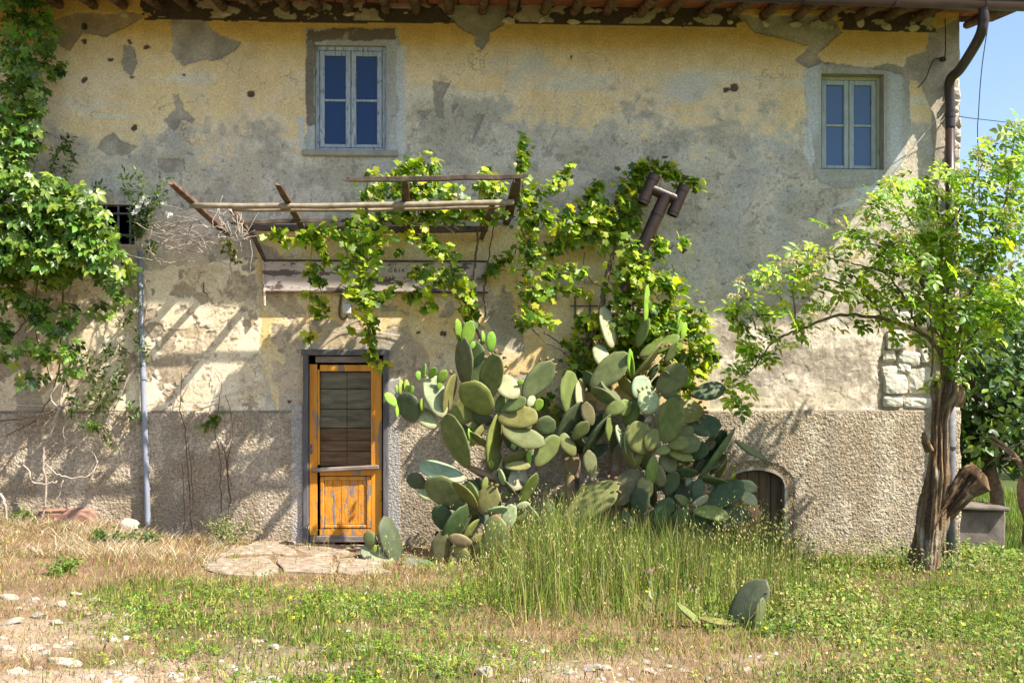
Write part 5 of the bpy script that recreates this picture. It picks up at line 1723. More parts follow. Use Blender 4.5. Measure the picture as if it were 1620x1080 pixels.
# ------------------------------------------------------------------ prickly pears
PADC = {'o': (.165, .182, .050), 'b': (.128, .148, .056), 'd': (.068, .094, .042), 'w': (.30, .33, .19), 'y': (.20, .33, .04), 'n': (.24, .21, .09), 's': (.23, .15, .085)}  # w has the sunlight on bright pads put into its pale tone
def pad_mesh(L, W, T, colr, sd, bend=0.0, hang=0.0):
    rr = random.Random(sd)
    nu, nv = 22, 5
    V, F, C = [], [], []
    sk = rr.uniform(-.06, .06)
    def outline(t):       # half width along the length: narrow foot, broad rounded head
        e = math.sqrt(max(0, 1 - (2 * t - 1) ** 2))
        return e * (0.80 + 0.42 * t - 0.22 * (t ** 4)) * .5 * W
    ring = []
    for i in range(nu):
        a_ = 2 * math.pi * i / nu
        t = .5 - .5 * math.cos(a_)
        hw = outline(t)
        x = hw * (1 if math.sin(a_) >= 0 else -1) * (1 if 0 < t < 1 else 0)
        x = math.sin(a_) * .5 * W * (0.80 + 0.42 * t - 0.22 * t ** 4) + sk * W * math.sin(math.pi * t)
        wob = 1 + rr.uniform(-.028, .028)
        ring.append((x * wob, t * L * wob))
    cx, cy = 0.0, .52 * L
    def side(sgn):
        rows = []
        for j in range(nv):
            f_ = [1.0, .93, .72, .42, .15][j]
            th = T * .5 * [0.25, .72, .95, 1.0, 1.0][j] * sgn
            row = []
            for (x, y) in ring:
                X_, Y_ = cx + (x - cx) * f_, cy + (y - cy) * f_
                u = Y_ / L
                z = th * (0.75 + .5 * math.sin(math.pi * min(1, u + .1))) + bend * L * (u * u) + bend * .6 * (X_ / max(W, .01)) ** 2 * W
                row.append(len(V))
                V.append((X_, Y_, z))
                k = .90 if j == 0 else 1.0
                kk = k * rr.uniform(.90, 1.10)
                ck = max(0.0, 1 - u / .16) * .75 + (.35 if j == 0 and rr.random() < .4 else 0)
                C.append([c * kk * (1 - ck) + b_ * ck for c, b_ in zip(colr, (.24, .18, .10))])
            rows.append(row)
        cidx = len(V)
        V.append((cx, cy, T * .5 * sgn * 1.2 + bend * L * .27))
        C.append(list(colr))
        for j in range(nv - 1):
            for i in range(nu):
                i2 = (i + 1) % nu
                q = (rows[j][i], rows[j][i2], rows[j + 1][i2], rows[j + 1][i])
                F.append(q if sgn > 0 else q[::-1])
        for i in range(nu):
            i2 = (i + 1) % nu
            q = (rows[-1][i], rows[-1][i2], cidx)
            F.append(q if sgn > 0 else q[::-1])
        return rows[0]
    a1 = side(1)
    a2 = side(-1)
    for i in range(nu):
        i2 = (i + 1) % nu
        F.append((a1[i2], a1[i], a2[i], a2[i2]))
    q4 = np.array([f for f in F if len(f) == 4])
    q3 = np.array([f for f in F if len(f) == 3])
    me = np_mesh('pad', np.array(V), [q4, q3], np.array(C), True)
    me.materials.append(M['pad'])
    return me, ring
fr_me = rock_mesh('fruit', .5, .5, .62, 5, 2, .05)
fr_me.polygons.foreach_set('use_smooth', np.ones(len(fr_me.polygons), bool))
fr_me.materials.append(M['fruit'])
young_me = []
SD = [0]
def pad(root, bx, by, tx, ty, w, Y, c='o', yaw=1, dY=None, fruit=0, bend=None):
    """one pad from its foot pixel to its tip pixel at distance Y; w = apparent width in pixels"""
    SD[0] += 1
    rr = random.Random(SD[0] * 7 + 3)
    pxl = math.hypot(tx - bx, ty - by) * S(Y)
    if dY is None:
        dY = rr.uniform(-.35, .25) * pxl
        if c == 'w':
            dY = .55 * pxl
    B = P(bx, by, Y)
    Tt = P(tx, ty, Y + dY)
    Lv = Tt - B
    L = Lv.length
    ld = Lv.normalized()
    toc = Vector((0, -D0, EYE)) - (B + Tt) / 2
    n0 = toc - ld * toc.dot(ld)
    n0.normalize()
    wa = w * S(Y) * 1.05
    wt = max(wa * 1.06, (.52 if c not in 'ysn' else (.42 if c == 'y' else .12)) * L)
    cf = min(.97, wa / wt)
    ph = math.acos(cf) * yaw
    n = (Matrix.Rotation(ph, 3, ld) @ n0).normalized()
    x = ld.cross(n)
    R = Matrix((x, ld, n)).transposed()
    T = .020 + .035 * wt if c != 'y' else .016
    if c == 's' or (c == 'n' and wt < .3 * L):
        T = wt * .8
    base = PADC[c]
    cc = [v * rr.uniform(.85, 1.15) for v in base]
    me, ring = pad_mesh(L * 1.07, wt, T, cc, SD[0], rr.uniform(-.16, .16) if bend is None else bend)
    o = bpy.data.objects.new('pad' if c != 's' else 'stem', me)
    COL.objects.link(o)
    o.parent = root
    m4 = R.to_4x4()
    m4.translation = B - ld * .05 * L - root.location
    o.matrix_local = m4
    if fruit:
        for q in range(fruit):
            a_ = math.radians(180 + (q - (fruit - 1) / 2) * rr.uniform(17, 24))
            t = .5 - .5 * math.cos(a_)
            X_ = math.sin(a_) * .5 * wt * (0.80 + 0.42 * t - 0.22 * t ** 4)
            d_ = Vector((math.sin(a_) * .8, t - .45, 0)).normalized()
            f_ = bpy.data.objects.new('fruit', fr_me)
            COL.objects.link(f_)
            f_.parent = o
            s_ = rr.uniform(.034, .050)
            f_.scale = (s_, s_, s_)
            f_.rotation_euler = Vector((d_.x, d_.y, rr.uniform(-.2, .2))).to_track_quat('Z', 'Y').to_euler()
            f_.location = Vector((X_, t * L * 1.07, rr.uniform(-.01, .01))) + d_ * s_ * .35
    return o

pA = empty('prickly_pear', 'prickly pear cactus nearest the door, with tall dark top pads', 'cactus', P(786, 885, -.75))
for a_ in [
    # stems first
    (785, 885, 783, 770, 24, -.72, 's', 1, 0), (784, 790, 778, 728, 22, -.72, 'n', 1, 0), (778, 742, 779, 652, 24, -.74, 'o', 1, 0),
    (738, 737, 702, 660, 32, -.85, 'o', -1), (783, 760, 740, 735, 10, -.75, 's', 1, 0),
    (737, 609, 725, 537, 26, -.78, 'b', -1), (748, 612, 757, 543, 33, -.74, 'b', -1, None, 3), (770, 630, 788, 560, 36, -.80, 'b', -1, None, 6),
    (726, 538, 725, 505, 11, -.78, 'y', 1), (736, 547, 744, 508, 20, -.80, 'y', 1), (734, 535, 733, 510, 7, -.76, 'y', -1), (776, 556, 778, 525, 15, -.78, 'y', 1), (764, 544, 766, 523, 6, -.78, 'y', 1), (746, 552, 750, 540, 8, -.8, 'y', 1),
    (776, 652, 730, 610, 42, -.82, 'o', -1), (716, 666, 752, 636, 38, -.78, 'o', 1), (700, 658, 678, 597, 34, -.86, 'w', 1, .10, 2), (704, 655, 713, 592, 17, -.82, 'o', 1, None, 2),
    (655, 666, 638, 621, 34, -.80, 'd', -1, 0, 2), (633, 623, 635, 600, 9, -.80, 'y', 1), (644, 623, 643, 600, 9, -.8, 'y', 1), (628, 622, 627, 609, 6, -.8, 'y', 1), (650, 624, 653, 609, 6, -.8, 'y', 1),
    (626, 642, 610, 622, 14, -.82, 'y', 1), (628, 660, 627, 640, 5, -.82, 'y', 1), (687, 676, 659, 645, 26, -.86, 'w', 1, .12, 2),
    (663, 602, 661, 587, 10, -.84, 'y', 1), (670, 597, 670, 575, 6, -.84, 'y', -1), (680, 598, 688, 580, 12, -.84, 'y', 1), (694, 608, 704, 585, 14, -.84, 'y', 1), (693, 616, 699, 602, 8, -.85, 'y', 1), (668, 650, 666, 630, 6, -.84, 'y', 1),
    (733, 757, 664, 741, 28, -.86, 'w', 1, .12), (672, 770, 646, 751, 24, -.80, 'd', -1), (735, 802, 677, 757, 42, -.92, 'b', -1, -.05), (680, 790, 662, 769, 17, -.84, 'w', 1), (722, 780, 705, 768, 14, -.80, 'w', 1),
    (752, 802, 724, 757, 17, -.98, 'o', -1), (756, 790, 739, 763, 12, -.94, 'o', -1), (764, 812, 780, 769, 34, -1.0, 'o', -1, 0, 2), (764, 777, 770, 755, 10, -.92, 'o', 1),
    (766, 671, 745, 706, 13, -.78, 'n', -1), (745, 700, 743, 678, 5, -.80, 'y', 1),
    (790, 662, 850, 657, 36, -.84, 'o', -1, -.05), (846, 676, 879, 672, 30, -.80, 'b', 1), (797, 680, 860, 702, 31, -.88, 'o', -1), (849, 736, 881, 690, 28, -.86, 'o', 1, .06), (796, 728, 836, 716, 16, -.80, 'b', 1), (800, 738, 838, 738, 15, -.86, 'n', -1), (838, 733, 836, 714, 8, -.86, 'y', 1),
    (808, 773, 833, 744, 30, -.84, 'w', 1, .1), (822, 800, 843, 745, 17, -.88, 'o', 1), (778, 742, 775, 728, 9, -.8, 'o', 1), (790, 742, 800, 766, 8, -.86, 'w', 1, 0), (800, 762, 813, 786, 7, -.9, 'b', 1), (797, 794, 802, 775, 14, -.86, 'o', 1),
    (787, 652, 797, 624, 14, -.78, 'o', 1), (818, 628, 789, 600, 32, -.88, 'w', 1, .08, 6), (797, 648, 832, 632, 22, -.84, 'o', -1), (830, 628, 871, 573, 35, -.76, 'b', 1, .06, 5), (835, 642, 846, 627, 14, -.84, 'w', 1), (849, 650, 853, 630, 14, -.84, 'y', 1), (822, 610, 824, 600, 9, -.86, 'y', 1),
    (708, 838, 691, 802, 29, -.90, 'd', -1), (693, 892, 700, 840, 27, -1.0, 'b', 1), (701, 863, 741, 803, 24, -1.0, 'd', 1), (733, 852, 757, 820, 10, -1.02, 'o', 1), (722, 846, 745, 815, 12, -.98, 'd', 1), (746, 860, 711, 850, 18, -1.04, 'n', -1), (741, 882, 711, 868, 24, -1.04, 'n', -1), (745, 856, 768, 845, 12, -1.0, 'n', 1),
    (783, 817, 783, 889, 44, -1.12, 'o', 1, -.06), (801, 838, 810, 797, 23, -1.08, 'w', -1, .05), (774, 808, 803, 802, 10, -1.04, 'w', 1, 0), (815, 803, 838, 797, 11, -1.0, 'w', 1, 0), (836, 800, 858, 833, 8, -1.04, 'w', 1, 0), (815, 830, 826, 800, 20, -.95, 'o', 1), (770, 830, 760, 806, 16, -.95, 'd', 1),
    (690, 897, 634, 890, 24, -1.1, 'd', 1, -.1), (713, 920, 711, 888, 11, -1.25, 'y', 1), (755, 935, 757, 906, 13, -1.35, 'd', 1), (722, 895, 718, 870, 16, -1.0, 'b', 1), (828, 860, 842, 838, 20, -1.1, 'o', 1), (848, 905, 846, 870, 14, -1.3, 'o', 1),
]:
    pad(pA, *a_)

pB = empty('prickly_pear', 'large spreading prickly pear cactus under the flue, reaching the cellar door', 'cactus', P(968, 878, -.75))
for a_ in [
    (966, 885, 973, 730, 24, -.62, 's', 1, 0), (973, 760, 976, 668, 18, -.60, 's', 1, 0), (895, 860, 903, 740, 16, -.55, 'n', 1, 0), (905, 752, 903, 712, 24, -.58, 'n', 1, 0), (1010, 860, 1005, 735, 20, -.7, 's', 1, 0), (1060, 860, 1085, 760, 16, -.62, 's', 1, 0),
    (905, 660, 898, 588, 30, -.70, 'o', 1, .03), (915, 643, 921, 600, 15, -.74, 'w', 1), (967, 548, 954, 486, 23, -.60, 'w', 1, .12, 4), (954, 580, 948, 542, 24, -.66, 'w', 1, .08, 4), (938, 610, 992, 560, 40, -.72, 'o', -1), (975, 640, 937, 612, 18, -.76, 'b', -1), (985, 637, 948, 606, 9, -.74, 'b', 1), (936, 672, 924, 637, 21, -.80, 'b', 1), (958, 655, 988, 637, 22, -.84, 'o', -1),
    (1009, 548, 1021, 505, 16, -.62, 'o', -1), (1021, 512, 1024, 450, 8, -.62, 'y', 1), (1014, 562, 1073, 532, 22, -.58, 'o', -1, None, 0), (1003, 596, 1056, 547, 9, -.70, 'b', 1, 0, 7), (1052, 572, 1074, 535, 14, -.56, 'b', 1), (1066, 533, 1068, 510, 11, -.56, 'y', 1), (1073, 533, 1082, 494, 11, -.56, 'y', 1), (1078, 538, 1087, 511, 9, -.56, 'y', 1),
    (1000, 597, 993, 553, 10, -.70, 'y', 1), (1001, 597, 1001, 563, 6, -.72, 'y', -1), (995, 515, 978, 505, 20, -.5, 'w', 1, .1), (1008, 630, 1017, 597, 31, -.80, 'w', 1, .10, 3), (1024, 655, 1027, 616, 34, -.90, 'w', 1, .09, 6), (1043, 622, 1087, 582, 38, -.74, 'o', -1), (1080, 612, 1092, 598, 14, -.6, 'y', 1), (1050, 626, 1078, 627, 14, -.78, 'b', 1),
    (1097, 625, 1148, 608, 28, -.66, 'd', -1, None, 4), (1040, 654, 1113, 648, 40, -.88, 'o', -1, None, 6), (1052, 698, 1070, 632, 40, -1.02, 'o', -1, 0), (1088, 668, 1139, 676, 34, -.80, 'd', -1), (1018, 716, 1004, 668, 42, -1.0, 'o', 1, 0), (1025, 712, 1041, 679, 26, -1.02, 'o', 1), (1070, 692, 1096, 675, 22, -.94, 'b', -1), (1058, 704, 1090, 700, 23, -1.04, 'o', -1), (1068, 706, 1108, 696, 28, -1.0, 'b', -1), (1038, 716, 1061, 707, 15, -1.04, 'o', -1), (1056, 712, 1095, 725, 18, -1.0, 'o', -1),
    (1092, 722, 1119, 705, 28, -.84, 'd', -1), (1100, 740, 1144, 680, 30, -.70, 'd', 1), (1107, 754, 1172, 687, 9, -.78, 'b', 1, 0), (1164, 698, 1207, 732, 8, -.74, 'b', -1, 0), (1045, 722, 1068, 743, 27, -.96, 'b', -1), (1034, 722, 1029, 770, 19, -1.04, 'o', -1), (1040, 735, 1046, 770, 19, -1.0, 'n', 1), (1054, 782, 1068, 745, 24, -.92, 'd', 1),
    (967, 797, 1010, 742, 42, -1.0, 'b', -1), (896, 822, 974, 762, 44, -1.12, 'o', -1, -.05, 4), (900, 815, 940, 765, 26, -1.0, 'o', -1), (1013, 812, 1012, 773, 31, -1.10, 'd', -1), (1026, 786, 1018, 754, 25, -1.08, 'o', 1), (936, 753, 930, 713, 21, -.92, 'b', 1), (937, 762, 938, 736, 9, -.9, 'w', 1, 0),
    (908, 720, 889, 686, 22, -.78, 'o', 1), (882, 695, 922, 638, 28, -.72, 'd', 1), (908, 694, 929, 667, 21, -.8, 'o', 1), (925, 714, 961, 653, 13, -.82, 'd', 1), (964, 698, 961, 660, 10, -.84, 'o', 1), (984, 707, 977, 672, 9, -.92, 'w', 1), (992, 718, 990, 674, 8, -.96, 'w', 1), (1004, 742, 985, 703, 14, -.94, 'o', -1), (975, 648, 955, 662, 12, -.8, 'o', 1), (1000, 640, 978, 650, 26, -.78, 'o', -1), (1020, 668, 1034, 655, 10, -.9, 'w', 1), (1005, 740, 1012, 712, 12, -.96, 'o', 1),
    (1124, 800, 1174, 762, 38, -.92, 'd', -1), (1166, 764, 1195, 772, 20, -.86, 'w', 1, .04, 2), (1168, 780, 1197, 796, 19, -.88, 'w', -1, .02), (1101, 792, 1105, 757, 19, -.90, 'd', 1), (1095, 799, 1118, 784, 11, -.98, 'w', 1), (1068, 784, 1093, 799, 15, -.94, 'b', -1), (1098, 808, 1155, 812, 22, -1.04, 'o', -1), (1118, 822, 1184, 815, 33, -.94, 'd', -1, None, 2), (1108, 757, 1156, 762, 11, -.80, 'b', 1), (1068, 746, 1104, 748, 14, -.84, 'd', 1), (1100, 750, 1116, 728, 14, -.76, 'd', 1), (1085, 768, 1096, 750, 10, -.8, 'w', 1),
    (1038, 828, 1060, 788, 28, -1.0, 'd', 1), (1074, 835, 1080, 803, 26, -1.0, 'd', 1), (1100, 845, 1110, 803, 28, -.96, 'd', -1), (1070, 872, 1068, 840, 18, -1.1, 'd', 1), (958, 858, 980, 822, 12, -1.1, 'd', 1), (1150, 840, 1168, 818, 18, -.9, 'd', 1), (880, 815, 868, 790, 18, -.8, 'd', 1), (1000, 835, 985, 806, 16, -1.05, 'd', 1), (870, 850, 890, 815, 26, -.95, 'o', 1), (1120, 705, 1140, 690, 18, -.66, 'd', 1),
]:
    pad(pB, *a_)

FR = random.Random(77)
def fill(root, poly, n, y0, y1, lo, hi, tones):
    xs_, ys_ = [p[0] for p in poly], [p[1] for p in poly]
    k = 0
    while k < n:
        x, y = FR.uniform(min(xs_), max(xs_)), FR.uniform(min(ys_), max(ys_))
        if not bool(inpoly(np.array([x]), np.array([y]), poly)[0]):
            continue
        k += 1
        L = FR.uniform(lo, hi)
        a_ = FR.gauss(0, .75)
        pad(root, x, y + L / 2, x + math.sin(a_) * L, y + L / 2 - math.cos(a_) * L, L * FR.uniform(.25, .62), FR.uniform(y0, y1), FR.choice(tones), FR.choice((-1, 1)))
fill(pA, [(690, 720), (720, 680), (770, 640), (840, 660), (870, 700), (850, 790), (830, 870), (720, 885), (690, 830)], 34, -.80, -.50, 26, 48, 'obdd')
fill(pB, [(900, 640), (950, 590), (1020, 580), (1090, 600), (1120, 680), (1140, 760), (1160, 830), (1060, 860), (960, 870), (880, 850), (900, 740)], 70, -.80, -.42, 26, 50, 'obddd')

pC = empty('prickly_pear', 'small prickly pear seedling of three pads on the doorstep', 'cactus', P(618, 896, -.95))
for a_ in [(628, 892, 612, 818, 30, -.98, 'd', 1, 0), (622, 892, 573, 868, 28, -1.05, 'w', 1, .12), (590, 866, 580, 841, 19, -1.0, 'b', -1), (592, 874, 593, 861, 6, -1.05, 'y', 1), (606, 862, 610, 846, 6, -1.0, 'y', 1)]:
    pad(pC, *a_)
fx, fy_ = G(1157, 992)
pD = empty('fallen_cactus_branch', 'broken prickly pear branch with one upright pad lying in the grass', 'cactus branch', (fx, fy_, 0))
fY = fy_
for a_ in [(1157, 988, 1207, 917, 44, fY, 'd', -1, -.05), (1160, 986, 1106, 984, 9, fY - .10, 'o', 1, -.02, 0, .12), (1110, 985, 1066, 960, 9, fY - .12, 'o', 1, .0, 0, .15), (1158, 988, 1196, 1000, 16, fY - .10, 'b', 1, -.05), (1192, 1000, 1212, 950, 13, fY - .14, 'b', 1)]:
    pad(pD, *a_)

# ------------------------------------------------------------------ elder tree at the right corner
rng = np.random.default_rng(41)
TY = -1.2
el = empty('elder_tree', 'gnarled pollarded elder tree with fresh green shoots at the corner of the house', 'tree', (P(1470, 905, TY).x, TY, float(gz(P(1470, 905, TY).x, TY))))
def bark_tube(ctrl, name, nseg=110, nr_=56, seed=0, rough=1.0, flat=1.0, tone=1.0):
    """ctrl: (px,py,Y,radius px): gnarled trunk with deep twisted furrows"""
    cp = np.array([[*P(c[0], c[1], c[2]), c[3] * S(c[2])] for c in ctrl])
    t = np.linspace(0, len(cp) - 1, nseg)
    q = np.stack([np.interp(t, np.arange(len(cp)), cp[:, k]) for k in range(4)], -1)
    for _ in range(6):
        q[1:-1] = .25 * q[:-2] + .5 * q[1:-1] + .25 * q[2:]
    d = np.gradient(q[:, :3], axis=0)
    d /= np.linalg.norm(d, axis=1, keepdims=True)
    xv = np.cross(d, [0, 1, 0])
    xv /= np.linalg.norm(xv, axis=1, keepdims=True)
    yv = np.cross(d, xv)
    s_ = np.concatenate([[0], np.cumsum(np.linalg.norm(np.diff(q[:, :3], axis=0), axis=1))])
    an = np.linspace(0, 2 * math.pi, nr_ + 1)[:-1]
    A_, S_ = np.meshgrid(an, s_)
    ca, sa = np.cos(A_ + .5 * S_), np.sin(A_ + .5 * S_)
    ridge = fbm(ca * 3.0 + 20 + seed, sa * 3.0 + S_ * .9, 3, 4)
    ridge2 = fbm(ca * 7.5 + 40 + seed, sa * 7.5 + S_ * 2.2, 5, 4)
    lump = fbm(ca * 1.2 + 60 + seed, S_ * 3.5 + sa, 7, 3)
    fur = np.abs(ridge - .5) * 2
    fine = fbm(ca * 14 + 80 + seed, sa * 14 + S_ * 5.5, 6, 3)
    r = q[:, 3][:, None] * (1 + rough * (.50 * (lump - .5) + .62 * (fur - .3) + .34 * (ridge2 - .5) + .16 * (fine - .5)))
    Pp = q[:, None, :3] + xv[:, None] * (np.cos(A_) * r)[..., None] + yv[:, None] * (np.sin(A_) * r * flat)[..., None]
    cc = mixc(np.broadcast_to(A3((0.15, 0.092, 0.05)), r.shape + (3,)), (0.29, 0.195, 0.11), sstep(.4, .65, ridge2))
    cc = mixc(cc, (0.09, 0.055, 0.035), sstep(.30, .05, fur) * .9)
    cc = mixc(cc, (0.34, 0.30, 0.22), sstep(.60, .72, lump) * .5)
    cc = cc * (0.6 + .8 * fine)[..., None] * tone
    i = np.arange(nseg * nr_).reshape(nseg, nr_)
    j = np.roll(i, -1, 1)
    f4 = np.stack([i[:-1], j[:-1], j[1:], i[1:]], -1).reshape(-1, 4)
    Vv = Pp.reshape(-1, 3)
    n0 = len(Vv)
    Vv = np.concatenate([Vv, q[:1, :3] - d[:1] * q[0, 3] * .1, q[-1:, :3] + d[-1:] * q[-1, 3] * .25])
    f3 = np.concatenate([np.stack([np.full(nr_, n0), j[0], i[0]], -1), np.stack([np.full(nr_, n0 + 1), i[-1], j[-1]], -1)])
    cv_ = np.concatenate([cc.reshape(-1, 3), [[.12, .08, .05], [.10, .065, .04]]])
    return rel(link(name, np_mesh(name, Vv, [f4, f3], cv_, True), M['bark'], el), el)
bark_tube([(1458, 940, TY, 29.7), (1462, 900, TY, 23.4), (1470, 850, TY, 20.7), (1477, 800, TY, 21.6), (1484, 750, TY, 18.9), (1486, 705, TY, 15.3), (1487, 665, TY, 12.6), (1491, 640, TY, 15.3), (1496, 618, TY, 22.5), (1498, 604, TY, 19.8)], 'trunk', 240, 110, 0, 1.15)
bark_tube([(1482, 822, TY - .02, 14), (1502, 794, TY - .06, 15), (1520, 768, TY - .08, 16), (1536, 750, TY - .10, 20), (1545, 740, TY - .10, 11)], 'stub', 110, 80, 5, 2.1, 1.0, .55)
bark_tube([(1470, 712, TY - .12, 7), (1464, 698, TY - .16, 6), (1461, 684, TY - .17, 3)], 'stub', 20, 16, 9, .8)
bark_tube([(1510, 640, TY - .05, 10), (1517, 628, TY - .08, 10), (1520, 612, TY - .08, 5)], 'stub', 20, 20, 12, 1.)
SH = [
    ([(1502, 612, TY), (1496, 580, TY - .03), (1482, 550, TY - .05), (1452, 524, TY - .05), (1400, 505, TY - .05), (1330, 498, TY), (1270, 520, TY + .05), (1225, 540, TY + .1), (1185, 590, TY + .12)], .030, .006),
    ([(1492, 612, TY), (1492, 540, TY), (1490, 450, TY), (1486, 360, TY), (1478, 290, TY)], .032, .008),
    ([(1506, 608, TY), (1512, 560, TY - .05), (1530, 480, TY - .2), (1565, 400, TY - .3), (1590, 320, TY - .35), (1605, 220, TY - .35)], .024, .005),
    ([(1490, 500, TY), (1460, 450, TY - .15), (1420, 410, TY - .25), (1370, 380, TY - .3), (1320, 372, TY - .3)], .018, .004),
    ([(1450, 523, TY - .05), (1430, 470, TY - .2), (1395, 430, TY - .3), (1340, 415, TY - .35), (1270, 395, TY - .3)], .014, .004),
    ([(1400, 505, TY - .05), (1360, 460, TY - .1), (1300, 440, TY - .1), (1250, 430, TY - .05), (1190, 440, TY)], .012, .003),
    ([(1262, 522, TY + .05), (1255, 470, TY + .05), (1262, 410, TY), (1268, 390, TY)], .008, .003),
    ([(1488, 420, TY), (1440, 350, TY - .15), (1410, 300, TY - .2)], .012, .004),
    ([(1487, 380, TY), (1530, 310, TY - .15), (1560, 250, TY - .2)], .012, .004),
    ([(1512, 570, TY - .05), (1550, 520, TY - .2), (1600, 480, TY - .3), (1640, 440, TY - .35)], .012, .004),
    ([(1225, 540, TY + .1), (1200, 500, TY + .1), (1165, 462, TY + .1)], .006, .003),
    ([(1205, 566, TY + .1), (1180, 530, TY + .12), (1155, 490, TY + .15)], .005, .002),
    ([(1474, 595, TY - .1), (1474, 520, TY - .12), (1470, 450, TY - .15)], .010, .006),
    ([(1562, 735, TY - .2), (1590, 715, TY - .25), (1630, 690, TY - .3)], .006, .004),
]
SH = [([(x, y, TY - .22 * min(1, 1.5 * i / (len(p) - 1)) + (Y_ - TY)) for i, (x, y, Y_) in enumerate(p)], r0, r1) for p, r0, r1 in SH]
stems(el, SH, M['stem'], 'branch')
ELD = [(.18, .30, .024), (.26, .39, .028), (.34, .45, .034), (.09, .18, .02), (.42, .50, .045)]
CROWN = [(1150, 455), (1190, 432), (1232, 415), (1262, 385), (1310, 372), (1350, 335), (1372, 298), (1420, 272), (1470, 262), (1530, 236), (1560, 206), (1600, 186), (1660, 180), (1660, 470), (1610, 520), (1560, 556), (1520, 560), (1480, 520), (1440, 490), (1390, 490), (1300, 515), (1250, 515), (1200, 500), (1160, 480)]
pts = in_region(CROWN, 470, rng, -2.0, -1.05, .46, 3.4, 4)
pts += in_region([(1350, 330), (1430, 270), (1560, 220), (1640, 190), (1660, 470), (1560, 545), (1500, 500), (1400, 470), (1330, 440)], 560, rng, -2.1, -1.1, .45, 3.4, 5)
pts += along([[(x, y, Y_, 15) for x, y, Y_ in p] for p, _, _ in SH[:12]], rng, 17, 16)
pts += along([[(1185, 470, -1.2, 16), (1180, 520, -1.2, 18), (1195, 560, -1.2, 18), (1175, 590, -1.2, 16), (1165, 620, -1.2, 14), (1185, 640, -1.2, 9)], [(1150, 480, -1.2, 12), (1160, 500, -1.2, 14)]], rng, 38, 14)
pts = [p for p in pts if rng.random() < .93]
foliage(el, 'elder', pts, (.12, .25), ELD, M['leaf'], rng, 290, bias=(.35, -.6, .9), spread=.42, down=.35, key='elder')
# flat cream flower heads
fv, ff, fc = [], [], []
r3 = np.random.default_rng(8)
for k in range(70):
    a_, r_ = r3.random() * 6.28, math.sqrt(r3.random())
    c_ = np.array([r_ * math.cos(a_), r_ * math.sin(a_), .22 * (1 - r_ * r_) + r3.normal(0, .03)])
    s_ = .10
    b_ = len(fv)
    e1, e2 = r3.normal(0, 1, 3) * s_, r3.normal(0, 1, 3) * s_
    fv += [tuple(c_), tuple(c_ + e1), tuple(c_ + e1 + e2), tuple(c_ + e2)]
    ff.append((b_, b_ + 1, b_ + 2, b_ + 3))
    cl_ = [(.60, .50, .24), (.50, .44, .13), (.64, .56, .34)][k % 3]
    fc += [cl_] * 4
for k in range(7):
    a_ = k * .9
    b_ = len(fv)
    fv += [(0, 0, -.9), (.04, 0, -.9), (.6 * math.cos(a_) + .03, .6 * math.sin(a_), .12), (.6 * math.cos(a_), .6 * math.sin(a_), .12)]
    ff.append((b_, b_ + 1, b_ + 2, b_ + 3))
    fc += [(.25, .28, .08)] * 4
ume = np_mesh('flower_head', np.array(fv), np.array(ff), np.array(fc))
ume.materials.append(M['petal'])
for (x, y) in [(1168, 443), (1240, 418), (1262, 414), (1345, 415), (1282, 440), (1297, 410), (1405, 296), (1452, 342), (1475, 357), (1420, 378), (1385, 375), (1440, 368), (1500, 372), (1568, 382), (1596, 333), (1600, 360), (1608, 392), (1597, 420), (1592, 300), (1545, 244), (1565, 222), (1590, 262), (1612, 200), (1520, 275), (1555, 265), (1535, 430), (1562, 440), (1515, 472), (1160, 470), (1207, 455), (1330, 355), (1365, 400), (1290, 500)]:
    o = bpy.data.objects.new('flower_head', ume)
    COL.objects.link(o)
    o.parent = el
    Yp = random.uniform(-2.2, -1.75)
    o.location = P(x, y, Yp) - el.location
    o.rotation_euler = (random.uniform(.25, .9), random.uniform(-.25, .35), random.uniform(0, 6))
    s_ = random.uniform(.07, .115)
    o.scale = (s_, s_, s_)

# ------------------------------------------------------------------ garden behind the house, right
def bg_tree(name, label, x, y, htr, crown, n, cols, sd, leafsize, group=None, ind=0):
    rng = np.random.default_rng(sd)
    z0 = float(gz(x, y))
    t = empty(name, label, 'tree', (x, y, z0), group)
    tr_ = MB().tube(smooth_path([(0, 0, -.1), (.05, 0, htr * .4), (-.03, .05, htr * .8), (.02, 0, htr * 1.3)], 5), lerp_list(.11, .06, 16), 9, True, .1, sd)
    tr_.build('trunk', M['stem'], t, True)
    pts = []
    for (cx_, cy_, cz_, rx_, ry_, rz_) in crown:
        for k in range(3):
            MB().tube(smooth_path([(0, 0, htr * .8), (cx_ * .4, cy_ * .4, htr * .5 + cz_ * .5), (cx_ + rng.uniform(-.3, .3), cy_, cz_ + rng.uniform(-.2, .4))], 4), lerp_list(.05, .012, 9), 6, True, .1, k).build('branch', M['stem'], t, True)
        k = int(n * rx_ * rz_)
        d = rng.normal(0, 1, (k, 3))
        d /= np.linalg.norm(d, axis=1, keepdims=True)
        r_ = rng.random(k) ** .4
        p = d * r_[:, None] * np.array([rx_, ry_, rz_]) + np.array([cx_, cy_, cz_])
        cl = fbm(p[:, 0] * 1.9 + sd, p[:, 2] * 1.9 + p[:, 1], sd, 3)
        pts.append(p[cl > .40])
    p = np.concatenate(pts) + np.array(t.location)
    foliage(t, 'oval', p, leafsize, cols, M['leaf_dark'], rng, ind, bias=(.3, -.5, .8), spread=.6, down=.5, key='bg' + name)
DK = [(.045, .095, .02), (.06, .12, .025), (.085, .15, .03), (.035, .075, .018)]
MID = [(.10, .18, .035), (.14, .23, .04), (.08, .15, .03)]
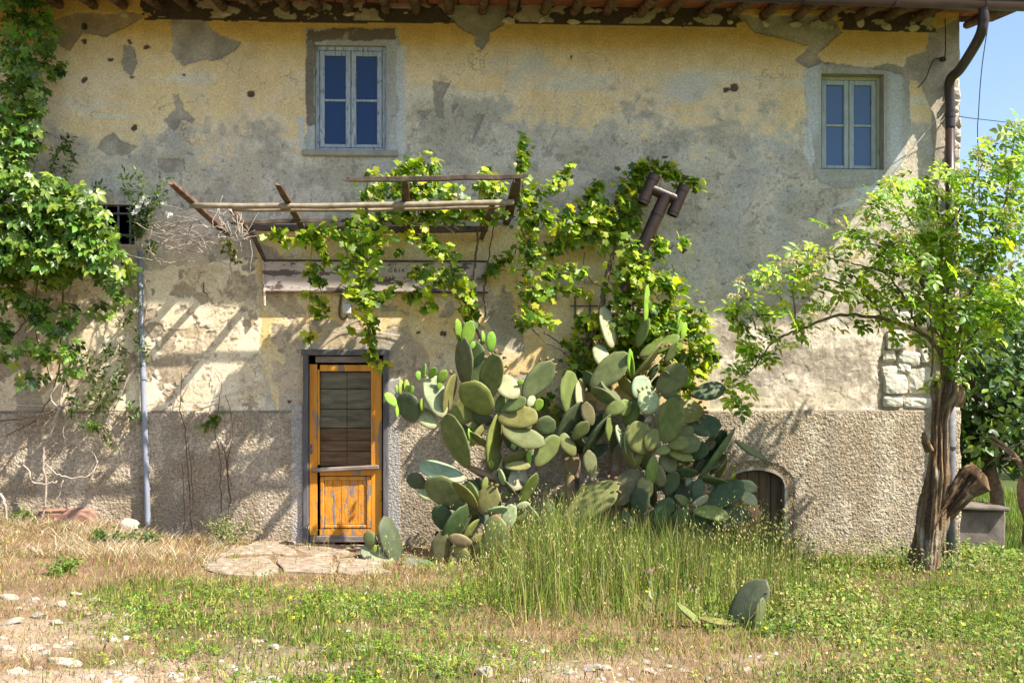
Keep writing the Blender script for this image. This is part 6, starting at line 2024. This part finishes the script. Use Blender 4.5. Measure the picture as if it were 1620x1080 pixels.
bg_tree('garden_tree', 'dark green leafy tree rising behind the house corner', 7.35, 3.2, 1.2, [(-.5, 0, 2.4, 1.1, .9, 1.0), (.3, .2, 1.5, 1.3, .9, .75), (-.7, .2, 1.35, .9, .7, .7), (.9, 0, 2.4, 1.2, .9, .9)], 1500, DK, 1, (.10, .17), ind=120)
bg_tree('garden_tree', 'lighter green bush tree with pale flower sprays in front of the dark one', 7.0, 1.6, .9, [(.2, 0, 1.9, .75, .5, .55), (-.25, 0, 1.35, .5, .4, .4), (.7, 0, 1.3, .7, .5, .5)], 700, MID, 2, (.10, .16), ind=120)
bg_tree('garden_tree', 'tall distant tree filling the gap above the old trough', 10.5, 12.0, 2.0, [(0, 0, 3.4, 2.2, 1.6, 1.6), (-2.4, 0, 2.6, 1.8, 1.4, 1.4), (2.4, 0, 3.2, 2.2, 1.4, 1.6)], 500, DK, 3, (.16, .26))
bg_tree('garden_tree', 'broad far tree behind the garden at the right edge', 14.5, 22.0, 2.2, [(0, 0, 3.6, 3.0, 2, 2.0), (-3, 0, 3.0, 2.5, 2, 1.8), (3, 0, 3.0, 2.6, 2, 1.8)], 330, MID, 4, (.2, .32))
# hills far off
hn = 160
hx = np.linspace(-400, 400, hn)
Hv, Hf = [], []
for j, (yy, amp) in enumerate(((180, 0), (230, 9), (330, 20), (420, 8))):
    zz = 4 + amp * (0.5 + fbm(hx * .01, hx * 0 + j, 66, 4))
    if j == 0: zz = zz * 0 - 2
    Hv += [(a_, yy, b_) for a_, b_ in zip(hx, zz)]
for j in range(3):
    for i in range(hn - 1):
        Hf.append((j * hn + i, j * hn + i + 1, (j + 1) * hn + i + 1, (j + 1) * hn + i))
ho = link('hills', np_mesh('hills', np.array(Hv), np.array(Hf), np.tile([[.06, .10, .05]], (len(Hv), 1)), True), M['ground'])
tag(ho, kind='structure')

tx0 = P(1518, 800, 1.4).x
tz = float(gz(6.3, 1.4))
tb = empty('stone_trough', 'low grey stone block with a flat slab lid behind the house corner', 'stone block', (6.25, 1.6, tz))
MB().box((-.05, 0, .24), (.80, .55, .56), bev=.03).build('block', M['concrete'], tb)
MB().box((-.12, -.02, .555), (.94, .72, .05), Matrix.Rotation(.05, 3, 'Y'), .015).build('slab', M['concrete'], tb)

# overhead cables
oc = MB().tube(smooth_path([P(1563, 40, -.6), P(1553, 110, -.3), P(1548, 180, -.1), P(1547, 235, .1), P(1556, 470, 1.0)], 6), .005, 5).build('overhead_cable', M['cable_black'])
tag(oc, 'thin cable hanging down from the eaves past the house corner', 'cable')
oc = MB().tube(smooth_path([P(1500, 180, -.02), P(1528, 186, .1), P(1570, 191, 1.2), P(1640, 199, 3.2)], 6), .005, 5).build('overhead_cable', M['cable_black'])
tag(oc, 'thin cable running level from the downpipe out to the right', 'cable')

# ------------------------------------------------------------------ doorstep paving
ps = empty('stone_paving', None, None, (P(450, 885, -.5).x, -.6, 0))
ps['kind'] = 'structure'
SL = [[(330, 905), (318, 896), (345, 884), (430, 882), (440, 907), (380, 912)], [(350, 880), (372, 868), (455, 864), (470, 880), (430, 880)], [(445, 906), (434, 883), (525, 883), (530, 908)], [(475, 880), (458, 863), (550, 862), (560, 882), (528, 881)], [(535, 908), (530, 884), (600, 884), (615, 905)], [(565, 882), (556, 862), (640, 866), (650, 884)], [(395, 866), (410, 858), (470, 860), (455, 862)]]
for i, pl_ in enumerate(SL):
    V_, F_ = [], []
    n = len(pl_)
    cx_, cy_ = sum(p[0] for p in pl_) / n, sum(p[1] for p in pl_) / n
    dn = []
    for k in range(n):
        for t in (0, .33, .66):
            a_, b_ = pl_[k], pl_[(k + 1) % n]
            dn.append((a_[0] + (b_[0] - a_[0]) * t + random.uniform(-6, 6), a_[1] + (b_[1] - a_[1]) * t + random.uniform(-1.6, 1.6)))
    n = len(dn)
    lift = random.uniform(-.005, .022)
    for f_, dz_ in ((1.0, -.06), (1.0, .0), (.93, .012), (.5, .016)):
        for (x, y) in dn:
            gx_, gy_ = G(cx_ + (x - cx_) * f_, cy_ + (y - cy_) * f_)
            gy_ = min(gy_, -.06)
            V_.append((gx_, gy_, -.03 - .047 * gx_ + lift + dz_ + random.uniform(-.008, .008)))
    for r in range(3):
        for k in range(n):
            F_.append((r * n + k, r * n + (k + 1) % n, (r + 1) * n + (k + 1) % n, (r + 1) * n + k))
    F_.append(tuple(3 * n + k for k in range(n)))
    o = MB().add(V_, F_).build('slab', M['slab'], ps)
    o.matrix_parent_inverse = Matrix.Translation(-ps.location)

# ------------------------------------------------------------------ loose rocks
RK = {}
def rock(px, py, w, fl=.45, mat='white_stone', label=None, group=None, sd=0):
    key = (sd % 14, mat)
    if key not in RK:
        RK[key] = rock_mesh('rock', 1, .8, .8, 300 + sd % 14, 2, .45)
        RK[key].materials.append(M[mat])
    x, y = G(px, py)
    o = bpy.data.objects.new('rock', RK[key])
    COL.objects.link(o)
    s_ = w * S(y) * .5
    o.location = (x, y, float(gz(x, y)) + s_ * fl * .22)
    o.scale = (s_, s_ * random.uniform(.8, 1.2), s_ * fl)
    o.rotation_euler = (random.uniform(-.15, .15), random.uniform(-.15, .15), random.uniform(-.5, .5))
    return tag(o, label, 'rock', group)
rr = random.Random(9)
rock(204, 850, 38, 1.3, label='bright white stone lying against the wall below the grey pipe', sd=1)
rock(105, 1048, 70, .35, label='long flat pale slab of rock in the grass at lower left', sd=3)
rock(366, 1055, 36, .5, label='angular white rock on the gravel left of centre at the bottom edge', sd=6)
rock(770, 1072, 38, .8, label='rounded knobbly pale rock at the bottom edge in the middle', sd=8)
rock(1178, 1062, 22, .6, label='pale rock right of the gravel patch below the fallen cactus branch', sd=11)
k = 0
BIG = [(20, 985, 60), (60, 975, 50), (70, 1034, 34), (15, 945, 50), (55, 950, 40), (100, 960, 36), (112, 1020, 26), (30, 1065, 60), (10, 1032, 40), (90, 985, 34), (220, 1047, 16), (150, 948, 24), (120, 940, 22), (575, 1030, 34), (545, 1024, 22), (632, 1038, 26), (568, 1024, 20), (655, 1060, 14), (935, 1058, 36), (958, 1056, 24), (1030, 1060, 30), (1080, 1060, 18), (1058, 1050, 14), (1022, 1045, 18), (1150, 1048, 14), (912, 1046, 14), (1045, 1058, 14), (1085, 1058, 14), (900, 1066, 18), (840, 1070, 16), (1256, 1052, 14), (1225, 1058, 12), (1235, 1068, 14), (330, 1002, 14), (415, 1010, 14), (435, 1022, 18), (310, 1052, 14), (285, 1047, 12), (525, 1062, 16), (425, 1076, 40), (480, 1050, 14), (690, 1075, 18), (140, 1070, 40), (180, 1062, 18), (60, 1058, 30), (5, 1010, 30), (200, 995, 10), (830, 1078, 22), (1000, 1075, 16), (1120, 1072, 16)]
ORD = 'first second third fourth fifth sixth seventh eighth ninth tenth eleventh twelfth thirteenth fourteenth fifteenth sixteenth seventeenth eighteenth nineteenth twentieth'.split()
ZONES = [('gravel patch at lower left', lambda x, y: x < 200), ('grass and gravel left of centre', lambda x, y: 200 <= x < 500), ('ground below the doorstep paving', lambda x, y: 500 <= x < 800), ('gravel strip at the bottom right', lambda x, y: x >= 800)]
for zn, zf in ZONES:
    zl = sorted((b[0], b[1], b[2] * (.72 if b[2] > 24 and b[0] < 200 else 1.15)) for b in BIG if zf(b[0], b[1]))
    for q, (x, y, w) in enumerate(zl):
        k += 1
        mt = 'white_stone' if rr.random() < .6 else 'stone'
        fl = rr.uniform(.42, .8)
        lb = '%s %s %s rock, %s from the left in the %s' % ('large' if w > 32 else 'small' if w < 18 else 'medium', 'flat' if fl < .56 else 'lumpy', 'whitish' if mt == 'white_stone' else 'greyish', ORD[q], zn)
        rock(x, y, w, fl, mt, lb, 'limestone rocks lying at the front', sd=k)
# gravel: small broken stones, one mass
rng = np.random.default_rng(55)
n = 30000
gx_ = rng.uniform(-6.2, 4.5, n)
gy_ = rng.uniform(-7.2, -3.6, n)
b_, g_, d_, t_ = ground_kind(gx_, gy_)
kp = rng.random(n) < b_ * (.42 + .4 * sstep(-3.2, -4.0, gx_)) * sstep(.38, .60, fbm(gx_ * 2.2, gy_ * 2.2, 171)) + .02
gx_, gy_ = gx_[kp], gy_[kp]
n = len(gx_)
base = np.array([(-1, -.7, -.3), (1, -.8, -.3), (.8, .9, -.3), (-.9, .8, -.3), (-.5, -.4, .5), (.6, -.3, .4), (.4, .5, .55), (-.5, .4, .4)])
bf = np.array([(0, 1, 5, 4), (1, 2, 6, 5), (2, 3, 7, 6), (3, 0, 4, 7), (4, 5, 6, 7)])
sz = rng.gamma(1.5, .006, n) + .005
an = rng.uniform(0, 6.28, n)
bb = base[None] * (1 + rng.normal(0, .2, (n, 8, 3)))
ca, sa = np.cos(an)[:, None], np.sin(an)[:, None]
Vg = np.stack([bb[..., 0] * ca - bb[..., 1] * sa, bb[..., 0] * sa + bb[..., 1] * ca, bb[..., 2] * .8], -1) * sz[:, None, None]
# gz of the detailed ground sheet
def gfull(x, y):
    bare_, _, _, _ = ground_kind(x, y)
    return gz(x, y) + 0.02 * (fbm(x * 9, y * 9, 33) - 0.5) + bare_ * 0.02 * (fbm(x * 14, y * 14, 35) - 0.4)
Vg += np.stack([gx_, gy_, gfull(gx_, gy_) + sz * .1], -1)[:, None]
Fg = bf[None] + (np.arange(n) * 8)[:, None, None]
cg = np.clip(np.array([(.40, .34, .27), (.30, .24, .17), (.48, .44, .37), (.21, .155, .11)])[rng.integers(0, 4, n)] * (1 + rng.normal(0, .12, (n, 1))), .05, .7)
gv = link('gravel', np_mesh('gravel', Vg.reshape(-1, 3), Fg.reshape(-1, 4), np.repeat(cg[:, None], 8, 1).reshape(-1, 3)), M['ground'])
tag(gv, kind='stuff')

# ------------------------------------------------------------------ grass and herbs
def blades(name, x, y, hgt, wid, lean, cols, rng, heads=False, hcol=None, lie=0.0, var=.2):
    n = len(x)
    z = gfull(x, y) - .01
    an = rng.uniform(0, 6.28, n)
    ln = np.abs(rng.normal(0, lean, n)) + lie
    dx, dy = np.cos(an) * ln, np.sin(an) * ln
    up = np.sqrt(np.maximum(.04, 1 - np.minimum(ln, .98) ** 2))
    fa = rng.uniform(-.9, .9, n)                # blade faces roughly towards the path
    wx_, wy_ = np.cos(fa) * wid, np.sin(fa) * wid
    b0 = np.stack([x, y, z], -1)
    m_ = b0 + np.stack([dx * .35, dy * .35, up * .55], -1) * hgt[:, None]
    tp = b0 + np.stack([dx, dy, up * .98], -1) * hgt[:, None]
    w3 = np.stack([wx_, wy_, np.zeros(n)], -1)
    Vb = np.stack([b0 - w3, b0 + w3, m_ + w3 * .8, m_ - w3 * .8, tp], 1)
    C = palette(n, rng, cols, var)
    Cb = np.repeat(C[:, None], 5, 1)
    i = np.arange(n)[:, None] * 5
    f4 = i + np.array([[0, 1, 2, 3]])
    f3 = i + np.array([[3, 2, 4]])
    Vv, Cc = Vb.reshape(-1, 3), Cb.reshape(-1, 3)
    F_ = [f4, f3]
    if heads:
        # drooping spikelets near the tip
        k = 6
        t = rng.uniform(.55, 1.05, (n, k))
        p = m_[:, None] + (tp - m_)[:, None] * ((t - .55) / .45)[..., None]
        p += rng.normal(0, .018, (n, k, 3))
        dl = np.stack([rng.normal(0, .4, (n, k)), rng.normal(0, .4, (n, k)), -np.ones((n, k)) * rng.uniform(.4, 1, (n, k))], -1) * .034
        sw = np.stack([np.ones((n, k)) * .0042, np.zeros((n, k)), np.zeros((n, k))], -1)
        Vh = np.stack([p, p + dl * .5 + sw, p + dl, p + dl * .5 - sw], 2).reshape(-1, 3)
        o_ = len(Vv)
        fh = o_ + np.arange(n * k)[:, None] * 4 + np.array([[0, 1, 2, 3]])
        ch = np.repeat(palette(n, rng, hcol, .15), k * 4, 0)
        Vv = np.concatenate([Vv, Vh])
        Cc = np.concatenate([Cc, ch])
        F_ = [np.concatenate([f4, fh]), f3]
    o = link(name, np_mesh(name, Vv, F_, Cc, False), M['grass'])
    return tag(o, kind='stuff')

rng = np.random.default_rng(77)
def scatter(n, x0, x1, y0, y1, fn):
    x, y = rng.uniform(x0, x1, n), rng.uniform(y0, y1, n)
    x = np.asarray(x)
    k = rng.random(n) < fn(x, y)
    return x[k], y[k]
def clear(x, y):
    """0 on the paving and at the door"""
    px, py = proj(x, y, -.03 - .047 * x)
    e = fbm(x * 3, y * 3, 88)
    slab_ = (px > 330 + (e - .5) * 60) & (px < 600) & (py < 908 + (e - .5) * 14)
    return 1.0 - slab_ * sstep(.25, .5, fbm(x * 6, y * 6, 89)) * .98
GR = [(.13, .21, .025), (.18, .27, .03), (.08, .14, .018), (.24, .29, .045)]
DR = [(.36, .25, .12), (.46, .35, .18), (.24, .155, .075), (.38, .26, .15), (.30, .175, .10)]
# short green grass
x, y = scatter(300000, -6.3, 8.5, -7.0, -.1, lambda x, y: (lambda m: (m[1] * .85 + m[2] * .12) * clear(x, y) * (.2 + .8 * sstep(.38, .56, fbm(x * 2.6, y * 2.6, 99))))(ground_kind(x, y)))
tl = ground_kind(x, y)[3]
hgt = rng.uniform(.025, .10, len(x)) * (1 + 1.3 * tl) * (.35 + 1.4 * fbm(x * 2.4, y * 2.4, 181))
blades('grass', x, y, hgt, rng.uniform(.0018, .0042, len(x)), .6, GR + [(.36, .32, .10)], rng, var=.32)
# dry grass, thin and tangled
x, y = scatter(360000, -6.3, 8.0, -7.0, -.1, lambda x, y: (lambda m: np.clip(m[2] * .62 + m[3] * .2 + .14, 0, 1) * clear(x, y) * (.30 + .70 * sstep(.36, .6, fbm(x * 2.1, y * 2.1, 111))))(ground_kind(x, y)))
blades('dry_grass', x, y, rng.uniform(.03, .13, len(x)), rng.uniform(.0011, .0026, len(x)), .5, DR, rng, lie=.45, var=.32)
# low spreading herbs
def herbs(name, x, y, cols, size, hmax, kind='round3', key_h=1.0):
    n = len(x)
    z = gfull(x, y) + rng.uniform(0, 1, n) ** 1.5 * hmax
    R = frames(n, rng, (.15, -.25, 1.0), .45, .1)
    o = merged_leaves(name, kind, R, np.stack([x, y, z], -1), rng.uniform(size[0], size[1], n), palette(n, rng, cols, .22), M['grass'], None)
    return tag(o, kind='stuff')
x, y = scatter(230000, -6.3, 8.0, -7.0, -.2, lambda x, y: (lambda m: m[1] * .7 * clear(x, y) * sstep(.44, .60, fbm(x * 1.9, y * 1.9, 123)))(ground_kind(x, y)))
herbs('clover', x, y, [(.09, .18, .018), (.14, .24, .022), (.06, .12, .015), (.19, .27, .03), (.25, .29, .035)], (.010, .028), .085)
x, y = scatter(60000, -6.3, 4.0, -7.0, -.4, lambda x, y: (lambda m: (m[1] * .6 + .05 * m[2]) * clear(x, y) * sstep(.48, .62, fbm(x * 2.3, y * 2.3, 127)))(ground_kind(x, y)))
herbs('herbs', x, y, [(.12, .21, .028), (.17, .26, .035), (.07, .13, .02), (.26, .28, .06)], (.014, .034), .11, 'oval')
x, y = scatter(120000, 2.3, 8.5, -5.8, -.2, lambda x, y: (lambda m: m[1] * .55 * sstep(.42, .62, fbm(x * 1.6, y * 1.6, 133)))(ground_kind(x, y)))
herbs('herbs', x, y, [(.12, .20, .028), (.19, .25, .042), (.28, .27, .08), (.08, .14, .02), (.34, .28, .12)], (.014, .042), .30, 'oval')
# tall wild oats in front of the cactus
def oat_w(x, y):
    px, py = proj(x, y, -.03 - .047 * x)
    w = (fbm(x * 1.1, y * 1.1, 141) - .5) * 120
    a_ = (.42 + .58 * sstep(945, 905, py)) * sstep(720, 860, px + w) * sstep(1330, 1180, px + w) * sstep(1015, 940, py + w * .7) * sstep(868, 880, py)
    return np.clip(a_, 0, 1)
x, y = scatter(80000, -1.2, 5.2, -4.3, -.55, lambda x, y: oat_w(x, y) * .9 * sstep(.34, .56, fbm(x * 2.3, y * 2.3, 195)))
pxx, _ = proj(x, y, 0 * x)
hh = rng.uniform(.20, .72, len(x)) * (.45 + .95 * fbm(x * 2.6, y * 2.6, 191)) * (.75 + .35 * sstep(780, 900, pxx) * sstep(1200, 1050, pxx))
blades('wild_oats', x, y, hh, rng.uniform(.0018, .0040, len(x)), .46, [(.12, .19, .025), (.17, .24, .035), (.06, .11, .015), (.24, .25, .06), (.34, .28, .12)], rng, var=.3)
x, y = scatter(8500, -1.0, 5.0, -4.0, -.6, lambda x, y: oat_w(x, y) * .5 * sstep(.36, .60, fbm(x * 2.1, y * 2.1, 197)))
blades('wild_oats', x, y, rng.uniform(.38, .88, len(x)) * (.6 + .7 * fbm(x * 1.7, y * 1.7, 199)), np.full(len(x), .0016), .30, [(.20, .26, .045), (.26, .29, .07)], rng, True, [(.32, .36, .09), (.40, .40, .13), (.47, .40, .18)])
# scattered stalks elsewhere
x, y = scatter(14000, -6.0, 8.5, -6.3, -.3, lambda x, y: (.16 + .5 * ground_kind(x, y)[3]) * clear(x, y) * sstep(.45, .65, fbm(x * 1.4, y * 1.4, 151)))
blades('wild_oats', x, y, rng.uniform(.15, .36, len(x)), np.full(len(x), .0013), .25, [(.24, .26, .07), (.42, .34, .18), (.30, .28, .10)], rng, True, [(.36, .34, .14), (.48, .40, .22)])
# lawn behind, right of the house
x, y = scatter(60000, 5.0, 14, -2.5, 9, lambda x, y: np.where((y > -.6) | (x > 5.3), .9, .2) * (x > 5.45 - np.minimum(y, 0) * 0))
blades('grass', x, y, rng.uniform(.06, .20, len(x)), rng.uniform(.003, .006, len(x)), .4, [(.13, .22, .03), (.18, .27, .04), (.10, .17, .03), (.25, .28, .06)], rng)
# straw heap along the foot of the wall
def straw_w(x, y):
    px, py = proj(x, y, .05 - .047 * x)
    return sstep(400, 300, px) * sstep(886, 866, py) * (px > -60)
x, y = scatter(40000, -5.8, -2.2, -1.6, -.06, lambda x, y: straw_w(x, y) * .62 * sstep(.36, .6, fbm(x * 2.4, y * 2.4, 211)))
blades('straw', x, y, rng.uniform(.06, .24, len(x)), rng.uniform(.0015, .0045, len(x)), .3, [(.48, .39, .26), (.62, .54, .41), (.33, .25, .15), (.44, .34, .23)], rng, lie=.72, var=.3)

# weeds that stand out as plants of their own
def weed(label, px, py, w, hgt, n, kind, cols, size, key):
    x, y = G(px, py)
    z = float(gz(x, y))
    t = empty('weed', label, 'weed', (x, y, z))
    pts = []
    sp_ = []
    for k in range(max(6, n // 22)):
        a_ = rng.uniform(0, 6.28)
        r_ = math.sqrt(rng.random()) * w
        tip = Vector((x + math.cos(a_) * r_, y + math.sin(a_) * r_ * .7, z + hgt * rng.uniform(.55, 1.0) * (1 - .35 * r_ / w)))
        bas = Vector((x + math.cos(a_) * r_ * .3, y + math.sin(a_) * r_ * .2, z - .02))
        MBt = MB().tube([bas, bas.lerp(tip, .5) + Vector((0, 0, .02)), tip], [.004, .003, .0015], 5)
        rel(MBt.build('stem', M['green_stem'], t), t)
        for q in range(22):
            u = rng.uniform(.25, 1.05)
            p = bas.lerp(tip, u)
            pts.append((p.x + rng.normal(0, .022), p.y + rng.normal(0, .022), p.z + rng.normal(0, .018)))
    foliage(t, kind, pts, size, cols, M['leaf'], rng, min(60, len(pts) // 3), bias=(.2, -.4, .9), spread=.5, down=-.2, key=key)
weed('low leafy green weed in front of the white stone by the pipe', 178, 868, .20, .22, 200, 'oval', [(.10, .17, .05), (.14, .20, .06)], (.03, .06), 'weedA')
weed('green weed just right of the white stone below the pipe', 226, 866, .16, .20, 150, 'oval', [(.09, .15, .045), (.13, .19, .06)], (.03, .06), 'weedA')
weed('tall feathery grey green weed against the wall left of the door', 362, 862, .26, .46, 480, 'small', [(.19, .23, .10), (.24, .26, .12), (.32, .30, .16)], (.03, .055), 'weedB')
weed('round bright green weed in the dry grass at far left', 100, 908, .22, .17, 220, 'oval', [(.15, .22, .045), (.19, .26, .05)], (.025, .05), 'weedA2')
weed('small weed at the foot of the wall at the left edge', 30, 838, .14, .15, 110, 'oval', [(.16, .24, .04), (.2, .28, .05)], (.04, .07), 'weedA2')
weed('leafy weed growing round the elder trunk', 1440, 905, .30, .30, 260, 'oval', [(.11, .18, .045), (.15, .22, .05)], (.03, .06), 'weedA')
weed('bramble tangle of bright leaves below the stone block', 1556, 878, .36, .42, 300, 'oval', [(.18, .28, .04), (.24, .34, .05)], (.05, .09), 'weedC')
weed('leafy weed spreading between the elder trunk and the lawn', 1500, 925, .35, .26, 260, 'oval', [(.12, .2, .05), (.17, .24, .06)], (.03, .055), 'weedA')
weed('sapling with yellow green leaves beside the cellar door', 1150, 850, .10, 1.35, 120, 'oval', [(.26, .33, .04), (.16, .25, .04)], (.05, .085), 'weedC')
weed('leafy herb beside the fallen cactus branch', 1225, 1010, .18, .20, 150, 'oval', [(.17, .25, .045), (.2, .28, .05)], (.02, .045), 'weedA2')

# thistle and small wild flowers
tx_, ty_ = G(1029, 962)
tz_ = float(gz(tx_, ty_))
th = empty('thistle', 'single pink thistle flower standing in the tall grass', 'thistle', (tx_, ty_, tz_))
MB().tube([(0, 0, 0), (.005, 0, .15), (0, 0, .29)], [.004, .0035, .003], 6).build('stem', M['green_stem'], th)
m_ = MB()
for k in range(26):
    a_ = random.uniform(0, 6.28); e_ = random.uniform(.2, 1.3)
    d_ = Vector((math.cos(a_) * math.cos(e_), math.sin(a_) * math.cos(e_), math.sin(e_)))
    m_.tube([Vector((0, 0, .295)), Vector((0, 0, .295)) + d_ * .030], [.003, .002], 4)
M['pink'] = noise_mat('thistle_pink', (.50, .12, .38), (.60, .2, .48), 20, .8, 0)
m_.build('flower', M['pink'], th)
MB().tube([(0, 0, .27), (0, 0, .285), (0, 0, .30)], [.006, .014, .010], 8).build('flower_base', M['green_stem'], th)
foliage(th, 'small', [(tx_ + random.uniform(-.03, .03), ty_ + random.uniform(-.03, .03), tz_ + random.uniform(.02, .25)) for _ in range(14)], (.05, .09), [(.2, .26, .14)], M['leaf'], rng, 14, key='thistleleaf')
x, y = scatter(330, -5.8, 7.5, -6.5, -1.0, lambda x, y: .12 + .5 * ground_kind(x, y)[1])
n = len(x)
R = frames(n, rng, (.1, -.5, .9), .3, 0)
fz = gfull(x, y) + rng.uniform(.05, .16, n)
V0 = np.array([(0, 0, 0)] + [(math.cos(k * .785) * (1 if k % 2 else .7), math.sin(k * .785) * (1 if k % 2 else .7), .15) for k in range(8)])
F0 = np.array([(0, 1 + k, 1 + (k + 1) % 8) for k in range(8)])
Vv = np.einsum('nij,vj->nvi', R * rng.uniform(.009, .016, n)[:, None, None], V0) + np.stack([x, y, fz], -1)[:, None]
Ff = F0[None] + (np.arange(n) * 9)[:, None, None]
wf = link('wildflowers', np_mesh('wildflowers', Vv.reshape(-1, 3), Ff.reshape(-1, 3), np.tile([[.75, .55, .02]], (n * 9, 1))), M['petal'])
tag(wf, kind='stuff')
